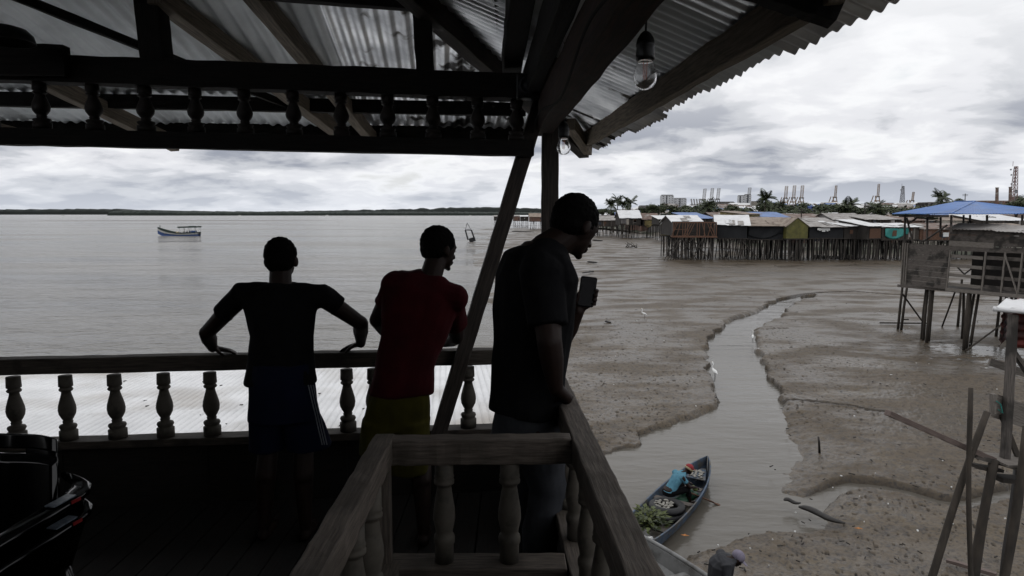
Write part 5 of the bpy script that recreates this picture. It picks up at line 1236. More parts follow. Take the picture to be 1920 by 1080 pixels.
# blue canoe with its load
bow = G(1326, 878, .0); dirn = V((2.5, 3.9, 0)).normalized(); Lb = 5.9; st = bow - dirn * Lb
xf, c, d, s = frame_xf(bow, st, WATER - .10)
t = thing('canoe', c, 'worn blue wooden canoe with a seated paddler, moored in the creek under the balcony', 'canoe')
hull('hull', ['boat_blue'], Lb, 1.05, .42, xf, t, sheer=.22, thick=.035, stern=.45)
for f_, w_ in ((.06, .90), (.22, .74), (-.20, .95), (-.34, .88)):
    p = xf(V((f_ * Lb, -w_ / 2, .36))); q = xf(V((f_ * Lb, w_ / 2, .36))); MB().bar(p, q, .18, .03, n=4, jit=.003).build('thwart', 'old_wood', t)
MB().grid(lambda u, v: xf(V((Lb * (.32 + .13 * u), (v - .5) * .55 * (1 - u * .8), .38))), 4, 4).build('bow_deck', 'boat_blue', t, solid=.02)
sh = MB()
for k in range(26):
    p = xf(V((Lb * random.uniform(.33, .41), random.uniform(-.16, .16), .41))); sh.ell(p, (.045, .035, .02), None, 7, 5)
o = sh.build('shells', 'shell', smooth=True); tag(o, 'heap of pale shells on the bow deck of the blue canoe', 'shells', kind='stuff')
# basket / tyre with shells
tc_ = xf(V((.02 * Lb - .18, .0, .22)))
b = MB(); ringp = lambda R1, r1, z: b.rings([[tc_ + V((math.cos(a) * (R1 + r1 * math.cos(q)), math.sin(a) * (R1 + r1 * math.cos(q)), z + r1 * math.sin(q))) for q in [2 * math.pi * k / 10 for k in range(10)]] for a in [2 * math.pi * i / 28 for i in range(29)]], caps=False)
ringp(.34, .10, .02); ringp(.32, .09, .16)
o = b.build('tyre', 'rubber', smooth=True); tag(o, 'stack of two black tyres in the blue canoe holding pale shells', 'tyre')
b = MB()
for k in range(60):
    r1 = .22 * math.sqrt(random.random()); a = random.random() * 6.28; b.ell(tc_ + V((r1 * math.cos(a) - .08, r1 * math.sin(a), .20 + random.random() * .05)), (.035, .028, .018), None, 7, 5)
o = b.build('shells', 'shell', smooth=True); tag(o, 'pale shells filling the black tyres in the blue canoe', 'shells', kind='stuff')
# leafy bunch
lc = xf(V((-.17 * Lb - .05, .05, .32))); b = MB()
def leaf(b, p, dr, L_, W_, m=0):
    dr = V(dr).normalized(); s_ = dr.cross(V((0, 0, 1))); s_ = s_.normalized() if s_.length > .01 else V((1, 0, 0)); nn = s_.cross(dr)
    pts = [p, p + dr * L_ * .35 + s_ * W_ + nn * .01, p + dr * L_ - nn * L_ * .15, p + dr * L_ * .35 - s_ * W_ + nn * .01]; i = b.add(pts); b.face((i, i + 1, i + 2, i + 3), None, m)
for k in range(340):
    a = random.random() * 6.28; e = random.uniform(-.1, 1.2); R1 = random.uniform(.05, .44)
    p = lc + V((R1 * math.cos(a) * math.cos(e), R1 * math.sin(a) * math.cos(e), .05 + R1 * .7 * math.sin(max(e, 0))))
    leaf(b, p, (math.cos(a + random.uniform(-.8, .8)), math.sin(a + random.uniform(-.8, .8)), random.uniform(-.2, .7)), random.uniform(.10, .18), random.uniform(.03, .055), random.choice((0, 0, 1)))
o = b.build('plant_bundle', ['leaf_y', 'leaf']); tag(o, 'bunch of fresh green leaves lying in the stern of the blue canoe', 'plants')
cpn = xf(V((-.29 * Lb, -.16, .34))); b = MB(); b.tube([cpn, cpn + V((.10, -.10, .06))], [.055, .05], 16); b.tube([cpn + V((.10, -.10, .06)), cpn + V((.104, -.104, .0625))], [.05, .044], 16)
o = b.build('cup', 'white_plastic', smooth=False); tag(o, 'white plastic cup at the stern of the blue canoe beside the leaves', 'cup')
b = MB(); b.ell(xf(V((-.30 * Lb, .12, .30))), (.22, .18, .14)); o = remesh(b, 'bag', 'rubber', None, .02, 2, wr=.03, wrs=9, org=xf(V((-.30 * Lb, .12, .30)))); tag(o, 'crumpled black plastic bag at the stern of the blue canoe', 'bag')
b = MB(); gc = xf(V((.17 * Lb, -.14, .30))); b.ell(gc, (.24, .16, .13)); b.ell(gc + V((-.16, .12, .08)), (.13, .10, .11)); b.ell(gc + V((-.25, -.18, -.05)), (.26, .14, .08))
o = remesh(b, 'bag', 'bag_green', None, .02, 2, wr=.035, wrs=8, org=gc); tag(o, 'dark green net bag in front of the paddler\'s knees', 'bag')
b = MB(); b.ell(gc + V((.15, -.04, .16)), (.06, .045, .05)); b.ell(gc + V((.12, .04, .19)), (.04, .04, .04)); o = b.build('fruit', 'leaf_y', smooth=True); tag(o, 'small yellow bundle on top of the dark green net bag', 'fruit')
def paddler():
    base = xf(V((.095 * Lb, .18, .38))); t = thing('person', base, 'paddler in light blue shirt and red cap bent forward in the blue canoe', 'person')
    b = MB(); fd = V((dirn.x * .75 + .3, dirn.y * .4 - .15, 0)).normalized(); sd_ = V((fd.y, -fd.x, 0)); up = V((0, 0, 1))
    hip = base + up * .10; ch = hip + up * .32 + fd * .24; nk = ch + up * .08 + fd * .14; hd = nk + up * .05 + fd * .13
    b.oval([(hip - up * .06, sd_ * .15, fd * .12), (hip + up * .06, sd_ * .16, fd * .12), (hip.lerp(ch, .5), sd_ * .15, fd * .11), (ch, sd_ * .19, fd * .12), (ch + up * .08 + fd * .07, sd_ * .15, fd * .09)])
    b.cap(ch + up * .05, .05, hd, .05); yaw = math.atan2(fd.x, fd.y); T, R = head(b, hd + up * .04, yaw, .45, 0, 1.0)
    for s1 in (-1, 1):
        sh_ = ch + sd_ * s1 * .18 + up * .05; el = sh_ + fd * .16 - up * .22 + sd_ * s1 * .04; wr_ = el + fd * .20 - up * .06 - sd_ * s1 * .06
        b.cap(sh_, .055, el, .042); b.cap(el, .042, wr_, .030); hand(b, wr_, wr_ + fd * .07 - up * .02, (0, 0, -1), curl=.7, side=-s1)
        kn = hip + fd * .42 + sd_ * s1 * .14 + up * .06; an = kn - up * .34 + fd * .05
        b.cap(hip + sd_ * s1 * .08, .085, kn, .06); b.cap(kn, .058, an, .04); b.cap(an, .035, an + fd * .14, .028)
    remesh(b, 'body', 'skin', t, .010, 2); eyes(T, t)
    q = MB(); q.oval([(hip + up * .0, sd_ * .175, fd * .14), (hip.lerp(ch, .5), sd_ * .165, fd * .13), (ch, sd_ * .20, fd * .14), (ch + up * .07 + fd * .05, sd_ * .17, fd * .11), (ch + up * .12 + fd * .10, sd_ * .09, fd * .07)])
    for s1 in (-1, 1): sh_ = ch + sd_ * s1 * .18 + up * .05; q.tube([ch, sh_, sh_ + fd * .09 - up * .12 + sd_ * s1 * .02], [.075, .07, .06], 14)
    remesh(q, 'shirt', 'blue_cloth', t, .010, 2, wr=.01, wrs=14)
    q = MB(); q.oval([(hip - up * .08, sd_ * .17, fd * .15), (hip + up * .02, sd_ * .18, fd * .145)])
    for s1 in (-1, 1): q.tube([hip + sd_ * s1 * .08, hip + fd * .42 + sd_ * s1 * .14 + up * .06, hip + fd * .44 + sd_ * s1 * .14 - up * .1], [.10, .08, .075], 14)
    remesh(q, 'trousers', 'black_cloth', t, .012, 2)
    q = MB(); q.ell(T(0, -.01, .035), (.090, .108, .085), R); remesh(q, 'cap', 'red_cap', t, .008, 2)
    q = MB(); q.ell(T(0, .10, .03), (.07, .07, .010), R); q.build('cap_brim', 'red_cap', t, smooth=True)
    q = MB(); q.rings([[T(.095 * math.cos(a) , .10 * math.sin(a) - .01, z - .02 * math.sin(a)) for a in [2 * math.pi * i / 20 for i in range(20)]] for z in (-.02, .015, .02)], caps=False); q.build('scarf', 'straw', t, smooth=True, solid=.02)
paddler()
pd0 = xf(V((.10 * Lb, .05, .62))); pd1 = G(1346, 946, WATER); b = MB(); b.tube([pd0, pd1 + V((-.1, 0, .05))], .02, 8); b.tube([pd1 + V((-.12, .01, .05)), pd1, pd1 + V((.25, -.12, -.1))], [.025, .07, .06], 8, flat=.3)
o = b.build('paddle', 'brown_wood', smooth=True); tag(o, 'wooden paddle reaching from the blue canoe into the water', 'paddle')
# grey boat under the rail
g0 = G(1180, 990, .45); gd = V((.40, -.92, 0)).normalized(); gs = V((-.92, -.40, 0)).normalized(); g1 = g0 + gd * 6.0
off = gs * .50; xf2, c, d, s = frame_xf(V((g0.x, g0.y, 0)) + off + gd * .0, V((g1.x, g1.y, 0)) + off, 0.0)
t = thing('rowing_boat', c, 'weathered grey wooden boat pulled up under the side balustrade', 'boat')
hull('hull', ['boat_grey'], 6.4, 1.35, .48, xf2, t, sheer=.12, thick=.05, stern=.6)
for sx in (-1, 1):
    pts = [xf2(V((x, sx * .675 * (max(1 - abs(x / 3.2) ** 2.4, 0) ** .75 if x > 0 else .6 + .4 * max(1 - abs(x / 3.2) ** 2.2, 0) ** .8), .50 + .12 * abs(x / 3.2) ** 2.2))) for x in np.linspace(-3.1, 3.0, 24)]
    MB().tube(pts, .04, 8).build('gunwale', 'boat_grey', t, smooth=True)
for x in (1.2, -.1, -1.6): MB().bar(xf2(V((x, -.62, .36))), xf2(V((x, .62, .36))), .24, .035, n=4, jit=.003).build('thwart', 'boat_grey', t)
for x in (1.9, .6, -.8): MB().bar(xf2(V((x, -.5, .10))), xf2(V((x, .5, .10))), .05, .05).build('rib', 'boat_grey', t)
b = MB(); q0 = xf2(V((1.5, .45, .42)))
for k in range(6): b.tube([q0 + V((.05 * math.sin(k + j * .8), -.08 * j, .03 * math.cos(j + k))) for j in range(8)], .018, 6)
o = b.build('rope', 'rubber', smooth=True); tag(o, 'coil of black rope on the edge of the grey boat', 'rope')
# man walking on the mud
def walker():
    Yw = 10.35; base = P(1352, 1040, Yw); base.z = -.05
    t = thing('person', base, 'person in charcoal shirt and lilac cap walking bent over on the mud below', 'person')
    b = MB(); fd = V((.95, -.1, 0)).normalized(); sd_ = V((fd.y, -fd.x, 0)); up = V((0, 0, 1))
    hd = P(1383, 1046, Yw); ch = P(1354, 1050, Yw); hip = P(1345, 1108, Yw)
    ch.z -= .0
    for nm, pad in (('b', 0.0), ):
        b.oval([(hip - up * .10, sd_ * .17, fd * .12), (hip, sd_ * .18, fd * .12), (hip.lerp(ch, .5), sd_ * .17, fd * .12), (ch - up * .05, sd_ * .21, fd * .14), (ch + up * .02 + fd * .05, sd_ * .16, fd * .11), (ch + up * .05 + fd * .10, sd_ * .09, fd * .07)])
    b.cap(ch + fd * .08, .06, hd, .055); T, R = head(b, hd, math.pi / 2 + .12, .75, 0, 1.05)
    for s1 in (-1, 1):
        sh_ = ch + sd_ * s1 * .20 + fd * .02; el = sh_ - up * .28 + fd * .03 + sd_ * s1 * .04; wr_ = el - up * .20 + fd * .14
        b.cap(sh_, .06, el, .045); b.cap(el, .045, wr_, .03); hand(b, wr_, wr_ + fd * .05 - up * .06, (0, 1, 0), curl=.5, side=s1)
        kn = hip + sd_ * s1 * .10 - up * .42 + fd * (.12 * s1 + .04); kn.z = max(kn.z, .42); an = V((kn.x - .05, kn.y, .08))
        b.cap(hip + sd_ * s1 * .09, .10, kn, .065); b.cap(kn, .062, an, .04); b.cap(an - up * .03, .04, an + fd * .16 - up * .04, .03)
    remesh(b, 'body', 'skin', t, .010, 2); eyes(T, t, 1.05)
    q = MB(); q.oval([(hip - up * .04, sd_ * .20, fd * .15), (hip.lerp(ch, .5), sd_ * .21, fd * .19), (ch - up * .05, sd_ * .25, fd * .20), (ch + up * .03 + fd * .05, sd_ * .20, fd * .17), (ch + up * .055 + fd * .11, sd_ * .10, fd * .08)])
    for s1 in (-1, 1):
        sh_ = ch + sd_ * s1 * .20 + fd * .02; el = sh_ - up * .28 + fd * .03 + sd_ * s1 * .04; q.tube([ch, sh_, el, el - up * .14 + fd * .10], [.09, .085, .065, .055], 14)
    remesh(q, 'shirt', 'charcoal_cloth', t, .010, 2, wr=.012, wrs=12)
    q = MB(); q.oval([(hip - up * .14, sd_ * .18, fd * .14), (hip, sd_ * .195, fd * .145)])
    for s1 in (-1, 1): kn = hip + sd_ * s1 * .10 - up * .42 + fd * (.12 * s1 + .04); kn.z = max(kn.z, .42); q.tube([hip + sd_ * s1 * .09, kn, V((kn.x - .04, kn.y, .25))], [.12, .09, .08], 14)
    remesh(q, 'trousers', 'black_cloth', t, .012, 2)
    q = MB(); q.ell(T(0, -.01, .03), (.092, .112, .095), R); remesh(q, 'cap', 'lilac', t, .008, 2); q = MB(); q.ell(T(0, .12, .015), (.075, .075, .010), R); q.build('cap_brim', 'lilac', t, smooth=True)
walker()
# fishing boat on the open water
def motor_boat(name, cx_, cy_, L_, ang, label, big=True):
    c = V((cx_, cy_, 0)); d = V((math.cos(ang), math.sin(ang), 0)); bow_ = c - d * L_ / 2; st_ = c + d * L_ / 2
    xf3, c, d, s = frame_xf(bow_, st_, WATER - .25); k = L_ / 14; t = thing(name, (cx_, cy_, WATER), label, 'boat')
    n = 30
    def skin(z0f, z1f, m, nm, pad=0):
        b = MB(); rs = []
        for i in range(n + 1):
            f_ = i / n; x = (f_ - .5) * L_; w_ = 1.5 * k * (max(1 - max(0, (f_ - .45) / .55) ** 2.2, 0) ** .8 if f_ > .45 else 1 - .35 * ((.45 - f_) / .45) ** 2); w_ = max(w_, .05) + pad
            sh_ = (1.15 + 1.9 * max(0, (f_ - .35) / .65) ** 2.0 + .35 * (1 - f_) ** 3) * k; zb_ = .9 * k * max(0, (f_ - .75) / .25) ** 2
            z0 = zb_ + (sh_ - zb_) * z0f; z1 = zb_ + (sh_ - zb_) * z1f
            wa, wb = w_ * (.55 + .45 * z0f), w_ * (.55 + .45 * z1f)
            rs.append([xf3(V((x, y, z))) for y, z in ((-wa, z0), (wa, z0), (wb, z1), (wb - .12 * k, z1), (wb - .12 * k, z0 + .02), (-wb + .12 * k, z0 + .02), (-wb + .12 * k, z1), (-wb, z1))])
        b.rings(rs); b.build(nm, m, t)
    skin(0, .52, 'boat_royal', 'lower_hull'); skin(.52, .80, 'boat_white', 'upper_hull', .02); skin(.80, 1.0, 'boat_green', 'gunwale', .05)
    MB().bar(xf3(V((-.45 * L_, 0, .9 * k))), xf3(V((.30 * L_, 0, 1.0 * k))), 2.0 * k, .1 * k).build('deck', 'old_wood2', t)
    MB().bar(xf3(V((-.50 * L_, 0, 3.1 * k))), xf3(V((-.04 * L_, 0, 2.95 * k))), 2.6 * k, .42 * k, n=4, jit=.03 * k).build('canopy', 'boat_green', t)
    MB().bar(xf3(V((-.40 * L_, 0, 3.25 * k))), xf3(V((-.28 * L_, 0, 3.2 * k))), 1.4 * k, .3 * k).build('roof_load', 'boat_green', t)
    for fx in (-.47, -.35, -.2, -.08):
        for sy_ in (-1, 1): MB().bar(xf3(V((fx * L_, sy_ * 1.15 * k, 1.0 * k))), xf3(V((fx * L_, sy_ * 1.15 * k, 2.95 * k))), .09 * k, .09 * k, up=(0, 1, 0)).build('canopy_post', 'boat_white', t)
    MB().bar(xf3(V((-.42 * L_, 0, 1.45 * k))), xf3(V((-.30 * L_, 0, 1.45 * k))), 1.2 * k, .9 * k).build('engine_box', 'boat_royal', t)
    for fx, col in ((-.12, 'boat_white'), (.02, 'straw'), (.12, 'boat_green')): b = MB(); b.ell(xf3(V((fx * L_, .2, 1.3 * k))), (.5 * k, .4 * k, .3 * k)); b.build('cargo', col, t, smooth=True)
    MB().tube([xf3(V((.44 * L_, 0, 2.4 * k))), xf3(V((.44 * L_, 0, 3.6 * k)))], .10 * k, 6).build('bow_post', 'boat_green', t)
    return t, xf3, k
bt = G(335, 441); t, xf3, k = motor_boat('fishing_boat', bt.x, bt.y, 14, -.12, 'wooden fishing boat with high bow, blue and white hull and green canopy')
for i, (fx, lb) in enumerate(((-.16, 'crew member seated under the canopy of the fishing boat, nearer the bow'), (-.22, 'crew member seated under the canopy of the fishing boat, in the middle'), (-.28, 'crew member seated under the canopy of the fishing boat, nearest the stern'))):
    b = MB(); p = xf3(V((fx * 14, .3, 1.15))); up = V((0, 0, 1)); b.oval([(p, V((.2, 0, 0)), V((0, .15, 0))), (p + up * .4, V((.22, 0, 0)), V((0, .13, 0))), (p + up * .5, V((.10, 0, 0)), V((0, .08, 0)))], 12)
    b.cap(p + up * .5, .06, p + up * .62, .06); b.ell(p + up * .72, (.09, .10, .12)); b.cap(p + up * .42 + V((.2, 0, 0)), .06, p + up * .1 + V((.3, -.2, 0)), .05); b.cap(p + up * .42 + V((-.2, 0, 0)), .06, p + up * .1 + V((-.3, -.2, 0)), .05)
    b.cap(p, .1, p + V((-.45, 0, .05)), .08); o = remesh(b, 'person', 'charcoal_cloth', None, .03, 2, org=p); tag(o, lb, 'person', 'crew of the fishing boat')
def tiny_boat(x, y, L_, label):
    p = G(x, y); p.z = WATER; t = thing('ferry', p, label, 'boat', 'tiny boats on the horizon'); b = MB()
    xf4, c, d, s = frame_xf(V((p.x - L_ / 2, p.y, 0)), V((p.x + L_ / 2, p.y, 0)), WATER - .3); hull('hull', 'boat_white', L_, L_ * .2, L_ * .10, xf4, t, sheer=L_ * .05, stern=.7)
    MB().bar(p + V((-.15 * L_, 0, L_ * .12)), p + V((.25 * L_, 0, L_ * .12)), L_ * .14, L_ * .10).build('cabin', 'white_plastic', t)
    MB().bar(p + V((-.17 * L_, 0, L_ * .18)), p + V((.28 * L_, 0, L_ * .18)), L_ * .16, L_ * .02).build('cabin_roof', 'far_grey', t)
tiny_boat(118, 404, 16, 'tiny low boat on the far left horizon'); tiny_boat(449, 404.2, 15, 'tiny white boat on the horizon right of the fishing boat'); tiny_boat(613, 404.2, 17, 'tiny white ferry on the horizon between the two boys'); tiny_boat(881, 404.5, 15, 'tiny white boat on the horizon above the tilted channel marker')
# leaning channel marker
mk = G(884, 452); Ym = mk.y; t = thing('channel_marker', mk, 'tilted rusty channel marker frame standing in the shallow water', 'marker')
b = MB(); p0 = P(880, 450, Ym); top = P(876, 418, Ym); 
for dx in (-.75, .75):
    for dy in (-.6, .6): b.tube([P(884, 450, Ym) + V((dx * 1.1, dy, 0)), P(878, 431, Ym) + V((dx, dy, 0))], .16, 6)
b.build('frame_leg', 'rubber', t)
MB().bar(P(880, 451, Ym), P(891, 448, Ym), 1.2, 1.0).build('float', 'rubber', t)
b = MB(); 
for dx in (-.7, .7): b.tube([P(878, 431, Ym) + V((dx, 0, 0)), top], .09, 6)
b.tube([P(878, 431, Ym) + V((-.8, 0, 0)), P(878, 431, Ym) + V((.8, 0, 0))], .2, 6); b.build('top_frame', 'mast_grey', t)
# egrets
def egret(x, y, label, yaw=0, s=1.0):
    p = G(x, y, -.12); t = thing('egret', p, label, 'bird', 'white egrets on the mud'); R = Matrix.Rotation(yaw, 3, 'Z'); T = lambda a, b_, c_: p + R @ (V((a, b_, c_)) * s)
    b = MB(); b.cap(T(-.16, 0, .36), .02 * s, T(-.02, 0, .42), .075 * s, 12, 4); b.cap(T(-.02, 0, .42), .075 * s, T(.10, 0, .47), .055 * s, 12, 4)
    pts = [(.12, 0, .48), (.17, 0, .54), (.15, 0, .62), (.13, 0, .69), (.17, 0, .76)]
    for i in range(4): b.cap(T(*pts[i]), (.035 - .004 * i) * s, T(*pts[i + 1]), (.030 - .003 * i) * s, 10, 3)
    b.ell(T(.19, 0, .775), (.035 * s, .022 * s, .022 * s)); remesh(b, 'body', 'egret', t, .010 * s, 2)
    MB().tube([T(.21, 0, .775), T(.31, 0, .76)], [.010 * s, .002], 6).build('beak', 'beak', t)
    for dy in (-.02, .02): MB().tube([T(.0, dy, .36), T(-.01, dy, .18), T(.02, dy, 0)], .008 * s, 5).build('leg', 'rubber', t)
egret(1340, 716, 'white egret standing at the left bank of the creek', 1.9, 1.0); egret(1208, 600, 'white egret walking on the open mud left of the creek', 2.8, .95); egret(1411, 643, 'small white egret at the right bank of the creek', 1.2, .8)
# driftwood, sticks, litter
def log(x0, y0, x1, y1, r_, label, z=.03, m='pole_wet'):
    a_, b1 = G(x0, y0, z), G(x1, y1, z); mb = MB(); mb.tube([a_.lerp(b1, f_) + V((0, .05 * math.sin(f_ * 5), .02 * math.sin(f_ * 7))) for f_ in np.linspace(0, 1, 9)], [r_ * q for q in (.4, .9, 1, 1.05, .95, 1, .85, .7, .3)], 8, flat=.6)
    o = mb.build('driftwood', m, smooth=True, loc=a_); tag(o, label, 'driftwood', 'driftwood on the mud')
log(1498, 950, 1582, 980, .09, 'dark waterlogged plank lying in the small creek')
log(1470, 938, 1500, 942, .06, 'short dark log at the mouth of the small creek')
log(1101, 491, 1120, 492, .22, 'dark log on the mud above the phone'); log(1092, 512, 1112, 508, .14, 'thin branch on the mud behind the phone', z=.1); log(1104, 509, 1114, 509, .15, 'small dark log beside the thin branch')
log(1110, 450, 1130, 451, .3, 'flat dark log far out on the mud right of the tall man\'s chin'); log(960, 434, 1000, 435, .5, 'long dark log seen between brace and corner post', z=.0); log(1134, 603, 1146, 604, .09, 'stubby dark stick on the mud left of the walking egret')
log(1610, 484, 1630, 486, .2, 'pale log at the right end of the beached canoe', m='old_wood2')
a_ = G(1537, 846); b = MB(); b.tube([a_ + V((0, 0, -.1)), a_ + V((-.03, 0, .25)), a_ + V((-.06, 0, .42))], [.035, .032, .025], 8); o = b.build('stake', 'pole_wet', smooth=True, loc=a_); tag(o, 'short dark stake standing upright in the mud right of the creek', 'stake')
a_ = G(1184, 464); b = MB(); rs_ = random.Random(3)
for k_ in range(16): an = rs_.random() * 6.28; b.tube([a_ + V((rs_.uniform(-1.2, 1.2), rs_.uniform(-.8, .8), 0)), a_ + V((1.3 * math.cos(an), 1.0 * math.sin(an), rs_.uniform(.3, 1.2)))], [.06, .03], 5)
o = b.build('dead_branch', 'pole_far'); tag(o, 'tangle of dead branches on the outer mudflat', 'branches')
rs_ = random.Random(5)
lit = MB(); lit2 = MB()
for k_ in range(420):
    x = rs_.uniform(1080, 1920); y = rs_.uniform(455, 1075) if k_ % 3 else rs_.uniform(478, 500); p = G(x, y, .02); s_ = rs_.uniform(.008, .022) * (1 + p.y / 30)
    if inside(np.array([p.x]), np.array([p.y]), chan)[0]: continue
    (lit if k_ % 6 == 1 else lit2).box(p, (s_ * rs_.uniform(1, 2.4) * (1 if k_ % 6 == 1 else 2.2), s_ * (1 if k_ % 6 == 1 else .7), .02), rs_.random() * 3)
o = lit.build('pale_litter', 'white_plastic'); tag(o, 'scattered pale scraps and shells on the mud', 'litter', kind='stuff'); o = lit2.build('dark_debris', 'dark_in'); tag(o, 'scattered dark twigs and debris on the mud', 'debris', kind='stuff')
for (x, y, lb) in ((1610, 992, 'orange leaf on the mud left of the slanting poles'), (1284, 1005, 'orange leaf at the mud edge beside the blue canoe')):
    p = G(x, y, .03); b = MB()
    for an in (0, 1.2, 2.6): leaf(b, p, (math.cos(an), math.sin(an), .2), .09, .025)
    o = b.build('fallen_leaf', mat('orange_leaf', (.5, .2, .05), .6), loc=p, solid=.004); tag(o, lb, 'leaf')
# ------------------------------------------------------------ stacked plastic chairs
def chair(zoff, label, first=True):
    base = V((-2.0, 2.25, FL + zoff - .03)); t = thing('plastic_chair', base, label, 'chair', 'stacked black plastic chairs'); yaw = -.16
    R = Matrix.Rotation(yaw, 3, 'Z'); T = lambda x, y, z: base + R @ V((x, y, z))   # +y = towards the back
    b = MB(); b.grid(lambda u, v: T((u - .5) * .60 * (1 - .06 * v), -.24 + .50 * v, .545 - .10 * v - .02 * math.sin(math.pi * v) - .015 * math.cos((u - .5) * 3) - .25 * max(0, .10 - v)), 20, 20); b.build('seat', 'chair', t, smooth=True, solid=.012)
    def bk(u, v):
        x = (u - .5) * (.58 - .17 * v) ; y = .21 + .12 * v - .05 * (1 - (2 * u - 1) ** 2); return T(x, y, .42 + .43 * v - .03 * abs(2 * u - 1) ** 5 * v)
    for v0, v1, u0, u1 in ((0, .84, 0, 1), (.88, 1, 0, 1), (.84, .88, 0, .22), (.84, .88, .78, 1)):
        b = MB(); b.grid(lambda u, v: bk(u0 + (u1 - u0) * u, v0 + (v1 - v0) * v), 18, 10); b.build('backrest', 'chair', t, smooth=True, solid=.022)
    for s_ in (-1, 1):
        pts = [T(s_ * .24, .30, .70), T(s_ * .31, .30, .675), T(s_ * .38, .27, .665), T(s_ * .395, .06, .655), T(s_ * .385, -.16, .64), T(s_ * .36, -.27, .60), T(s_ * .34, -.30, .50)]
        b = MB(); rs = []
        for i, p in enumerate(pts):
            wv = (R @ V((1, 0, 0))) * (.02, .045, .046, .040, .036, .034, .02)[i]; rs.append([p - wv, p - wv * .8 + V((0, 0, .012)), p + V((0, 0, .016)), p + wv * .8 + V((0, 0, .012)), p + wv, p + wv * .7 - V((0, 0, .025)), p - wv * .7 - V((0, 0, .025))])
        b.rings(rs); b.build('armrest', 'chair', t, smooth=True, sub=1)
        MB().grid(lambda u, v: T(s_ * (.29 + .08 * v), -.24 + .50 * u, (.53 - .09 * u) * (1 - v) + .645 * v), 10, 6).build('side_panel', 'chair', t, smooth=True, solid=.012)
        for fy, fz in ((-.25, .60), (.24, .44)):
            MB().tube([T(s_ * (.33 if fy < 0 else .25), fy, fz), T(s_ * .34, fy + (-.04 if fy < 0 else .07), .0)], [.026, .018], 8, flat=.6).build('leg', 'chair', t, smooth=True)
    q0, q1 = T(.398, .17, .679), T(.397, .075, .676); MB().bar(q0, q1, .040, .004).build('label', 'tape', t); MB().bar(q0 + V((.032, 0, -.012)), q0.lerp(q1, .4) + V((.030, 0, -.012)), .003, .012).build('label_mark', 'red_mark', t)
    return t
chair(.05, 'upper black plastic armchair of the stack, with silver label on its arm'); chair(-.03, 'lower black plastic armchair of the stack, showing only its arm and legs')
# ------------------------------------------------------------ town, trees, port
def crown_mesh(name, rad, hgt, n, seed, lf=.5, mats=('leaf2',), clumps=9):
    rg = random.Random(seed); b = MB(); cl = []
    for k_ in range(clumps): a = rg.random() * 6.28; r1 = rad * .62 * math.sqrt(rg.random()); cl.append((V((r1 * math.cos(a), r1 * math.sin(a), hgt * rg.uniform(-.25, .38))), rad * rg.uniform(.28, .5)))
    for k_ in range(n):
        c_, cr = rg.choice(cl); dv = V((rg.gauss(0, 1), rg.gauss(0, 1), rg.gauss(0, 1))).normalized(); p = c_ + dv * cr * rg.uniform(.55, 1.08); s_ = lf * rg.uniform(.6, 1.4)
        a = V((rg.gauss(0, 1), rg.gauss(0, 1), rg.gauss(0, .5))).normalized(); c2 = a.cross(dv + V((.01, 0, 0))).normalized()
        i = b.add([p - a * s_, p + c2 * s_ * .6, p + a * s_, p - c2 * s_ * .6]); b.face((i, i + 1, i + 2, i + 3), None, rg.randrange(len(mats)))
    me = b.mesh(name); [me.materials.append(M[m]) for m in mats]; return me
crowns = [crown_mesh('crown', 1, 1.1, 900, s_, .10, ('leaf2', 'leaf')) for s_ in range(4)]
tk = MB(); tk.tube([(0, 0, -1.6), (.05, 0, -.8), (0, .03, 0)], [.09, .07, .05], 8)
for k_ in range(5): a = k_ * 1.3; tk.tube([(0, 0, -.5), (.4 * math.cos(a), .4 * math.sin(a), .2)], [.04, .015], 6)
tkm = tk.mesh('trunk', smooth=True); tkm.materials.append(M['bark'])
def tree(x, ytop, ybase, Y, wpx, label, k_=0, grp='trees in the town'):
    p = P(x, ybase, Y); tp = P(x, ytop, Y); h = tp.z - p.z; rw = wpx / F * Y / 2 * 1.15; gzv = gz(p.x, Y) if Y > 115 else 0
    p.z = min(p.z, tp.z - 1)
    t = thing('tree', (p.x, p.y, gzv), label, 'tree', grp)
    for nm, me in (('crown', crowns[k_ % 4]), ('trunk', tkm)):
        o = bpy.data.objects.new(nm, me); COL.objects.link(o); o.parent = t; o.location = (0, 0, (p.z + tp.z) / 2 - gzv); hh = h * .52
        o.scale = (rw, rw, hh) if nm == 'crown' else (rw, rw, max(hh, (p.z + tp.z) / 2 - gzv + .3) / 1.6); o.rotation_euler = (0, 0, random.random() * 6)
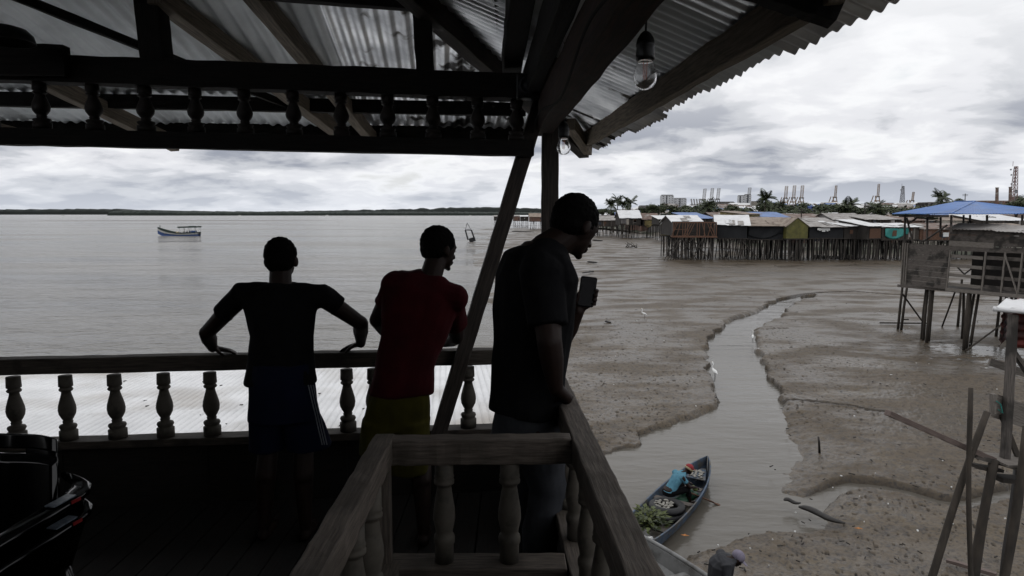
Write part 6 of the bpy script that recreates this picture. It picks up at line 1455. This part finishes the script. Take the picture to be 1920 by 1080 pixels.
for i, (x, yt, yb, Y, w_, lb) in enumerate(((1225, 380, 404, 210, 28, 'round dark green tree left of the white tower blocks'), (1266, 381, 406, 200, 30, 'dark green tree in front of the white tower blocks'), (1322, 381, 404, 190, 36, 'bushy green tree in front of the three port cranes'), (1345, 388, 404, 200, 24, 'small green tree right of the bushy one'),
    (1378, 386, 404, 190, 24, 'round dark tree below the low arena building'), (1206, 386, 404, 260, 22, 'small tree left of the round dark one'), (1410, 394, 406, 170, 30, 'low bush tree above the tan hut'), (1463, 384, 406, 180, 22, 'narrow green tree right of the big palm'),
    (1530, 394, 412, 150, 50, 'broad low green tree above the washing'), (1580, 379, 410, 150, 56, 'large rounded green tree left of the blue-roofed house'), (1556, 388, 408, 170, 30, 'green tree beside the large rounded one'), (1612, 386, 410, 160, 34, 'green tree between the rounded one and the brown crown'), (1650, 386, 412, 140, 30, 'yellowish green tree with a brown patch'),
    (1690, 392, 414, 135, 44, 'dark bush behind the left eave of the blue roof'), (1740, 400, 418, 125, 44, 'dark bush seen below the blue roof'), (1840, 404, 420, 125, 60, 'dark green tree seen under the middle of the blue roof'), (1905, 372, 404, 150, 40, 'dark tree at the far right below the lattice mast'), (1130, 388, 408, 260, 20, 'dark tree beside the palm group'),
    (1150, 392, 410, 250, 26, 'dark bush under the palm group'), (1250, 398, 408, 190, 20, 'low dark bush left of the row of houses'), (1490, 392, 408, 200, 34, 'grey green tree right of the narrow one'), (1770, 384, 400, 190, 40, 'dark tree beneath the tall palm behind the blue roof'), (1246, 412, 432, 118, 18, 'yellowish shrub at the tip of the stilt house row'), (1875, 386, 402, 200, 36, 'low tree in front of the long brown building'))):
    tree(x, yt, yb, Y, w_, lb, i)
def palm_mesh(seed):
    rg = random.Random(seed); b = MB()
    for k_ in range(22):
        a = rg.random() * 6.28; el = rg.uniform(-.5, 1.25); L_ = rg.uniform(.8, 1.1); pts = []; dr = V((math.cos(a) * math.cos(el), math.sin(a) * math.cos(el), math.sin(el)))
        p = V((0, 0, 0)); 
        for j in range(9): pts.append(p.copy()); p = p + dr * L_ / 8; dr = (dr + V((0, 0, -.17))).normalized()
        b.tube(pts, .010, 4)
        for j in range(1, 9):
            t_ = (pts[j] - pts[j - 1]).normalized(); s_ = t_.cross(V((0, 0, 1))).normalized()
            for m_ in range(3):
                q = pts[j - 1].lerp(pts[j], m_ / 3)
                for e in (-1, 1): ln = .30 * math.sin(math.pi * (j + .3) / 9.4) + .04; dd = (s_ * e + t_ * .5 + V((0, 0, -.45))).normalized(); i = b.add([q, q + dd * ln * .5 + t_ * .02, q + dd * ln, q + dd * ln * .5 - t_ * .022]); b.face((i, i + 1, i + 2, i + 3))
    me = b.mesh('fronds'); me.materials.append(M['leaf']); return me
palms = [palm_mesh(s_) for s_ in range(3)]
def palm(x, yc, wpx, Y, label, k_=0, lean=0.0):
    c = P(x, yc, Y); g = gz(c.x, Y) if Y > 118 else 0; t = thing('palm_tree', (c.x, Y, g), label, 'palm', 'coconut palms'); rw = wpx / F * Y / 2 * 1.3
    o = bpy.data.objects.new('crown', palms[k_ % 3]); COL.objects.link(o); o.parent = t; o.location = (0, 0, c.z - g); o.scale = (rw, rw, rw * 1.05); o.rotation_euler = (0, 0, k_ * 1.7)
    b = MB(); h = c.z - g; b.tube([V((c.x + lean, Y, g)), V((c.x + lean * .4, Y, g + h * .5)), V((c.x, Y, g + h))], [.22, .17, .14], 8); b.build('trunk', 'bark', t, smooth=True)
for i, a_ in enumerate(((1146, 384, 26, 230, 'left palm of the group by the tall man\'s head, dark and low'), (1158, 376, 24, 235, 'tallest palm of the group by the tall man\'s head'), (1168, 383, 24, 225, 'middle palm of the group, slightly lower'), (1182, 381, 30, 230, 'rightmost round palm of the group by the tall man\'s head'),
    (1435, 373, 38, 170, 'large wind-blown palm standing alone above the tan roofs'), (1466, 386, 22, 180, 'small palm right of the wind-blown one'), (1640, 392, 34, 150, 'drooping palm left of the blue roof'), (1652, 398, 30, 140, 'palm with yellow fronds close to the blue roof'), (1766, 372, 36, 190, 'palm crown rising just above the blue roof'),
    (1590, 388, 40, 155, 'palm fronds in the large rounded tree'), (1326, 386, 30, 180, 'yellowish palm crown before the port cranes'), (1500, 399, 22, 150, 'small bright palm above the olive gable'))): palm(*a_, k_=i)
# small houses of the town
def house_mesh(w_, d_, h_, rr_, wm, rm, gable):
    b = MB(); b.bar((-w_ / 2, 0, h_ / 2 - 1), (w_ / 2, 0, h_ / 2 - 1), d_, h_ + 2, m=0)
    for i in range(max(1, int(w_ / 3))): x = -w_ / 2 + (i + .5) * w_ / max(1, int(w_ / 3)); b.bar((x - .5, -d_ / 2 - .03, h_ * .5), (x + .5, -d_ / 2 - .03, h_ * .5), .06, 1.1, m=2)
    if gable: b.rings([[(x, -d_ / 2 - .4, h_ + .01), (x, 0, h_ + rr_), (x, d_ / 2 + .4, h_ + .01), (x, d_ / 2 + .4, h_ - .12), (x, -d_ / 2 - .4, h_ - .12)] for x in (-w_ / 2 - .3, w_ / 2 + .3)], m=1)
    else: b.rings([[(x, -d_ / 2 - .4, h_ + .01), (x, d_ / 2 + .4, h_ + rr_), (x, d_ / 2 + .4, h_ + rr_ - .15), (x, -d_ / 2 - .4, h_ - .14)] for x in (-w_ / 2 - .3, w_ / 2 + .3)], m=1)
    me = b.mesh('house'); [me.materials.append(M[q]) for q in (wm, rm, 'window')]; return me
kinds = [('white-roofed', 'house_a', 'far_white'), ('grey-roofed', 'house_b', 'far_grey'), ('rust-roofed', 'house_c', 'far_rust'), ('blue-roofed', 'house_b', 'far_blue'), ('tan-roofed', 'house_a', 'far_tan'), ('dark-walled', 'dark_in', 'far_grey')]
hms = [[house_mesh(4.5 + 1.2 * v, 5, 2.4 + 2.0 * (v == 2), 1.5, wm, rm, v % 2) for v in range(3)] for _, wm, rm in kinds]
rg = random.Random(77); cnt = 0
ORD = ['nearest'] + [w_ + ' nearest' for w_ in 'second third fourth fifth sixth seventh eighth ninth tenth eleventh twelfth thirteenth fourteenth fifteenth sixteenth seventeenth eighteenth nineteenth twentieth'.split()]
LMK = [(1165, 'palm group by the man'), (1225, 'round dark green tree'), (1252, 'tallest white tower'), (1276, 'lower white tower'), (1303, 'four tiny cranes'), (1322, 'leftmost grey crane'), (1336, 'middle grey crane'), (1350, 'rightmost grey crane'), (1368, 'arena building'), (1391, 'left white tower'), (1406, 'crane behind the white towers'), (1435, 'wind-blown palm'), (1475, 'leftmost tan crane'), (1490, 'middle tan crane'), (1506, 'rightmost tan crane'), (1532, 'royal blue house'), (1568, 'lone tan crane'), (1600, 'large rounded tree'), (1647, 'crane by the masts'), (1691, 'grey lattice mast'), (1713, 'short tan crane'), (1766, 'palm above the blue roof'), (1810, 'pole with crossarm'), (1868, 'rusty brown chimney'), (1899, 'tall red mast')]
seq = {}
def landmark(x_, Y_):
    q_ = 960 + F * x_ / (Y_ * CP); return min(LMK, key=lambda l_: abs(l_[0] - q_))[1]
cand = []
for k_ in range(2400):
    x = rg.uniform(1120, 1925); Y = math.exp(rg.uniform(math.log(150), math.log(1000)))
    p = P(x, 400, Y); tt = math.degrees(math.atan2(p.x, Y)); r0 = np.interp(tt, LT, LR)
    if p.length < r0 + 18 or (x < 1190 and Y < 420): continue
    cand.append((p.length, p.x, Y))
cand.sort(); rest = MB()
for k_, (_, px_, Y) in enumerate(cand):
    ki = rg.choice((0, 1, 1, 2, 2, 3, 4, 5, 5, 1)); v = rg.randrange(3)
    if k_ >= 285:
        if k_ > 1500: break
        s_ = rg.uniform(.9, 1.5); z_ = gz(px_, Y); a_ = rg.gauss(-.3, .4); c_ = V((px_, Y, z_ + 1.2 * s_)); hw_ = V((math.cos(a_), math.sin(a_), 0)) * 2.8 * s_; mi = rg.choice((0, 1, 2, 6)); rest.bar(c_ - hw_, c_ + hw_, 5 * s_, 2.8 * s_, m=mi); dq = V((-math.sin(a_), math.cos(a_), 0)) * 2.8 * s_; up_ = V((0, 0, 1)); rest.rings([[e_ - dq + up_ * 1.42 * s_, e_ + up_ * 2.3 * s_, e_ + dq + up_ * 1.42 * s_] for e_ in (c_ - hw_ * 1.08, c_ + hw_ * 1.08)], m=rg.choice((3, 3, 4, 4, 5, 7, 4, 5)))
        continue
    o = bpy.data.objects.new('town_house', hms[ki][v]); COL.objects.link(o); o.location = (px_, Y, gz(px_, Y) - .2); o.rotation_euler = (0, 0, rg.gauss(-.3, .35)); s_ = rg.uniform(.8, 1.25) * (1 + (Y > 500) * .3); o.scale = (s_, s_, s_ * .95)
    lm = landmark(px_, Y); sq = seq.get((ki, lm), 0); seq[(ki, lm)] = sq + 1
    tag(o, '%s town house below the %s, %s of its colour there' % (kinds[ki][0], lm, ORD[min(sq, 19)]), 'house', 'distant %s town houses' % kinds[ki][0]); 
o = rest.build('distant_houses', ['house_a', 'house_b', 'house_c', 'far_white', 'far_grey', 'far_rust', 'dark_in', 'far_blue']); tag(o, 'dense mass of tiny roofs of the far town below the cranes', 'houses', kind='stuff')
rt_ = random.Random(31); tcd = sorted((math.exp(rt_.uniform(math.log(150), math.log(430))), rt_.uniform(1125, 1925)) for _ in range(120))
for k_ in range(120):
    Y, x = tcd[k_]; q = P(x, 400, Y); tt = math.degrees(math.atan2(q.x, Y))
    if q.length < np.interp(tt, LT, LR) + 10: continue
    g = gz(q.x, Y); lm = landmark(q.x, Y); sq = seq.get(('t', lm), 0); seq[('t', lm)] = sq + 1; t = thing('tree', (q.x, Y, g), 'small green town tree below the %s, %s there' % (lm, ORD[min(sq, 19)]), 'tree', 'small trees scattered among the town roofs'); R1 = rt_.uniform(1.8, 3.6) * (1 + Y / 700)
    for nm, me in (('crown', crowns[k_ % 4]), ('trunk', tkm)):
        o = bpy.data.objects.new(nm, me); COL.objects.link(o); o.parent = t; o.location = (0, 0, R1 * 1.25); o.scale = (R1, R1, R1 * .9); o.rotation_euler = (0, 0, rt_.random() * 6)
def block(x0, x1, yt, yb, Y, label, m='tower_white', name='tower_block', strips=(), rm='house_b', cap=.06, dep=None, rot=0):
    a_, b1 = P(x0, yb, Y), P(x1, yb, Y); zt = P(x0, yt, Y).z; g = min(gz((a_.x + b1.x) / 2, Y), zt - 5) - 2; w_ = b1.x - a_.x; dep = dep or w_ * .8; cxx = (a_.x + b1.x) / 2
    t = thing(name, (cxx, Y, g), label, 'building'); zh = zt - g
    MB().bar((a_.x, Y + dep / 2, g + zh * (1 - cap) / 2), (b1.x, Y + dep / 2, g + zh * (1 - cap) / 2), dep, zh * (1 - cap)).build('wall', m, t)
    MB().bar((a_.x + w_ * .06, Y + dep / 2, g + zh * (1 - cap / 2)), (b1.x - w_ * .06, Y + dep / 2, g + zh * (1 - cap / 2)), dep * .9, zh * cap).build('roof', rm, t)
    fl_ = max(3, int((zt - P(x0, yb, Y).z) / 3.2)); wb = MB()
    for k_ in range(fl_):
        z = P(x0, yb, Y).z + (zt - zh * cap - P(x0, yb, Y).z) * (k_ + .5) / fl_; n_ = max(2, int(w_ / 4))
        for i in range(n_): x = a_.x + w_ * (i + .5) / n_; wb.bar((x - .7, Y - .05, z), (x + .7, Y - .05, z), .1, 1.1)
    wb.build('windows', 'house_b', t)
    for s0, s1 in strips: MB().bar((a_.x + w_ * s0, Y - .12, P(x0, (yt + yb) / 2, Y).z), (a_.x + w_ * s1, Y - .12, P(x0, (yt + yb) / 2, Y).z), .2, (zt - P(x0, yb, Y).z) * .86).build('stairwell_strip', 'window', t)
block(1241, 1263, 365, 390, 1000, 'white tower block with a dark vertical strip, leftmost and tallest of the pair', strips=((.36, .44),)); block(1264, 1287, 371, 392, 1010, 'lower white tower block with a dark vertical strip, right of the tallest one', strips=((.42, .50),))
block(1385, 1397, 366, 388, 950, 'white tower with dark sides, left half of the tall pair before a crane', strips=((.1, .26),)); block(1397, 1408, 364, 388, 952, 'white tower with a dark middle strip, right half of the tall pair before a crane', strips=((.3, .55),))
block(1408, 1424, 377, 390, 960, 'low pale block right of the tall white pair', m='house_a', name='office_block'); block(1348, 1378, 378, 384, 900, 'low wide arena building with a dark flat roof', m='house_b', name='arena', rm='dark_in', cap=.12)
block(1520, 1545, 386, 398, 330, 'bright royal blue two-storey house in the town', m='house_d', name='blue_house', rm='far_blue'); block(1836, 1915, 376, 392, 330, 'long brown industrial building with a rusty roof at the right', m='house_c', name='warehouse', rm='far_rust', dep=14)
block(1735, 1775, 379, 390, 420, 'dark unfinished concrete building left of the palm above the blue roof', m='dark_in', name='concrete_building'); block(1655, 1700, 380, 390, 500, 'pale blue-roofed warehouse before the lattice masts', m='house_a', name='warehouse', rm='far_blue', dep=20)
block(1545, 1562, 388, 399, 300, 'small lime green house beside the royal blue one', m='leaf_y', name='green_house'); block(1130 + 70, 1222, 385, 394, 500, 'small unfinished grey block left of the white towers', m='house_b', name='concrete_building')
def crane(x, yt, yb, Y, label, m='crane', wtop=5, spread=18, lean=4):
    """container crane with its boom raised, seen from the land side"""
    p = P(x - lean, yb, Y); tp = P(x, yt, Y); h = tp.z - p.z; k_ = Y / F; t = thing('port_crane', (p.x, Y, 0), label, 'crane', 'port cranes with raised booms'); p.z -= 4
    for dx in (-spread / 2 * k_, spread / 2 * k_):
        for dy in (0, 12): MB().bar(p + V((dx * .9, dy, 0)), p + V((dx * .22 + lean * .3 * k_, dy, h * .56)), 1.2, 1.2, up=(0, 1, 0)).build('leg', m, t)
    MB().bar(p + V((-spread * .34 * k_, 0, h * .16)), p + V((spread * .34 * k_, 0, h * .16)), 1.4, 1.8).build('portal_beam', m, t); MB().bar(p + V((-spread * .30 * k_, 0, h * .30)), p + V((spread * .30 * k_, 0, h * .30)), 1.4, 2.2).build('portal_beam', m, t)
    b = MB(); lo = p + V((lean * .3 * k_, 0, h * .50)); w2 = wtop / 2 * k_
    for s_ in (-1, 1): b.bar(lo + V((s_ * w2, 0, 0)), tp + V((s_ * w2, 0, 0)), .8, .8, up=(0, 1, 0))
    for j in range(11): q = lo.lerp(tp, j / 10); q2 = lo.lerp(tp, min(j + 1, 10) / 10); b.bar(q + V((-w2, 0, 0)), q + V((w2, 0, 0)), .4, .5); b.bar(q + V((-w2, 0, 0)), q2 + V((w2, 0, 0)), .45, .45) if j < 10 else None
    b.build('boom', m, t); MB().bar(lo + V((-w2 * 1.6, 0, 0)), lo + V((w2 * 1.6, 0, 0)), 4, 1.8).build('machine_house', 'house_b', t)
for x, yt, m, lb in ((1322, 354, 'crane', 'leftmost of the three grey cranes beside the white tower blocks'), (1336, 353, 'crane', 'middle of the three grey cranes beside the white tower blocks'), (1348, 353, 'crane', 'rightmost of the three grey cranes beside the white tower blocks'), (1406, 352, 'crane', 'single grey crane standing behind the tall white pair'),
    (1475, 349, 'crane_tan', 'leftmost of the three tan cranes above the small palm'), (1490, 348, 'crane_tan', 'middle of the three tan cranes above the small palm'), (1505, 348, 'crane_tan', 'rightmost of the three tan cranes above the small palm')): crane(x, yt, 386, 1250, lb, m)
for x, yt, lb in ((1568, 348, 'lone tan crane above the large rounded tree'), (1648, 345, 'lone tan crane between the rounded tree and the masts'), (1713, 360, 'short tan crane just right of the grey lattice mast')): crane(x, yt, 384, 1200, lb, 'crane_tan', wtop=3.4, spread=16)
for i, x in enumerate((1296, 1301, 1306, 1311)): MB; crane(x, 373, 386, 1500, ('first', 'second', 'third', 'fourth')[i] + ' from the left of the four tiny cranes right of the white tower blocks', 'crane', wtop=2, spread=6, lean=-2)
def mast(x, yt, yb, Y, w_, label, m='mast_grey', dishes=()):
    p = P(x, yb, Y); tp = P(x, yt, Y); t = thing('lattice_mast', (p.x, Y, 0), label, 'mast'); b = MB(); h = tp.z - p.z; k_ = Y / F; th_ = .12 + .0003 * Y
    n_ = 12
    for j in range(n_ + 1):
        f_ = j / n_; ww = w_ * k_ * (1 - .6 * f_) / 2; z = p.z + h * f_; cs = [V((p.x + sx * ww, Y + sy_ * ww, z)) for sx, sy_ in ((-1, -1), (1, -1), (1, 1), (-1, 1))]
        if j:
            for q in range(4): b.bar(pc_[q], cs[q], th_, th_, up=(0, 1, 0)); b.bar(pc_[q], cs[(q + 1) % 4], th_ * .7, th_ * .7, up=(0, 1, 0)); b.bar(cs[q], cs[(q + 1) % 4], th_ * .7, th_ * .7)
        pc_ = cs
    b.build('tower', m, t)
    for (fx, fy, r_) in dishes:
        q = P(x + fx, fy, Y); c_ = MB(); c_.lathe([(.01, 0), (r_ * k_, .02), (r_ * k_, .3), (.01, .35)], c=(0, 0, 0), n=14); c_.v = [q + V((v.x, -v.z, v.y)) for v in c_.v]; c_.build('antenna_dish', 'mast_grey', t, smooth=False)
    MB().tube([tp, tp + V((0, 0, h * .12))], th_ * .5, 5).build('spike', m, t)
mast(1899, 312, 392, 400, 10, 'tall red and white lattice mast at the right edge, covered with antennas', 'mast_red', ((-4, 318, 1.5), (4, 322, 1.6), (-3, 328, 1.5), (3, 316, 1.5), (4, 334, 1.5), (-3, 345, 1.4), (2, 341, 1.8)))
mast(1691, 349, 388, 500, 7, 'grey lattice mast left of the short tan crane', 'mast_grey', ((-2, 356, 1.3), (2, 362, 1.3), (1, 352, 1.2)))
for x, yt, lb in ((1869, 353, 'rusty brown chimney on the long industrial building'), (1894, 352, 'dark chimney beside the tall lattice mast')):
    p = P(x, 380, 332); q = P(x + .6, yt, 332); b = MB(); b.tube([p, q], [.75, .65], 14); b.tube([q, q + V((0, 0, .4))], [.78, .78], 14); o = b.build('chimney', 'far_rust', smooth=False, loc=p); tag(o, lb, 'chimney')
p = P(1904, 359, 300); t = thing('satellite_dish', p, 'round dark satellite dish beside the tall lattice mast', 'dish'); b = MB(); b.lathe([(.01, .0), (.5, .1), (.85, .35), (.85, .40), (.5, .16), (.01, .06)], n=18); b.v = [p + V((v.x, -v.z, v.y)) for v in b.v]; b.build('reflector', 'mast_grey', t, smooth=True); MB().bar(p, p - V((0, 0, 4.5)), .12, .12, up=(0, 1, 0)).build('post', 'mast_grey', t)
for x, yt, yb, Y, lb in ((1810, 363, 392, 200, 'utility pole with crossarm behind the blue roof'), (1622, 380, 412, 130, 'dark utility pole left of the drooping palm'), (1503, 390, 412, 125, 'dark utility pole above the olive gable')):
    p = P(x, yb, Y); q = P(x, yt, Y); t = thing('utility_pole', (p.x, Y, 0), lb, 'pole', 'utility poles in the town'); MB().tube([V((p.x, Y, 0)), q], [.14, .11], 8).build('shaft', 'pole_far', t)
    for dz in (-.25, -.6): MB().bar(q + V((-.8, 0, dz)), q + V((.8, 0, dz)), .1, .1).build('crossarm', 'pole_far', t)

# ------------------------------------------------------------ air
hz = MB(); hz.bar((0, -200, 40), (0, 12500, 40), 24000, 90); ho = hz.build('haze', [])
ho.data.materials.clear(); hm = bpy.data.materials.new('haze'); hm.use_nodes = True; hn = hm.node_tree.nodes; hn.clear()
vo_ = hn.new('ShaderNodeVolumePrincipled'); vo_.inputs['Color'].default_value = (.80, .88, 1, 1); vo_.inputs['Density'].default_value = 5e-5; vo_.inputs['Anisotropy'].default_value = 0.2
oo_ = hn.new('ShaderNodeOutputMaterial'); hm.node_tree.links.new(vo_.outputs[0], oo_.inputs['Volume']); ho.data.materials.append(hm); ho['kind'] = 'stuff'; ho['label'] = 'thin pale haze over the bay';
